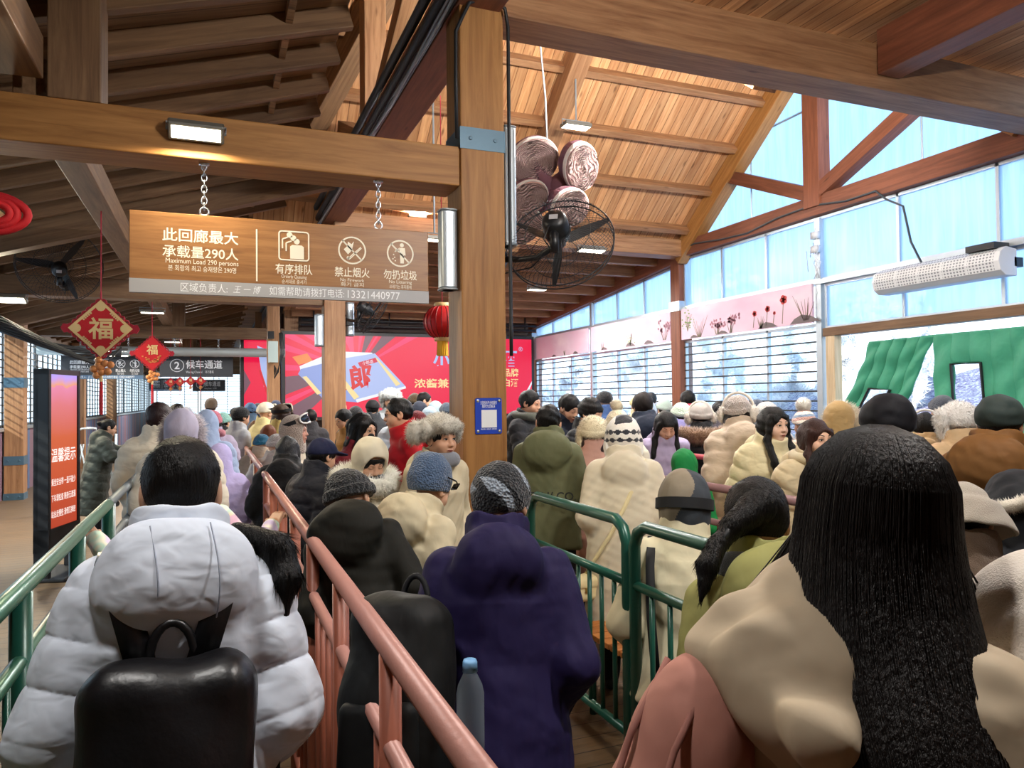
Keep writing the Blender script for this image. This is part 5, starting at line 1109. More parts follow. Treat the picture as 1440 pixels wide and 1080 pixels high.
# ---- hair and hats, head-local
def hair_sdf(style, seed=0):
    scalp = el((0, -0.014, 0.030), (0.088, 0.107, 0.102)); face = el((0, 0.125, -0.03), (0.08, 0.088, 0.092)); jaw = el((0, 0.07, -0.10), (0.13, 0.085, 0.09))
    nape = lambda x, y, z: -0.07-z
    if style in ('short', 'crop', 'fringe', 'bun', 'pony', 'tied'):
        sc = el((0, -0.014, 0.029), (0.085, 0.105, 0.1)) if style in ('crop', 'tied', 'bun', 'pony') else (el((0, -0.012, 0.034), (0.094, 0.112, 0.106)) if style == 'fringe' else scalp)
        fc = el((0, 0.125, -0.045), (0.08, 0.085, 0.082)) if style == 'fringe' else face
        f = cut(0.01, sub(0.01, sc, fc, jaw), nape)
        if style == 'bun': f = uni(0.015, f, el((0, -0.125, 0.035), (0.042, 0.04, 0.04)))
        if style == 'pony': f = uni(0.02, f, rc((0, -0.1, 0.02), (0, -0.14, 0.0), 0.025, 0.03), rc((0, -0.14, 0.0), (0.01, -0.15, -0.2), 0.032, 0.014))
        return wob(f, 0.0035 if style != 'tied' else 0.0015, 60, seed), (-0.12, -0.2, -0.24), (0.12, 0.12, 0.16)
    L = {'long': -0.42, 'verylong': -0.62, 'bob': -0.14, 'medium': -0.26}[style]
    b = loft([0.06, -0.04, L*0.4, L*0.75, L], [0.09, 0.098, 0.106, 0.1, 0.07], [0.1, 0.085, 0.066, 0.055, 0.03], None, [-0.018, -0.03, -0.05, -0.055, -0.055])
    f = uni(0.03, scalp, b); f = sub(0.012, f, el((0, 0.13, -0.07), (0.064, 0.12, 0.135)), el((0, 0.11, -0.28), (0.075, 0.10, 0.2)))
    lk = [rc((s*0.07, 0.045, 0.05), (s*0.09, 0.04, -0.1), 0.018, 0.024) for s in (1, -1)]+[rc((s*0.09, 0.04, -0.1), (s*0.112, 0.135, max(L, -0.24)), 0.024, 0.026) for s in (1, -1)]+([rc((s*0.112, 0.135, -0.24), (s*0.105, 0.165, -0.4), 0.026, 0.012) for s in (1, -1)] if L < -0.3 else [])
    if style == 'bob': lk = lk[:2]
    return wob(uni(0.02, f, *lk), 0.004, 45, seed), (-0.16, -0.18, L-0.03), (0.16, 0.21, 0.16)
def hat_sdf(kind, p):
    h = p.get('h', 0.0); t = p.get('t', 0.0); rib = p.get('rib', 0)
    base = el((0, -0.012-p.get('slouch', 0)*0.5, 0.035), (0.098+t, 0.115+t, 0.1+h+t)); brim = lambda off, k=0.38: (lambda x, y, z: (off+k*y)-z)
    def ribbed(f, amp=0.0045):
        if not rib: return f
        def g(x, y, z): return f(x, y, z)-amp*np.abs(np.sin(np.arctan2(y+0.012, x)*rib*0.5))
        return g
    if kind == 'beanie':
        f = cut(0.006, ribbed(base), brim(p.get('brim', 0.012))); 
        if p.get('fold', 1): f = uni(0.006, f, cut(0.006, ribbed(el((0, -0.012, 0.03), (0.108+t, 0.125+t, 0.125+t)), 0.005), brim(p.get('brim', 0.012)-0.004), (lambda x, y, z: z-(p.get('brim', 0.012)+0.045+0.38*y))))
        if p.get('ears'): f = uni(0.02, f, el((0.102, -0.005, -0.035), (0.026, 0.052, 0.075)), el((-0.102, -0.005, -0.035), (0.026, 0.052, 0.075)))
        if p.get('slouch'): f = uni(0.06, f, cut(0.006, el((0, -0.07, 0.09+h), (0.075, 0.08, 0.06)), brim(0.02)))
        return f
    if kind == 'cap': return uni(0.008, cut(0.006, base, brim(0.02, 0.25)), cut(0.004, el((0, 0.1, 0.045), (0.085, 0.11, 0.016)), lambda x, y, z: 0.06-y))
    if kind == 'trapper' and p.get('up'):
        f = cut(0.01, el((0, -0.015, 0.04), (0.106, 0.122, 0.115)), brim(0.02, 0.3)); return uni(0.02, f, el((0, 0.09, 0.085), (0.088, 0.034, 0.042)), el((0.112, -0.03, 0.055), (0.034, 0.06, 0.06)), el((-0.112, -0.03, 0.055), (0.034, 0.06, 0.06)), el((0.15, -0.06, 0.04), (0.045, 0.045, 0.07)), el((-0.15, -0.06, 0.04), (0.045, 0.045, 0.07)))
    if kind == 'trapper':
        f = cut(0.01, el((0, -0.015, 0.04), (0.108, 0.125, 0.115)), brim(0.0, 0.3)); 
        return uni(0.02, f, el((0, 0.095, 0.075), (0.088, 0.036, 0.05)), el((0.112, -0.01, 0.03), (0.036, 0.065, 0.085)), el((-0.112, -0.01, 0.03), (0.036, 0.065, 0.085)), el((0.135, -0.05, 0.055), (0.04, 0.06, 0.06)) if p.get('up') else el((0.1, 0, -0.05), (0.03, 0.05, 0.06)), el((-0.135, -0.05, 0.055), (0.04, 0.06, 0.06)) if p.get('up') else el((-0.1, 0, -0.05), (0.03, 0.05, 0.06)))
    if kind == 'bucket':
        return uni(0.012, cut(0.006, base, lambda x, y, z: 0.01-z), cut(0.004, sub(0.004, loft([-0.05, 0.06], [0.165, 0.108], [0.18, 0.122], None, [0, -0.01]), loft([-0.07, 0.045], [0.16, 0.1], [0.175, 0.114], None, [0, -0.01])), lambda x, y, z: -0.045-z))
    if kind == 'hoodcap':      # close hood over the head
        return sub(0.012, uni(0.03, el((0, -0.018, 0.02), (0.112, 0.132, 0.142)), loft([-0.2, -0.04], [0.11, 0.1], [0.11, 0.1], None, [-0.02, -0.01])), el((0, 0.14, -0.02), (p.get('open', 0.078), 0.11, 0.112)))
    if kind == 'dome': return cut(0.006, base, brim(0.02, 0.2))
    raise KeyError(kind)

# ---- whole figure
def Tm(*v): return Matrix.Translation(v)
def Rx_(a): return Matrix.Rotation(R(a), 4, 'X')
def Ry_(a): return Matrix.Rotation(R(a), 4, 'Y')
def Rz_(a): return Matrix.Rotation(R(a), 4, 'Z')
ARM = {'down': ((0.215, -0.02, 0.16), (0.215, 0.06, -0.07)), 'pocket': ((0.225, -0.06, 0.16), (0.155, 0.13, 0.0)), 'phone': ((0.205, 0.04, 0.18), (0.08, 0.28, 0.26)), 'hug': ((0.205, 0.07, 0.17), (0.03, 0.26, 0.12))}
RMS = {}
PEOPLE = []; BUDGET = []
def person(px, py, w, label, face=0, H=None, coat=None, ctype='puffer', length=0.30, th=0.03, band=0.1, hood=None, hoodc=None, fur=None, hair='short', hairc='#0c0a0a', hat=None, hatc='#222222', pom=None, arms='pocket', lean=4, side=0, twist=0, nod=8, turn=0, roll=0, sit=False, eyes=None, skin='#cda184', trousers='#17181c', shoes='#1a1a1a', cat='person', extra=None, group=None, puffamp=0.016, hatkind=None, scarf=None, mask=None, belly=0.0, gloves=None, handpose=0.6, det=1.0, X=None, hatp=None, earmuff=None, cmat=None, legs=True, scale=None, mats_hat=None, hatlab=None, neckfur=None, hideface=False, collar=None, haircut=None):
    pxm = F_PX/w*det; hv = lambda a, b, lim=0.03: float(min(max(a/pxm*b, 0.0028), lim))
    hipz = 0.93 if not sit else 0.56
    TF = Tm(0, 0, hipz) @ Ry_(side) @ Rx_(-lean) @ Rz_(twist)
    HF = TF @ Tm(0, 0.012, 0.545) @ Rz_(turn) @ Rx_(-(nod-lean)) @ Ry_(roll) @ Tm(0, 0.02, 0.1)
    top = 0.12+({'beanie': 0.012+(hatp or {}).get('h', 0)+(hatp or {}).get('t', 0), 'trapper': 0.035, 'hoodcap': 0.04, 'bucket': 0.015, 'cap': 0.015, 'dome': 0.03}.get(hat[0] if hat else None, 0.012 if hair else 0.0))+(pom[0]*1.7 if pom else 0)
    if hood == 'up': top = 0.165
    hc = HF @ Vector((0, -0.01, 0)); tz = max((HF @ Vector((0, -0.012, top))).z, (HF @ Vector((0, -0.09, top-0.05))).z)
    tgt = at(px, py, w); s = scale or tgt.z/tz
    BUDGET.append((label, round(s*1.7, 2), tuple(round(q, 2) for q in tgt[:2])))
    s = min(max(s, 0.60), 1.15)
    rot = Matrix.Rotation(-R(face), 4, 'Z'); off = rot @ Vector((hc.x, hc.y, 0))*s; base = Vector((tgt.x-off.x, tgt.y-off.y, 0)); 
    if X is not None: base.x = X
    RM = Matrix.Translation(base) @ rot @ Matrix.Diagonal((s, s, s, 1))
    shz = 0.43; A = arms if isinstance(arms, dict) else {'L': ARM[arms], 'R': ARM[arms]}; sh = {}; J = {}
    for q, sg in (('L', -1), ('R', 1)):
        e_, w_ = (ARM[A[q]] if isinstance(A[q], str) else A[q]); fl = lambda p, c=isinstance(A[q], str) or not isinstance(arms, dict): Vector((sg*p[0], p[1], p[2])); J[q] = (TF @ Vector((sg*0.155, 0, shz)), TF @ fl(e_), TF @ fl(w_))
    if sit: KN = [(sg*0.11, 0.40, 0.55) for sg in (-1, 1)]; AN = [(sg*0.12, 0.44, 0.09) for sg in (-1, 1)]
    else: KN = [(sg*0.10, 0.015, 0.49) for sg in (-1, 1)]; AN = [(sg*0.105, -0.015, 0.09) for sg in (-1, 1)]
    HP = [(sg*0.09, 0, hipz-0.02) for sg in (-1, 1)]
    # body: head and neck fine, the rest coarse under the clothes
    hh = hv(1.35, 1, 0.012); V, F = head_mesh(hh); parts = [(tv(V, HF), F, 0)]
    seen = eyes is not None
    if seen:
        for v, t, m in face_parts(eyes): parts.append((tv(v, HF), t, m))
    core = [xf(loft([-0.12, 0.0, 0.2, 0.36, 0.46, 0.53], [0.15, 0.16, 0.14, 0.165, 0.13, 0.055], [0.1, 0.1, 0.09, 0.1, 0.07, 0.05]), TF)]
    for q in 'LR': core += [rc(J[q][0], J[q][1], 0.045, 0.036), rc(J[q][1], J[q][2], 0.036, 0.026)]
    for i in (0, 1): core += [rc(HP[i], KN[i], 0.075, 0.05), rc(KN[i], AN[i], 0.048, 0.034), rc(AN[i], Vector(AN[i])+Vector((0, 0.12, -0.05)), 0.034, 0.026)]
    pts = [p for q in 'LR' for p in J[q]]+[Vector(a) for a in KN+AN+HP]+[TF @ Vector((0, 0, 0.5)), TF @ Vector((0.2, 0.12, 0)), TF @ Vector((-0.2, -0.12, 0))]
    lo = [min(p[i] for p in pts)-0.09 for i in range(3)]; hi = [max(p[i] for p in pts)+0.12 for i in range(3)]; lo[2] = max(lo[2], 0.0)
    Vb, Fb = iso(uni(0.04, *core), lo, hi, 0.03); parts.append((Vb, Fb, 0))
    if w < 9 and not gloves:
        for q, sg in (('L', -1), ('R', 1)):
            d = (J[q][2]-J[q][1]).normalized(); z = Vector((0, 0, 1))-d*d.z
            if z.length < 0.1: z = Vector((sg, 0, 0))-d*d.x*sg
            z.normalize(); x = d.cross(z); M = Matrix((x, d, z)).transposed().to_4x4(); M.translation = J[q][2]+d*0.02
            Vh, Fh = hand_mesh(hv(1.6, 1, 0.01), handpose, 1 if sg > 0 else -1); parts.append((tv(Vh, M), Fh, 0))
    sk = skinmat(skin); body = nobj('person', parts, [sk, flat('eye_white', '#d8d2cc', 0.3), flat('dark_iris', '#150d0a', 0.2), flat('lip', '#a8584f', 0.45), flat('brow_hair', '#1a1210', 0.7), flat('mouth_shadow', '#5a2c28', 0.6)])
    body.matrix_local = RM; RMS[body.name] = RM; tag(body, label, cat, group or 'people waiting in the queues')
    cm = cmat or cloth(coat or '#333333', 'puffer' if ctype == 'puffer' else ('wool' if ctype == 'wool' else 'plain'))
    # coat
    pf = (band, puffamp) if ctype == 'puffer' else None
    L = -length; rx = [0.185+th+belly*0.5, 0.168+th+belly, 0.152+th+belly, 0.16+th, 0.15+th*0.7, 0.105+th*0.4, 0.078]; ry = [0.135+th+belly, 0.125+th+belly, 0.112+th+belly*1.4, 0.12+th*0.9, 0.098+th*0.7, 0.078+th*0.4, 0.072]
    fs = [xf(loft([L, -0.03, 0.16, 0.33, 0.42, 0.475, 0.53], rx, ry, None, [0.0, 0.0, 0.0, -0.005, -0.01, -0.012, -0.005], pf), TF)] if not sit else [xf(loft([-0.13, -0.03, 0.16, 0.33, 0.42, 0.475, 0.53], rx, ry, None, None, pf), TF)]
    if sit: fs += [rc((sg*0.1, 0.05, 0.54), (sg*0.11, 0.28, 0.55), 0.1+th*0.5, 0.085+th*0.5) for sg in (-1, 1)]
    fs.append(rc(TF @ Vector((-0.13, -0.005, 0.425)), TF @ Vector((0.13, -0.005, 0.425)), 0.052+th*0.55, 0.052+th*0.55))
    nb = 3 if ctype == 'puffer' else None
    for q in 'LR':
        a, e_, w_ = J[q]; fs += [rc(a, e_, 0.056+th*0.62, 0.048+th*0.55, (nb, puffamp) if nb else None), rc(e_, w_, 0.048+th*0.55, 0.04+th*0.3, (nb, puffamp) if nb else None)]
    fs.append(xf(cut(0.012, loft([0.46, 0.63], [0.098+th*0.4, 0.094+th*0.2], [0.095+th*0.4, 0.096+th*0.2], None, [0.0, 0.018]), lambda x, y, z: z-(0.592-0.45*y)), TF))
    if hood == 'down' or hood == 'big':
        k = 0.95 if hood == 'down' else 1.15
        fs.append(xf(sub(0.02, el((0, -0.118*k, 0.455), (0.145*k, 0.082*k, 0.122*k)), el((0, -0.04, 0.60), (0.095, 0.075, 0.11))), TF))
    if hood == 'up':
        fs.append(xf(hat_sdf('hoodcap', {'open': 0.08}), HF)); fs.append(rc(HF @ Vector((0, -0.05, -0.06)), TF @ Vector((0, -0.04, 0.46)), 0.095, 0.1))
    f0 = uni(0.035, *fs)
    cut_ = [xf(el((0, 0.02, 0.655), (0.082, 0.105, 0.12)), TF)]
    if hood == 'up': cut_ = [xf(el((0, 0.13, -0.03), (0.076, 0.12, 0.1)), HF)]
    f1 = sub(0.02, f0, *cut_); f1 = wob(f1, 0.0045 if ctype != 'wool' else 0.003, 16, len(PEOPLE)); f1 = wob(f1, 0.0016, 60, len(PEOPLE)+5)
    if haircut: f1 = haircut(f1, TF, HF)
    pts = [p for q in 'LR' for p in J[q]]+[TF @ Vector((sx_*(0.24+th), sy_*(0.17+th), z)) for sx_ in (-1, 1) for sy_ in (-1, 1) for z in ((L if not sit else -0.13), 0.5)]
    if sit: pts += [Vector((sg*0.24, 0.4, 0.42)) for sg in (-1, 1)]
    if hood in ('down', 'big'): pts += [TF @ Vector((0, -0.28, 0.3)), TF @ Vector((0.15, -0.2, 0.56))]
    if hood == 'up': pts += [HF @ Vector((sx_*0.12, sy_*0.16, z)) for sx_ in (-1, 1) for sy_ in (-1, 1) for z in (-0.2, 0.17)]
    lo = [min(p[i] for p in pts)-0.085-th for i in range(3)]; hi = [max(p[i] for p in pts)+0.085+th for i in range(3)]
    V, F = iso(f1, lo, hi, hv(2.4, 1, 0.028)); co = nobj('coat', [(V, F, 0)], cm, body)
    # trousers and shoes
    if legs:
        fs = [rc(HP[i], KN[i], 0.1, 0.078) for i in (0, 1)]+[rc(KN[i], Vector(AN[i])+Vector((0, 0, 0.02)), 0.078, 0.066) for i in (0, 1)]
        hz = max(p[2] for p in HP)+0.1
        V, F = iso(uni(0.03, *fs), (-0.24, -0.14, 0.05), (0.24, (0.55 if sit else 0.16), hz), 0.03); nobj('trousers', [(V, F, 0)], cloth(trousers, 'plain'), body)
        for i in (0, 1):
            a = Vector(AN[i]); fs = uni(0.02, el((a.x, a.y+0.07, 0.045), (0.052, 0.145, 0.045)), rc((a.x, a.y, 0.06), (a.x, a.y, 0.13), 0.05, 0.052)); fs = cut(0.004, fs, lambda x, y, z: 0.002-z)
            V, F = iso(fs, (a.x-0.07, a.y-0.1, 0), (a.x+0.07, a.y+0.24, 0.2), 0.022); nobj('shoe', [(V, F, 0)], cloth(shoes, 'plain', 0.5), body)
    # hair, hat
    if hair:
        fh, lo, hi = hair_sdf(hair, len(PEOPLE)); 
        if hat or hood == 'up': fh = cut(0.004, fh, lambda x, y, z: z-(0.035+0.3*y))
        V, F = iso(fh, lo, hi, hv(1.8, 1, 0.015)); pr = [(tv(V, HF), F, 0)]
        if w < 5.5 and not hat and hood != 'up':
            P, T = spikes(V, F, int(3000 if w < 3 else 1100), 0.014 if hair in ('short', 'crop', 'fringe', 'tied') else 0.03, 0.0009*max(1, w/2.5), (0, -0.3, -0.9), 3, None, 0.4, True); pr.append((tv(P, HF), T, 0))
        nobj('hair', pr, hairmat(hairc), body)
    if hat:
        hp = dict(hatp or {}); fh = wob(hat_sdf(hat[0], hp), 0.002, 50, len(PEOPLE)); hi_ = 0.16+hp.get('h', 0)+hp.get('t', 0); V, F = iso(fh, (-0.2, -0.22, -0.21 if hat[0] == 'hoodcap' else -0.13), (0.2, 0.23, hi_), hv(1.7, 1, 0.014))
        kind = hat[1] if len(hat) > 1 else 'knit'; hm = mats_hat or [cloth(hatc, kind)]; mi = hatlab(V[F].mean(1)) if hatlab else 0; pr = [(tv(V, HF), F, mi)]
        if kind == 'fur':
            P, T = spikes(V, F, int(min(9000, 16000/w)), 0.022, 0.0018*max(0.6, w/4), (0, 0, -0.25), 4); pr.append((tv(P, HF), T, 0))
        ho = nobj('hood' if hat[0] == 'hoodcap' else 'hat', pr, hm, body)
        if pom:
            c = np.array((0, -0.02-hp.get('slouch', 0)*1.2, 0.14+hp.get('h', 0)+pom[0]*0.55)); V, F = iso(wob(el(c, (pom[0],)*3), 0.003, 90, 2), c-pom[0]*1.1, c+pom[0]*1.1, hv(2.0, 1, 0.015)); P, T = spikes(V, F, int(min(3500, 7000/w)), pom[0]*0.35, 0.0016*max(0.6, w/4), (0, 0, 0), 5)
            nobj('pompom', [(tv(V, HF), F, 0), (tv(P, HF), T, 0)], cloth(pom[1], 'fur'), ho)
    if earmuff:
        fs = [el((sg*0.112, 0.0, -0.01), (0.036, 0.055, 0.06)) for sg in (-1, 1)]; V, F = iso(wob(uni(0, *fs), 0.003, 90, 3), (-0.17, -0.08, -0.09), (0.17, 0.08, 0.07), hv(2, 1, 0.014)); P, T = spikes(V, F, int(min(4000, 9000/w)), 0.016, 0.0016*max(0.6, w/4), (0, 0, 0), 6)
        b = MB().tube([tuple(HF @ Vector((0.115*math.cos(t), 0.0, 0.03+0.125*math.sin(t)))) for t in np.linspace(0, math.pi, 14)], 0.011, 6)
        nobj('earmuffs', [(tv(V, HF), F, 0), (tv(P, HF), T, 0), (np.array(b.v, float), np.array([q for q in b.f if len(q) == 4]), 0)], cloth(earmuff, 'fur'), body)
    if fur:      # fur edging of the hood: a tube along points
        kind, fc = fur
        if kind == 'ring': pp = [HF @ Vector((0.098*math.cos(t), 0.075-0.02*math.sin(t), -0.015+0.125*math.sin(t))) for t in np.linspace(0, 2*math.pi, 20)]
        else: pp = [TF @ Vector((0.20*math.cos(t)*1.0, -0.03+0.165*math.sin(t) if math.sin(t) < 0 else 0.07*math.sin(t), 0.505-0.05*abs(math.sin(t))+(0.0 if math.sin(t) < 0 else -0.06))) for t in np.linspace(-0.35, -math.pi+0.35, 14)] if kind == 'back' else [TF @ Vector((0.155*math.cos(t), -0.01+0.135*math.sin(t), 0.515-0.02*math.sin(t))) for t in np.linspace(0, 2*math.pi, 20)]
        r = 0.034 if kind == 'ring' else 0.048; fs = uni(0.02, *[rc(a, b, r, r) for a, b in zip(pp[:-1], pp[1:])]); lo = [min(p[i] for p in pp)-r*1.3 for i in range(3)]; hi = [max(p[i] for p in pp)+r*1.3 for i in range(3)]
        V, F = iso(wob(fs, 0.004, 60, 4), lo, hi, hv(2.2, 1, 0.018)); P, T = spikes(V, F, int(min(14000, 26000/w)), 0.045, 0.0017*max(0.7, w/4), (0, 0, -0.2), 7, None, 0.8); nobj('fur_trim', [(V, F, 0), (P, T, 0)], cloth(fc, 'fur'), body)
    if scarf:
        fs = xf(wob(tor((0, 0.005, 0.525), 0.1, 0.098, 0.042), 0.006, 40, 1), TF); pts = [TF @ Vector((a, b, c)) for a in (-0.15, 0.15) for b in (-0.15, 0.15) for c in (0.46, 0.6)]; V, F = iso(fs, [min(p[i] for p in pts) for i in range(3)], [max(p[i] for p in pts) for i in range(3)], hv(2.2, 1, 0.02)); nobj('scarf', [(V, F, 0)], cloth(scarf, 'wool'), body)
    if mask:
        fs = cut(0.004, uni(0.02, el((0, 0.045, -0.05), (0.068, 0.06, 0.062)), el((0, 0.075, -0.035), (0.03, 0.04, 0.035))), lambda x, y, z: z+0.01-0.1*(0.1-y)*0, lambda x, y, z: -0.0-y); V, F = iso(fs, (-0.09, -0.01, -0.13), (0.09, 0.13, 0.02), hv(1.6, 1, 0.012)); nobj('face_mask', [(tv(V, HF), F, 0)], cloth(mask, 'plain'), body)
    PEOPLE.append(body); body['s_'] = 0; del body['s_']
    if extra: extra(body, TF, HF, J, hv)
    return body
def glasses(body, TF, HF, J, hv, c='#151515'):
    b = MB()
    for s in (1, -1):
        b.tube([tuple(HF @ Vector((s*0.032+0.021*math.cos(t), 0.1-0.003*abs(math.cos(t)), 0.002+0.017*math.sin(t)))) for t in np.linspace(0, 2*math.pi, 17)[:-1]], 0.0016, 5, 0, True); b.tube([tuple(HF @ Vector(p)) for p in ((s*0.053, 0.097, 0.006), (s*0.075, 0.07, 0.008), (s*0.082, 0.0, 0.008), (s*0.08, -0.02, -0.01))], 0.0016, 5)
    b.tube([tuple(HF @ Vector(p)) for p in ((-0.011, 0.1, 0.006), (0, 0.104, 0.009), (0.011, 0.1, 0.006))], 0.0016, 5); b.build('glasses', flat('spectacle_frame', c, 0.3, 0.4), body, None, True)
def goggles(frame_c='#e4e2dd', lens_c='#15171c', z=0.075, up=True):
    def f(body, TF, HF, J, hv):
        b = MB(); M = HF @ Tm(0, 0.0, z) @ Rx_(18 if up else 0); n = 26; out, inn = [], []
        for k in range(n):
            t = 2*math.pi*k/n; x = 0.092*math.copysign(abs(math.cos(t))**0.7, math.cos(t)); zz = 0.046*math.copysign(abs(math.sin(t))**0.7, math.sin(t)); 
            if math.sin(t) < 0: zz += 0.022*math.exp(-(x/0.02)**2)
            yy = 0.128-0.055*(x/0.09)**2; out.append((x, yy, zz)); inn.append((x*0.86, yy+0.006, zz*0.8))
        b.tube([tuple(M @ Vector(p)) for p in out], 0.0085, 7, 0, True); o = b.build('goggles', flat('goggle_frame_'+frame_c[1:], frame_c, 0.4), body, None, True)
        c = Vector((0, 0.135, 0)); q = MB(); q.add([tuple(M @ c)]+[tuple(M @ Vector(p)) for p in inn]+[tuple(M @ Vector(p)) for p in out], [(0, 1+(k+1) % n, 1+k) for k in range(n)]+[(1+k, 1+(k+1) % n, 1+n+(k+1) % n, 1+n+k) for k in range(n)]); q.build('lens', flat('goggle_lens_'+lens_c[1:], lens_c, 0.08, 0.3), o, None, True)
        s = MB().tube([tuple(M @ Vector((0.11*math.cos(t), -0.005+0.128*math.sin(t), 0.005))) for t in np.linspace(0.25, -math.pi-0.25, 22)], 0.02, 8, 0, False, 0.25, None); 
        r = MB(); P = [M @ Vector((0.112*math.cos(t), -0.005+0.132*math.sin(t), 0.0)) for t in np.linspace(0.3, -math.pi-0.3, 24)]; up_ = (M.to_3x3() @ Vector((0, 0, 1)))*0.018; r.add([tuple(p+up_) for p in P]+[tuple(p-up_) for p in P], [(i, i+1, 24+i+1, 24+i) for i in range(23)]); r.build('strap', flat('black_elastic', '#101114', 0.8), o, None, True)
    return f
def ribbon(pts, wd, nrm, th=0.004):
    """flat strap along points; nrm: outward direction at each point"""
    b = MB(); n = len(pts); v = []
    for i in range(n):
        p = Vector(pts[i]); t = (Vector(pts[min(i+1, n-1)])-Vector(pts[max(i-1, 0)])).normalized(); m = Vector(nrm[i]).normalized(); s = t.cross(m).normalized()*wd/2; v += [tuple(p+s), tuple(p-s), tuple(p-s+m*th), tuple(p+s+m*th)]
    f = []
    for i in range(n-1):
        for k in range(4): f.append((4*i+k, 4*i+(k+1) % 4, 4*(i+1)+(k+1) % 4, 4*(i+1)+k))
    f += [(3, 2, 1, 0), tuple(4*(n-1)+k for k in range(4))]; return b.add(v, f)
# ================================================================== the crowd
def pack(TF, body, label, c, w=0.3, off=None, straps=True, **k):
    return _pack(TF @ off if off else TF, body, label, c, w, straps=straps, **k)
def _pack(TF, body, label, c, w=0.3, straps=True, h=0.44, d=0.2, z=0.2, y=-0.17, th=0.03, cat='backpack', shiny=False, zip_=True, wide=0.07, group=None, roll=0.0, seed=0):
    """rucksack on the back of a figure; local frame is the torso"""
    M = RMS[body.name] @ TF; t = empty('backpack', M); tag(t, label, cat, group)
    m = flat('pack_leather_'+c[1:], c, 0.38, 0.0, bumps=(40, 0.15)) if shiny else cloth(c, 'plain', 0.65)
    yc = y-d/2
    f = uni(0.03, bxs((0, yc, z), (w/2, d/2, h/2), min(w, d)*0.42), el((0, yc-d*0.3, z-h*0.05), (w*0.46, d*0.36, h*0.42))); f = wob(f, 0.006, 14, seed); f = wob(f, 0.0018, 55, seed+1)
    V, F = iso(f, (-w/2-0.04, yc-d*0.75, z-h/2-0.04), (w/2+0.04, yc+d/2+0.03, z+h/2+0.04), 0.009); nobj('pack_body', [(V, F, 0)], m, t)
    f = wob(bxs((0, yc-d*0.55, z-h*0.22), (w*0.38, d*0.16, h*0.22), 0.03), 0.004, 20, seed+3); V, F = iso(f, (-w*0.42, yc-d*0.8, z-h*0.5), (w*0.42, yc-d*0.3, z+h*0.05), 0.009); nobj('front_pocket', [(V, F, 0)], m, t)
    sm = cloth('#15161a', 'plain', 0.7) if not shiny else m
    for s in ((-1, 1) if straps else ()):
        pts = [(s*0.05, y-0.03, z+h*0.42), (s*0.09, y+0.0, 0.42), (s*0.125, -0.10-th, 0.50), (s*0.135, -0.01, 0.5+th), (s*0.15, 0.1+th, 0.44), (s*0.17, 0.155+th, 0.28), (s*0.2, 0.11+th, 0.08), (s*0.2, -0.05, -0.02), (s*0.15, y-0.03, z-h*0.42)]
        nr = [(0, -1, 0.3), (0, -1, 0.5), (0, -0.5, 1), (0, 0, 1), (0, 0.7, 0.8), (0, 1, 0), (s, 0.6, 0), (s, 0, 0), (s, -0.3, -0.2)]
        ribbon(pts, wide, nr, 0.01).build('strap', sm, t, None, True)
    MB().tube([(0.035*math.cos(t)*1.2, yc+d*0.35, z+h*0.46+0.075*math.sin(t)) for t in np.linspace(0.0, math.pi, 12)], 0.009, 8).build('handle', sm, t, None, True)
    if zip_:
        MB().tube([(x*w*0.46, yc-d*0.2-0.25*d*(1-x*x), z+h*0.36*(1-0.55*abs(x)**3)) for x in np.linspace(-1, 1, 16)], 0.004, 6).build('zipper', flat('zip_gold', '#8c6a4a', 0.35, 0.6), t, None, True)
    return t
def bag(pos, r, label, c, cat='handbag', rz=0.0, strap=None, group=None, kind='plain', clasp=True):
    """small bag hanging from a strap; r = half sizes"""
    TM_ = Matrix.Translation(pos) @ Matrix.Rotation(rz, 4, 'Z'); t = empty('shoulder_bag', pos, rz); tag(t, label, cat, group); f = wob(bxs((0, 0, 0), r, min(r)*0.85), 0.004, 18, 3); V, F = iso(f, [-q-0.02 for q in r], [q+0.02 for q in r], 0.009); nobj('bag_body', [(V, F, 0)], cloth(c, kind), t)
    f = bxs((0, -r[1]*0.15, r[2]*0.45), (r[0]*1.02, r[1]*0.98, r[2]*0.5), min(r)*0.7); V, F = iso(f, [-q-0.02 for q in r], [q+0.03 for q in r], 0.009); nobj('bag_flap', [(V, F, 0)], cloth(c, kind, 0.55), t)
    if clasp: MB().rbox((-0.015, -r[1]-0.012, -0.01), (0.015, -r[1], 0.014), 0.004).build('clasp', flat('brass_clasp', '#b79a5a', 0.3, 0.8), t)
    if strap:
        mi = TM_.inverted(); ribbon([mi @ Vector(p) for p, n in strap], 0.022, [mi.to_3x3() @ Vector(n) for p, n in strap], 0.004).build('strap', cloth(c, kind, 0.6), t, None, True)
    return t
def world(body, TF, p): return RMS[body.name] @ TF @ Vector(p)
KEEP = {}
def keep(k, f=None):
    def g(body, TF, HF, J, hv):
        KEEP[k] = (body, TF, HF, J)
        if f: f(body, TF, HF, J, hv)
    return g
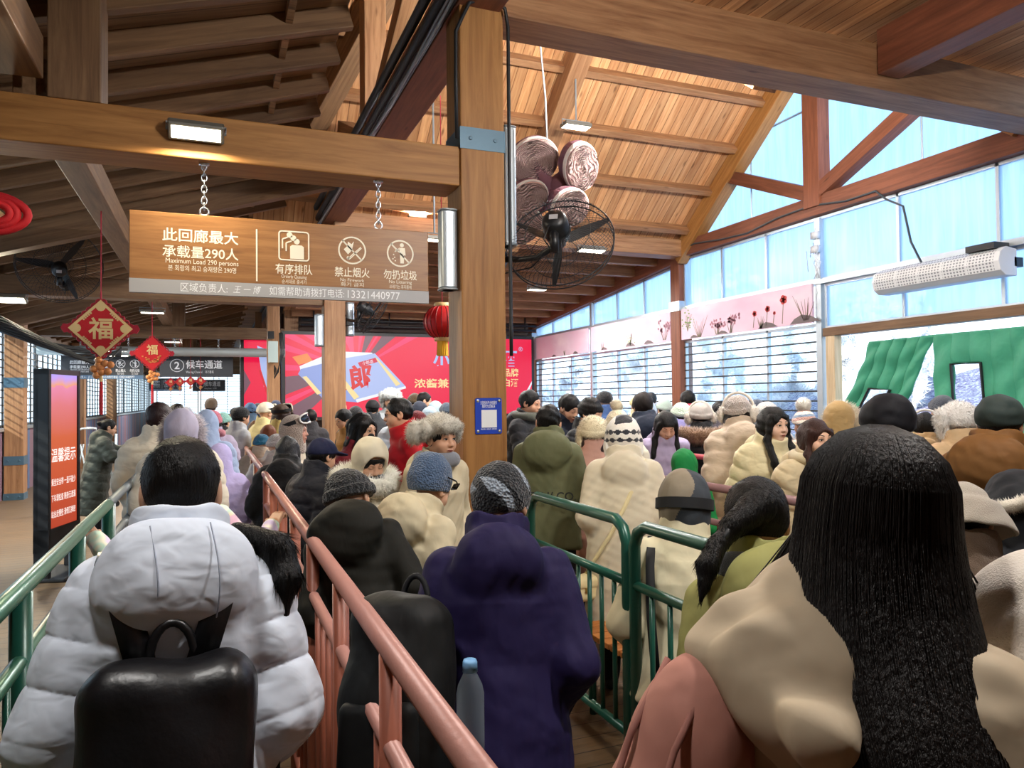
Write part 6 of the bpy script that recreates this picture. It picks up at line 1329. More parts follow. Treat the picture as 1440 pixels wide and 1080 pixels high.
# ---------------- queue on the left
def ex_white(body, TF, HF, J, hv):
    f = wob(uni(0.02, rc((0.12, -0.02, -0.10), (0.205, -0.06, -0.15), 0.02, 0.036), rc((0.205, -0.06, -0.15), (0.225, -0.08, -0.22), 0.036, 0.034), rc((0.225, -0.08, -0.22), (0.225, -0.08, -0.31), 0.03, 0.01)), 0.004, 50, 1); V, F = iso(f, (0.05, -0.16, -0.36), (0.29, 0.05, -0.05), 0.007); P, T = spikes(V, F, 1400, 0.045, 0.001, (0, 0, -1.4), 3, None, 0.3, True)
    nobj('ponytail', [(tv(V, HF), F, 0), (tv(P, HF), T, 0)], hairmat('#0c0a0a'), body)
    pack(TF, body, 'black leather backpack worn on the white puffer coat', '#0b0b0f', 0.32, h=0.46, d=0.16, z=0.10, y=-0.158, th=0.012, shiny=True, wide=0.055)
    b = MB(); 
    for x in (-0.045, 0.07):
        b.tube([tuple(TF @ Vector((x+0.02*math.sin(v*3), -0.115-0.087*math.sin(math.pi*(0.16+0.72*v)), 0.58-0.235*v))) for v in np.linspace(0, 1, 12)], 0.0016, 5)
    b.build('hood_seam', flat('grey_seam', '#98a0b2', 0.8), body)
def hoodhuge(f1, TF, HF):
    # one big flattened hood lying on the shoulders
    return uni(0.03, f1, wob(xf(sub(0.03, el((0, -0.115, 0.465), (0.165, 0.085, 0.138)), el((0, -0.04, 0.60), (0.11, 0.08, 0.12))), TF), 0.004, 20, 4))
person(255, 613, 1.66, 'person with dark hair in a white hooded puffer coat, back turned, near the left rail', 2, coat='#d8e0ee', length=0.34, th=0.036, band=0.24, puffamp=0.012, hood=None, hair='tied', arms={'L': ((0.24, -0.05, 0.15), (0.19, 0.17, -0.02)), 'R': ((0.225, -0.05, 0.15), (0.18, 0.19, 0.0))}, lean=5, nod=12, extra=keep('white', ex_white), haircut=hoodhuge, shoes='#222222')
pb = NB('pastel_print'); pn = pb.noise(pb.coord(), 7.0, 2, 0.5, 0.4); pb.set(Base_Color=pb.ramp(pn, [(0.34, '#e7b9cf'), (0.44, '#f0dfc0'), (0.52, '#bfe0d2'), (0.58, '#efe9d8'), (0.66, '#d2c2e6')]), Roughness=0.5); PASTEL = pb.m
person(262, 644, 3.55, 'person in a pastel iridescent jacket gripping both rails with spread arms', 0, coat='#e3cfd6', ctype='plain', length=0.12, th=0.02, hood='down', hair='short', arms={'L': ((0.36, -0.06, 0.22), (0.47, 0.06, 0.355)), 'R': ((0.34, -0.06, 0.22), (0.43, 0.08, 0.355))}, nod=12, lean=8, handpose=0.9, X=-0.10, cmat=PASTEL, det=1.3, haircut=None, extra=keep('pastel'))
def ex_greyhood(body, TF, HF, J, hv): pass
person(255, 575, 4.9, 'person in a lilac-grey fur-edged hood and cream jacket, just beyond the dark-haired white coat', 4, coat='#dcd3c0', hair=None, hat=('hoodcap', 'plain'), hatc='#b3adc2', hatp={'open': 0.085}, length=0.3, th=0.06, fur=('ring', '#cfc6cd'))
person(223, 567, 5.70, 'person with tousled reddish-black hair beyond the lilac-grey hood', 5, coat='#ddd3bf', hair='fringe', hairc='#2a1413', th=0.05, length=0.2)
person(249, 567, 8.94, 'person with smooth black hair beyond the lilac-grey hood', 0, coat='#5c5962', hair='short', length=0.2)
person(289, 576, 6.40, 'person in a pale blue quilted hood beside the pink hat', 5, coat='#9fb2d2', hood='up', hair=None, length=0.3, th=0.05)
person(298, 577, 7.60, 'person in a bright pink hat in the left queue', -10, coat='#c9bdd6', hair='medium', hat=('beanie', 'knit'), hatc='#f08a9c', length=0.3, scarf='#f39aa6')
person(309, 622, 5.57, 'child in a pale lilac hood next to the faded red barrier', 0, coat='#b8aede', hood='up', hair=None, length=0.2, th=0.05, H=1.3)
person(296, 562, 12.50, 'person in a brown beret far down the left queue', -20, coat='#7c6a58', hair='short', hat=('beanie', 'knit'), hatc='#6d5a48', hatp={'fold': 0, 'slouch': 0.05})
person(313, 580, 9.29, 'person in black with a mint hood far down the left queue', 30, coat='#15181c', hair='short', hat=('beanie', 'knit'), hatc='#8fc0b4', arms='phone')
person(262, 572, 11.50, 'person in a grey-blue hat behind the pink hat', 0, coat='#a7a4b4', hair='short', hat=('beanie', 'knit'), hatc='#a8b3c4')
person(330, 573, 13.40, 'person in a blue-grey jacket at the far end of the left queue', -10, coat='#4b5c72', hair='short')
def ex_green(body, TF, HF, J, hv): glasses(body, TF, HF, J, hv)
person(152, 589, 9.60, 'woman in a long dark green padded coat and glasses, stretching an arm toward the queue', 80, coat='#2f342e', length=0.62, th=0.05, band=0.13, hood='down', hair='bun', eyes='open', lean=10, nod=14, det=1.5, arms={'L': ((0.2, 0.2, 0.30), (0.22, 0.50, 0.44)), 'R': ((0.25, 0.12, 0.24), (0.16, 0.40, 0.34))}, extra=ex_green)
# ---------------- middle queue
def beanpat(C):
    t = np.arctan2(C[:, 1], C[:, 0]); z = C[:, 2]; a = np.sin(3*t+34*z+1.4*np.sin(2*t+1)); b = np.sin(45*C[:, 0]+30*z+8*C[:, 1]); return ((a > 0.72) & (b > -0.7)).astype(int)
def ex_purple(body, TF, HF, J, hv):
    pack(TF, body, 'large black rucksack on the purple jacket, with a loop handle', '#0e0f10', 0.3, h=0.54, d=0.2, z=0.09, y=-0.15, th=0.03, wide=0.06, zip_=False, seed=4, off=Tm(-0.17, 0.02, 0) @ Rz_(-25), straps=False)
    p = at(661, 944, 1.72); t = empty('water_bottle', p, 0, 'plastic bottle with blue cap in the black rucksack side', 'bottle'); MB().lathe([(0.0, -0.19), (0.03, -0.19), (0.032, -0.17), (0.032, -0.05), (0.028, -0.03), (0.016, -0.005), (0.015, 0.0)], 20).build('bottle_body', pane('clear_plastic', '#dfe8ee', 0.3), t, None, True); MB().lathe([(0, 0.028), (0.015, 0.027), (0.017, 0.022), (0.0175, 0.0), (0.0, 0.0)], 20).build('cap', flat('cap_blue', '#7fb4e4', 0.4), t, None, True)
person(703, 655, 2.20, 'person in a purple hooded jacket and black-and-grey patterned beanie, back turned', 20, coat='#1b1140', ctype='plain', length=0.25, th=0.035, hood='down', hair=None, hat=('beanie', 'knit'), mats_hat=[cloth('#14171d', 'knit'), cloth('#8e98a4', 'knit')], hatlab=beanpat, hatp={'fold': 0, 'h': 0.01, 'brim': -0.02}, lean=16, nod=26, turn=-18, extra=keep('purple', ex_purple))
person(492, 668, 3.00, 'person in a black ribbed beanie and dark olive jacket, stooping against the faded red barrier', 20, coat='#121109', ctype='plain', side=-15, th=0.02, hood='big', hair=None, hat=('beanie', 'knit'), hatc='#16171a', hatp={'rib': 26, 't': 0.008}, lean=22, nod=34, length=0.2, turn=-10)
def ex_blue(body, TF, HF, J, hv):
    b = MB(); 
    for s in (1, -1): b.rbox((-0.028, -0.004, -0.02), (0.028, 0.004, 0.02), 0.012, 0, HF @ Tm(s*0.034, 0.118, 0.07) @ Rz_(-s*16) @ Rx_(-12))
    for s in (1, -1): b.tube([tuple(HF @ Vector(p)) for p in ((s*0.062, 0.106, 0.075), (s*0.112, 0.03, 0.066), (s*0.118, -0.04, 0.055))], 0.004, 6)
    b.build('sunglasses', flat('black_gloss', '#08090b', 0.15), body, None, True)
person(606, 650, 3.25, 'person in a slate-blue beanie with sunglasses on it and a pale sand jacket', 60, coat='#cdbf9f', ctype='plain', hood='big', hair=None, hat=('beanie', 'knit'), hatc='#4a5f7c', hatp={'h': 0.012, 'slouch': 0.06, 'fold': 0, 'brim': -0.01, 't': 0.01}, lean=12, nod=30, extra=ex_blue, length=0.2)
def ex_hoodw(body, TF, HF, J, hv): pass
person(520, 616, 4.10, 'woman in a cream hood and thick white fur collar, looking down', 168, coat='#d9d2bd', ctype='plain', hair='fringe', hat=('hoodcap', 'plain'), hatc='#d8cfb6', hatp={'open': 0.1}, fur=('collar', '#fbf5e6'), eyes='shut', nod=24, lean=6, turn=0, th=0.03, length=0.3, det=1.3, scarf='#3b3f42', arms='phone')
person(618, 581, 4.20, 'man in a shaggy grey fur trapper hat and sand jacket, looking right', 158, coat='#c4b79a', ctype='plain', hair='crop', hat=('trapper', 'fur'), hatc='#c9c3b6', hatp={'up': 1}, eyes='open', nod=2, lean=2, th=0.03, length=0.2, det=1.4, skin='#c99a7c', scarf='#7d8088', hood='down')
person(508, 580, 5.19, 'woman with long black hair and a black face mask', 138, coat='#6d1420', hair='medium', eyes='open', mask='#0c0c0e', nod=6, th=0.03, det=1.2, lean=3)
def ex_gl(body, TF, HF, J, hv): glasses(body, TF, HF, J, hv, '#c7b27a')
person(562, 558, 5.69, 'man with short hair and glasses in a red jacket, facing left', 268, coat='#b3151f', ctype='plain', hair='crop', eyes='open', skin='#d2a282', hood='down', nod=6, turn=-10, det=1.2, extra=ex_gl, th=0.03)
person(586, 578, 6.30, 'person in a dark red beanie beside the red jacket', 30, coat='#40181c', hair='short', hat=('beanie', 'knit'), hatc='#7c1220')
person(404, 614, 5.50, 'person with grey-black hair in a bulky black coat, beside the faded red barrier', 20, coat='#08080b', hair='bob', hairc='#26282b', th=0.06, length=0.4, lean=8, nod=16, hood='down')
person(452, 616, 4.67, 'person in a navy cap beside the bulky black coat', 60, coat='#101320', hair='short', hat=('cap', 'plain'), hatc='#161c3c', nod=14, th=0.04, lean=8)
person(414, 583, 6.23, 'woman in a taupe hood with white ski goggles on her forehead', 110, coat='#cabda6', hair=None, hat=('hoodcap', 'knit'), hatc='#a6988c', hatp={'open': 0.07}, eyes='open', nod=-2, det=1.5, extra=goggles('#e4e2dd', '#1b1d22', 0.085), skin='#c08b76')
person(368, 611, 7.44, 'person in a teal blue beanie by the faded red barrier', 20, coat='#b9a893', hair=None, hat=('beanie', 'knit'), hatc='#1c6f92', nod=20, lean=14)
person(389, 612, 6.68, 'person in a pale grey ribbed beanie, next to the teal one', 30, coat='#c7c3bf', hair=None, hat=('beanie', 'knit'), hatc='#bcb9ba', hatp={'rib': 20}, nod=22, lean=14)
person(374, 566, 9.74, 'person in a cream ski helmet and goggles', 60, coat='#d8c98f', hair=None, hat=('dome', 'plain'), hatc='#e5dcc4', extra=goggles('#d9d2c0', '#39424d', 0.06), hatp={'t': 0.015, 'h': 0.01})
person(395, 568, 8.51, 'person in a yellow ski jacket and brown cap with goggles', 40, coat='#dcc878', hair='medium', hairc='#3a2618', hat=('cap', 'plain'), hatc='#4c3a2c', extra=goggles('#e0d8c4', '#2a2d33', 0.07))
person(358, 592, 10.52, 'person with brown hair and a cream headband by the faded red barrier', 20, coat='#c59a52', hair='bob', hairc='#5a3a1e', nod=24, lean=12)
person(377, 598, 7.97, 'person with chestnut hair between the teal beanie and the yellow ski jacket', 10, coat='#8a6a46', hair='bob', hairc='#7a4426', nod=22, lean=14)
person(338, 572, 8.65, 'person in a black cap and pale grey jacket by the far red barrier', 60, coat='#b9bcc0', hair='short', hat=('beanie', 'knit'), hatc='#101214', hatp={'fold': 0})
person(352, 566, 12.48, 'person in a blue denim bucket hat far behind the ski helmet', 0, coat='#56708a', hair='short', hat=('bucket', 'plain'), hatc='#4d6a8c')
person(363, 567, 13.02, 'person in a dark cap far beyond the ski helmet', 20, coat='#3a4048', hair='short', hat=('beanie', 'knit'), hatc='#2b3038')
person(388, 563, 14.00, 'person in a navy knitted hat far beyond the yellow ski jacket', 0, coat='#3d4860', hair='short', hat=('beanie', 'knit'), hatc='#34405c')
person(437, 575, 9.80, 'person with black hair just left of the second post', 10, coat='#2c2a2e', hair='short')
person(484, 575, 8.60, 'youth with cropped black hair in a brown coat right of the second post', 250, coat='#a5793f', hair='short', eyes='open', nod=20)
person(478, 563, 12.20, 'bald-looking person in a beige hood right of the second post', 20, coat='#c79a72', hood='up', hair=None)
person(500, 571, 9.60, 'person in a low black cap behind the face mask', 10, coat='#1d1f24', hair='short', hat=('beanie', 'knit'), hatc='#17181c')
person(524, 562, 10.19, 'person in a dark felt hat before the red screen', 5, coat='#26282c', hair='short', hat=('cap', 'plain'), hatc='#1c1b1d')
person(549, 546, 10.71, 'person in a pale furry earflap hat before the red screen', 200, coat='#bfc6cc', hair='short', hat=('trapper', 'fur'), hatc='#d7dad8')
person(563, 567, 8.40, 'person with black hair and pale hood behind the glasses-wearing man', 15, coat='#c4ccd4', hair='short', hood='down')
person(583, 553, 11.98, 'person in an olive-brown hat before the red screen', 0, coat='#23262d', hair='short', hat=('beanie', 'knit'), hatc='#59472f')
person(596, 551, 11.48, 'person with short black hair in profile before the red screen', 100, coat='#2a2c33', hair='short', eyes='open')
person(590, 563, 9.88, 'person in a navy hooded jacket before the red screen', 10, coat='#1b2130', hood='up', hair=None)
person(612, 563, 10.99, 'person in a pale teal headscarf before the red screen', 10, coat='#9fb4be', hood='up', hair=None)
person(628, 566, 10.32, 'person in a dark slate cap left of the near post', 10, coat='#3a4450', hair='short', hat=('beanie', 'knit'), hatc='#3b4654')
person(604, 572, 9.00, 'person in a pale blue knitted hat behind the trapper hat', 5, coat='#b9c7d2', hair='short', hat=('beanie', 'knit'), hatc='#a9bfce')
# ---------------- right of the near post
def ex_olive(body, TF, HF, J, hv):
    KEEP['olive'] = (body, TF)
person(771, 568, 5.00, 'man in an olive jacket with dark lettering across the back', 30, coat='#5d5f42', ctype='plain', hair='crop', hood='big', th=0.04, length=0.2, nod=10, lean=4, extra=ex_olive)
person(744, 548, 7.40, 'young man with black hair in a black padded jacket, hand at his mouth', 140, coat='#121419', hair='short', eyes='open', skin='#cf9f80', arms={'L': 'pocket', 'R': ((0.25, 0.1, 0.2), (0.05, 0.2, 0.42))}, det=1.4, hood='down', scarf='#4c4f45')
person(799, 555, 6.88, 'man in a navy coat glancing down, behind the olive jacket', 150, coat='#1a2233', hair='short', eyes='shut', nod=26, turn=-10, det=1.4)
person(829, 560, 6.35, 'young man with thick black hair behind the fuzzy cream hats', 150, coat='#1b1e22', hair='fringe', eyes='shut', nod=14, det=1.4, skin='#d6a98c')
person(850, 550, 9.09, 'person in a black beanie with a blue collar by the windows', 0, coat='#3d5a8c', hair=None, hat=('beanie', 'knit'), hatc='#0d0e11', hatp={'fold': 0})
person(904, 552, 6.88, 'person with shaggy brown-black hair in a navy hooded coat', 15, coat='#152033', hair='fringe', hairc='#1c1412', hood='down', th=0.045, length=0.3)
person(834, 586, 5.36, 'woman in a fuzzy cream beanie and dusty pink coat with long brown hair', 20, coat='#b98e80', ctype='plain', hair='long', hairc='#2a1512', hat=('beanie', 'fur'), hatc='#e9dcbb', hatp={'ears': 1, 't': 0.01}, length=0.6, th=0.03)
person(868, 563, 5.84, 'person in a cream cable-knit hat with pompom, behind the black-and-white one', 10, coat='#cfc6b4', hair=None, hat=('beanie', 'knit'), hatc='#e8dcb8', pom=(0.045, '#efe2c4'), hatp={'h': 0.015})
def bwpat(C):
    z = C[:, 2]; t = np.arctan2(C[:, 1], C[:, 0]); r = np.hypot(C[:, 0], C[:, 1]+0.012); zz = z-0.15*C[:, 1]
    n = np.sin(220*C[:, 0])*np.sin(260*C[:, 1])*1.0+np.sin(190*z)
    return ((np.sqrt(C[:, 0]**2+(C[:, 1]+0.085)**2+(z-0.125)**2) < 0.062+0.014*np.sin(40*C[:, 0]+1)*np.sin(60*z)) | (np.abs(zz-0.056) < 0.012+0.006*np.sin(16*t)) | (np.abs(zz-0.005) < 0.009+0.006*np.sin(14*t+1))).astype(int)
def ex_cream(body, TF, HF, J, hv):
    m = RMS[body.name]
    st = [((0.13, -0.03, 0.52), (0, 0, 1)), ((0.09, -0.13, 0.44), (0, -1, 0.4)), ((0.0, -0.20, 0.25), (0, -1, 0)), ((-0.1, -0.21, 0.06), (0, -1, 0)), ((-0.2, -0.18, -0.1), (-0.5, -1, 0)), ((-0.26, -0.12, -0.2), (-1, -0.6, 0))]
    wp = world(body, TF, (-0.27, -0.14, -0.27)); rz = m.to_euler().z+0.6
    bag(wp, (0.09, 0.045, 0.075), 'small cream leather bag on a long strap across the cream wool coat', '#d9c999', 'handbag', rz, [(world(body, TF, p), (m.to_3x3() @ TF.to_3x3()) @ Vector(n)) for p, n in st])
person(876, 584, 4.45, 'woman in a cream wool coat and black-and-white knitted earflap beanie, back turned', 28, coat='#ddd0b4', ctype='wool', hair=None, hat=('beanie', 'knit'), mats_hat=[cloth('#efe9de', 'fur'), cloth('#24252e', 'fur')], hatlab=bwpat, hatp={'ears': 1, 't': 0.016, 'h': 0.02, 'fold': 0, 'brim': -0.03}, hood='down', th=0.06, length=0.55, belly=0.02, extra=keep('cream', ex_cream), nod=12, det=1.3)
person(936, 580, 6.15, 'woman with centre-parted black hair in a lavender jacket, eyes lowered', 200, coat='#a79ab8', ctype='plain', hair='medium', eyes='shut', nod=32, lean=6, det=1.5, hood='down', skin='#cd9f86', th=0.035)
def mount_green(body, TF, HF, J, hv): pass
person(962, 630, 5.00, 'child in a bright green rain hood', 40, coat='#0f7a3c', ctype='plain', hood='up', hair=None, length=0.2, th=0.03, nod=12)
person(985, 566, 6.90, 'person in a grey padded hat with earmuffs and brown fur collar', 25, coat='#16171b', hair='short', hat=('beanie', 'plain'), hatc='#a79f98', earmuff='#d8cdbf', fur=('back', '#8d6c50'), th=0.05, length=0.35, hatp={'fold': 1, 't': 0.01})
person(1037, 556, 5.64, 'woman in a grey hat with fluffy white earmuffs and beige puffer', 20, coat='#c1ae98', hair='long', hairc='#17110f', hat=('beanie', 'knit'), hatc='#b0a49c', earmuff='#eae0d2', hood='down', th=0.05, band=0.12, turn=-30)
person(910, 562, 8.00, 'person in a pale blue beanie with light brown hair by the windows', 10, coat='#b7c4d4', hair='medium', hairc='#8a6a58', hat=('beanie', 'knit'), hatc='#a8bfd2', hatp={'h': 0.02})
person(958, 566, 7.44, 'person in a mint beanie and violet jacket', 20, coat='#9c97d0', hair='short', hat=('beanie', 'knit'), hatc='#c8d8c4', th=0.05)
person(934, 561, 9.60, 'person in a pale green hat near the glazed wall', 10, coat='#bcd0c8', hair='short', hat=('beanie', 'knit'), hatc='#bdd3c6')
person(967, 549, 8.94, 'person with black hair and pink collar in front of the brown window post', 20, coat='#e0486a', hair='short')
person(896, 557, 10.50, 'person in a yellowish beanie by the windows', 10, coat='#c8bd96', hair='short', hat=('beanie', 'knit'), hatc='#d3c68c')
person(915, 551, 11.73, 'person with dark grey hair close to the windows', 20, coat='#6c7078', hair='short', hairc='#2c3036')
person(1012, 563, 8.00, 'person with a black clip-back hairdo between the earmuff wearers', 30, coat='#4f4a52', hair='bun')
person(1078, 565, 7.00, 'person in a light grey round beanie by the louvred windows', 20, coat='#b6b1ac', hair='short', hat=('beanie', 'knit'), hatc='#b9b6b2', hatp={'h': 0.0, 't': 0.015})
person(1064, 562, 9.00, 'person in a slate hat peeking beside the light grey beanie', 20, coat='#5b6470', hair='short', hat=('beanie', 'knit'), hatc='#4f5866')
person(1086, 571, 5.00, 'woman with long black hair in a cream puffer, looking at the camera', 190, coat='#dccfa6', hair='long', eyes='open', th=0.045, band=0.13, hood='down', turn=12, nod=4, det=1.6, skin='#dcb59c', length=0.4, arms='pocket')
person(1145, 588, 4.35, 'woman with long brown hair and frilled cream jacket, looking at the camera', 188, coat='#cdbb96', hair='long', hairc='#3a211a', eyes='open', th=0.045, hood='down', nod=4, det=1.6, skin='#dbb195', turn=4, neckfur=None, length=0.3, scarf='#d8c8a0')
person(1131, 561, 6.48, 'person in a patterned knit hat with a white pompom', 10, coat='#b59f90', hair=None, hat=('beanie', 'knit'), mats_hat=[cloth('#c99b8c', 'knit'), cloth('#7f93a8', 'knit'), cloth('#e3d7c8', 'knit')], hatlab=lambda C: ((np.floor((C[:, 2]+0.05)/0.028)).astype(int) % 3), pom=(0.06, '#ece6da'), hatp={'h': 0.01})
person(1180, 563, 5.40, 'person in a tan padded hood with a white rolled edge', 60, coat='#a98c5c', hood='up', hair=None, th=0.05, fur=('ring', '#ddcfb4'))
def ex_blackcap(body, TF, HF, J, hv): pass
person(1246, 557, 3.60, 'person in a wide black corduroy cap right behind the long dark hair', 30, coat='#2a2426', hair='short', hat=('beanie', 'plain'), hatc='#0b0b12', hatp={'fold': 0, 't': 0.03, 'slouch': 0.03, 'h': -0.005}, th=0.04)
person(1300, 580, 5.41, 'person with dark hair and a fluffy white headband', 60, coat='#b89a70', hair='short', earmuff='#ece6e0', hood='down', nod=14)
person(1325, 556, 6.60, 'person in a charcoal beanie in front of the curtain window', 20, coat='#2c3036', hair='short', hat=('beanie', 'knit'), hatc='#3d434e')
person(1347, 565, 4.88, 'person in a plush white bear-ear cap and beige puffer', 25, coat='#c9ab84', hair=None, hat=('trapper', 'fur'), hatc='#ece8e2', th=0.05, band=0.09)
def ex_patch(body, TF, HF, J, hv):
    q, w_ = J['L'][0], J['L'][1]; m = q.lerp(w_, 0.55)+Vector((-0.095, -0.045, 0)); M = frame_to(m, m+Vector((0.45, -0.9, 0))); b = MB()
    for k in range(3): b.rbox((-0.05+0.033*k, -0.004, -0.012+0.012*(k == 1)), (-0.02+0.036*k, 0.006, 0.014+0.012*(k == 1)), 0.006, 0, M)
    b.build('sleeve_patch', flat('gold_thread', '#d9a743', 0.5), body)
person(1405, 556, 3.30, 'man in a brown jacket with a small gold sleeve patch', 70, coat='#6f4a22', ctype='plain', hair='short', hood='big', hat=('beanie', 'plain'), hatc='#2a3532', th=0.06, length=0.12, hatp={'fold': 0}, nod=10, extra=keep('brown', ex_patch))
def ex_brim(body, TF, HF, J, hv):
    fs = tor((0, -0.005, -0.035), 0.16, 0.174, 0.022); V, F = iso(wob(fs, 0.003, 80, 2), (-0.2, -0.22, -0.07), (0.2, 0.22, 0.0), 0.008); P, T = spikes(V, F, 3500, 0.014, 0.0012, (0, 0, 0), 3); nobj('shearling_brim', [(tv(V, HF), F, 0), (tv(P, HF), T, 0)], cloth('#e4dccb', 'fur'), body)
person(1432, 664, 2.45, 'person in a black leather bucket cap with cream shearling brim', 30, coat='#15171d', ctype='plain', hair='short', hat=('bucket', 'plain'), hatc='#1b1d22', nod=26, lean=12, extra=keep('bucket', ex_brim), turn=20)
person(1352, 676, 2.15, 'person in a pale grey brimmed hat and tan coat, behind the long dark hair', 50, coat='#7a6350', ctype='wool', hair='short', hat=('bucket', 'wool'), hatc='#b5aa9a', hatp={'t': -0.012}, nod=20, lean=8, length=0.3, th=0.03)
def ex_seat(body, TF, HF, J, hv):
    P = [HF @ Vector((0.122*math.cos(t), -0.015+0.142*math.sin(t), 0.01)) for t in np.linspace(0, 2*math.pi, 30)]; up = (HF.to_3x3() @ Vector((0, 0, 1)))*0.022; r = MB(); r.add([tuple(p+up) for p in P]+[tuple(p-up) for p in P], [(i, i+1, 30+i+1, 30+i) for i in range(29)]); r.build('goggle_strap', flat('black_elastic', '#101114', 0.8), body, None, True)
    for s in (1, -1):
        st = [(s*0.09, -0.17, -0.02), (s*0.11, -0.18, 0.2), (s*0.12, -0.15, 0.4), (s*0.13, -0.03, 0.51)]; ribbon([TF @ Vector(p) for p in st], 0.035, [TF.to_3x3() @ Vector(n) for n in ((0, -1, 0), (0, -1, 0), (0, -1, 0.3), (0, -0.3, 1))], 0.008).build('brace', flat('black_elastic', '#101114', 0.8), body, None, True)
person(962, 661, 3.25, 'person in a grey-brown hood and pale ski jacket, seated on the wooden bench', 40, coat='#d9cfae', ctype='plain', hair=None, hat=('hoodcap', 'plain'), mats_hat=[cloth('#857a68', 'plain'), cloth('#3b4046', 'plain')], hatlab=lambda C: (C[:, 0] > 0.01+0.04*np.sin(20*C[:, 2])).astype(int), sit=True, th=0.04, lean=10, nod=12, extra=keep('seat', ex_seat), trousers='#cfc6a8')
# ---------------- near right
def ex_yg(body, TF, HF, J, hv):
    fs = [rc((-0.02, -0.09, 0.03), (-0.11, -0.12, -0.03), 0.05, 0.03), rc((-0.11, -0.12, -0.03), (-0.15, -0.13, -0.07), 0.028, 0.018), rc((-0.15, -0.13, -0.07), (-0.19, -0.14, -0.13), 0.02, 0.03), rc((-0.19, -0.14, -0.13), (-0.22, -0.14, -0.22), 0.026, 0.008)]
    V, F = iso(wob(uni(0.012, *fs), 0.003, 60, 2), (-0.27, -0.2, -0.26), (0.06, 0.0, 0.12), 0.006); Q, T = spikes(V, F, 1600, 0.03, 0.0009, (-0.3, 0, -0.7), 3, None, 0.3, True); nobj('ponytail', [(tv(V, HF), F, 0), (tv(Q, HF), T, 0)], hairmat('#0c0a0a'), body)
    MB().tube([tuple(HF @ Vector((-0.135+0.012*math.cos(t), -0.125+0.022*math.sin(t), -0.055+0.02*math.cos(t)))) for t in np.linspace(0, 2*math.pi, 13)[:-1]], 0.008, 6, 0, True).build('hair_tie', BLACKR, body, None, True)
person(1064, 672, 1.85, 'person with a black side ponytail in a yellow-green jacket, beside the green barrier', 20, coat='#98965a', ctype='plain', hair='tied', hood='big', th=0.03, length=0.3, lean=10, nod=20, extra=keep('yg', ex_yg), scarf='#39424c')
def hoodback(f1, TF, HF):
    return wob(uni(0.05, f1, xf(wob(sub(0.02, uni(0.04, el((-0.05, -0.115, 0.455), (0.125, 0.075, 0.08)), rc((-0.17, -0.10, 0.415), (0.04, -0.185, 0.40), 0.032, 0.036), rc((-0.11, -0.08, 0.46), (-0.05, -0.02, 0.545), 0.07, 0.055)), el((0.03, -0.06, 0.60), (0.10, 0.09, 0.09)), rc((-0.16, -0.205, 0.455), (0.05, -0.24, 0.44), 0.012, 0.010)), 0.006, 26, 3), TF)), 0.003, 40, 9)
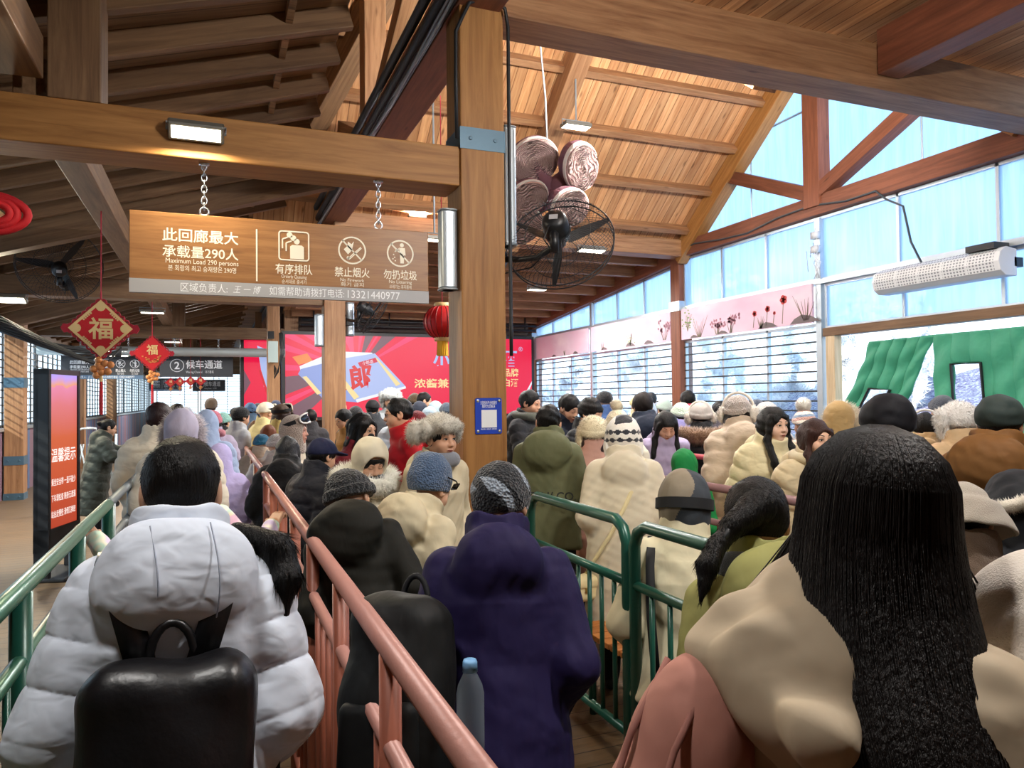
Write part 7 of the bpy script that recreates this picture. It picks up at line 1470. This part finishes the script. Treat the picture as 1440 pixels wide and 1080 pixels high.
def ex_long(body, TF, HF, J, hv):
    rs = np.random.default_rng(5); b = MB(); zs = [0.06, -0.04, -0.14, -0.26, -0.38, -0.50]; RX = [0.094, 0.102, 0.112, 0.104, 0.085, 0.05]; RY = [0.102, 0.092, 0.082, 0.07, 0.055, 0.03]; CX = [0, 0, 0.012, 0.045, 0.068, 0.085]; CY = [-0.016, -0.032, -0.095, -0.185, -0.23, -0.235]
    f = sub(0.012, uni(0.012, el((0, -0.014, 0.030), (0.090, 0.106, 0.100)), loft(zs, [r*0.95 for r in RX[:-1]]+[0.03], [r*0.94 for r in RY[:-1]]+[0.015], CX, CY)), el((0, 0.13, -0.07), (0.066, 0.12, 0.135)), el((0, 0.12, -0.3), (0.09, 0.13, 0.2)))
    V, F = iso(f, (-0.15, -0.31, -0.52), (0.2, 0.12, 0.16), 0.006); nobj('hair', [(tv(V, HF), F, 0)], hairmat('#0d0a0c'), body)
    ip = lambda z, A_: float(np.interp(-z, [-v for v in zs], A_))
    for k in range(2200):
        a = rs.uniform(math.pi*0.9, math.pi*2.1); o_ = rs.uniform(1.0, 1.045); L = rs.uniform(0.38, 0.56); q = rs.normal()*0.009
        pts = [(0.015*math.cos(a), -0.014+0.015*math.sin(a), 0.1352), (0.05*o_*math.cos(a), -0.014+0.056*o_*math.sin(a), 0.1215), (0.08*o_*math.cos(a), -0.014+0.088*o_*math.sin(a), 0.09)]
        for z in np.linspace(0.055, -L, 9): pts.append((ip(z, CX)+ip(z, RX)*o_*math.cos(a)+q*max(0, -z)**1.5, ip(z, CY)+ip(z, RY)*o_*math.sin(a), z))
        b.tube(pts, [0.0007]+[0.0010]*10+[0.0003], 3)
    for s in (-1, 1):
        for k in range(60):
            u = rs.uniform(0, 1); q = rs.normal()*0.012; b.tube([(s*0.06, 0.03+0.03*u, 0.1), (s*0.1, 0.02+0.02*u, -0.02), (s*(0.125+0.02*u)+q, 0.0, -0.14), (s*(0.15+0.05*u)+q, -0.03, -0.24), (s*(0.15+0.09*u)+2*q, -0.05, -0.34-0.08*u)], [0.001, 0.0012, 0.0012, 0.001, 0.0004], 3)
    b.build('hair_strands', hairmat('#140d0b'), body, HF, True)
    f = wob(uni(0.03, rc((0.15, 0.02, 0.45), (0.225, 0.02, 0.3), 0.035, 0.045), rc((0.225, 0.02, 0.3), (0.25, 0.0, -0.02), 0.045, 0.05)), 0.006, 25, 2); V, F = iso(f, (0.08, -0.08, -0.1), (0.33, 0.1, 0.5), 0.008); nobj('scarf', [(tv(V, TF), F, 0)], cloth('#a8692c', 'wool'), body)
    t = empty('backpack', RMS[body.name] @ TF); tag(t, 'dusty pink cloth backpack on the back of the long-haired woman in beige', 'backpack'); f = wob(uni(0.05, el((-0.15, -0.16, 0.29), (0.085, 0.075, 0.155)), el((-0.17, -0.2, 0.08), (0.11, 0.1, 0.2))), 0.006, 20, 5); V, F = iso(f, (-0.32, -0.36, -0.16), (-0.02, -0.05, 0.48), 0.008); nobj('pack_body', [(V, F, 0)], cloth('#b07a6c', 'plain'), t)
    f = wob(el((-0.25, -0.22, 0.02), (0.06, 0.07, 0.12)), 0.006, 30, 6); V, F = iso(f, (-0.34, -0.32, -0.12), (-0.16, -0.12, 0.17), 0.009); nobj('front_pocket', [(V, F, 0)], cloth('#6f9ab0', 'plain'), t)
    for x in (-0.19, -0.12): MB().tube([(x, -0.17, 0.43), (x, -0.235, 0.34), (x-0.01, -0.275, 0.2), (x-0.015, -0.30, 0.08)], 0.005, 6).build('seam_piping', cloth('#8a5a50', 'plain'), t, None, True)
person(1228, 601, 1.00, 'woman with very long dark hair and beige hooded coat, back turned', 72, turn=26, coat='#ad9c84', ctype='plain', hair='tied', hairc='#0d0a0c', hood=None, haircut=hoodback, th=0.032, length=0.34, lean=9, nod=4, extra=keep('long', ex_long))
person(1690, 500, 0.9, 'person in a cream fleece coat at the lower right corner, only the shoulder showing', 60, coat='#ded2c4', ctype='wool', hair='medium', hood=None, th=0.06, length=0.35, extra=keep('corner'))

# lettering on clothes
if 'olive' in KEEP:
    b_, TF_ = KEEP['olive']
    for s_, z_, h_ in (('SEEN/ CO.', 0.16, 0.075),): text(s_, b_, 0.03, z_, h_, flat('dark_print', '#22261f', 0.8), y=-0.215, bold=0.02, M=TF_)
# ================================================================== frosted trees outside
TW = flat('frosted_twigs', '#8f9aa6', 0.9); FR = NB('frost'); fn_ = FR.noise(FR.coord(), 2.5, 4, 0.7); FR.set(Base_Color=FR.ramp(fn_, [(0.36, '#cfdbea'), (0.46, '#fafcff')]), Roughness=0.9); FR.bump(fn_, 1.0, 0.3)
V0, F0 = iso(wob(wob(uni(0.8, el((0, 0, 3.6), (1.7, 1.7, 2.2)), el((0.6, 0.4, 5.2), (1.2, 1.2, 1.3)), el((-0.7, -0.3, 2.6), (1.3, 1.3, 1.1))), 0.45, 2.6, 1), 0.2, 7, 2), (-3, -3, 0.5), (3, 3, 7.2), 0.16); P0, T0 = spikes(V0, F0, 6000, 0.35, 0.02, (0, 0, 0.1), 2)
def tree(x, y, s, rz, label, first=[None]):
    if first[0] is None:
        t = empty('frosted_tree', (x, y, -0.4), rz); nobj('crown', [(V0, F0, 0), (P0, T0, 0)], FR.m, t); MB().tube([(0, 0, 0), (0.05, 0, 1.5), (0, 0.05, 3.4)], [0.16, 0.12, 0.06], 8).build('trunk', TW, t, None, True); first[0] = t
    else:
        t = first[0].copy(); COL.objects.link(t); t.matrix_local = Tm(x, y, -0.4) @ Matrix.Rotation(rz, 4, 'Z')
        for c in first[0].children: q = c.copy(); COL.objects.link(q); q.parent = t
    t.scale = (s, s, s); tag(t, label, 'tree', 'frosted trees outside the windows')
for i, (x, y, s) in enumerate(((21, 41, 1.15), (19.5, 33, 0.95), (24, 29, 1.2), (27.5, 37, 1.3), (27, 24.5, 1.1), (33, 30, 1.4), (25, 48, 1.3), (19.5, 47, 1.0), (21, 56, 1.3), (33, 43, 1.4), (19.3, 27, 0.8), (34, 52, 1.4))):
    tree(x, y, s, i*1.3, 'snow-white frosted tree standing beyond the louvred windows')
flush_text()
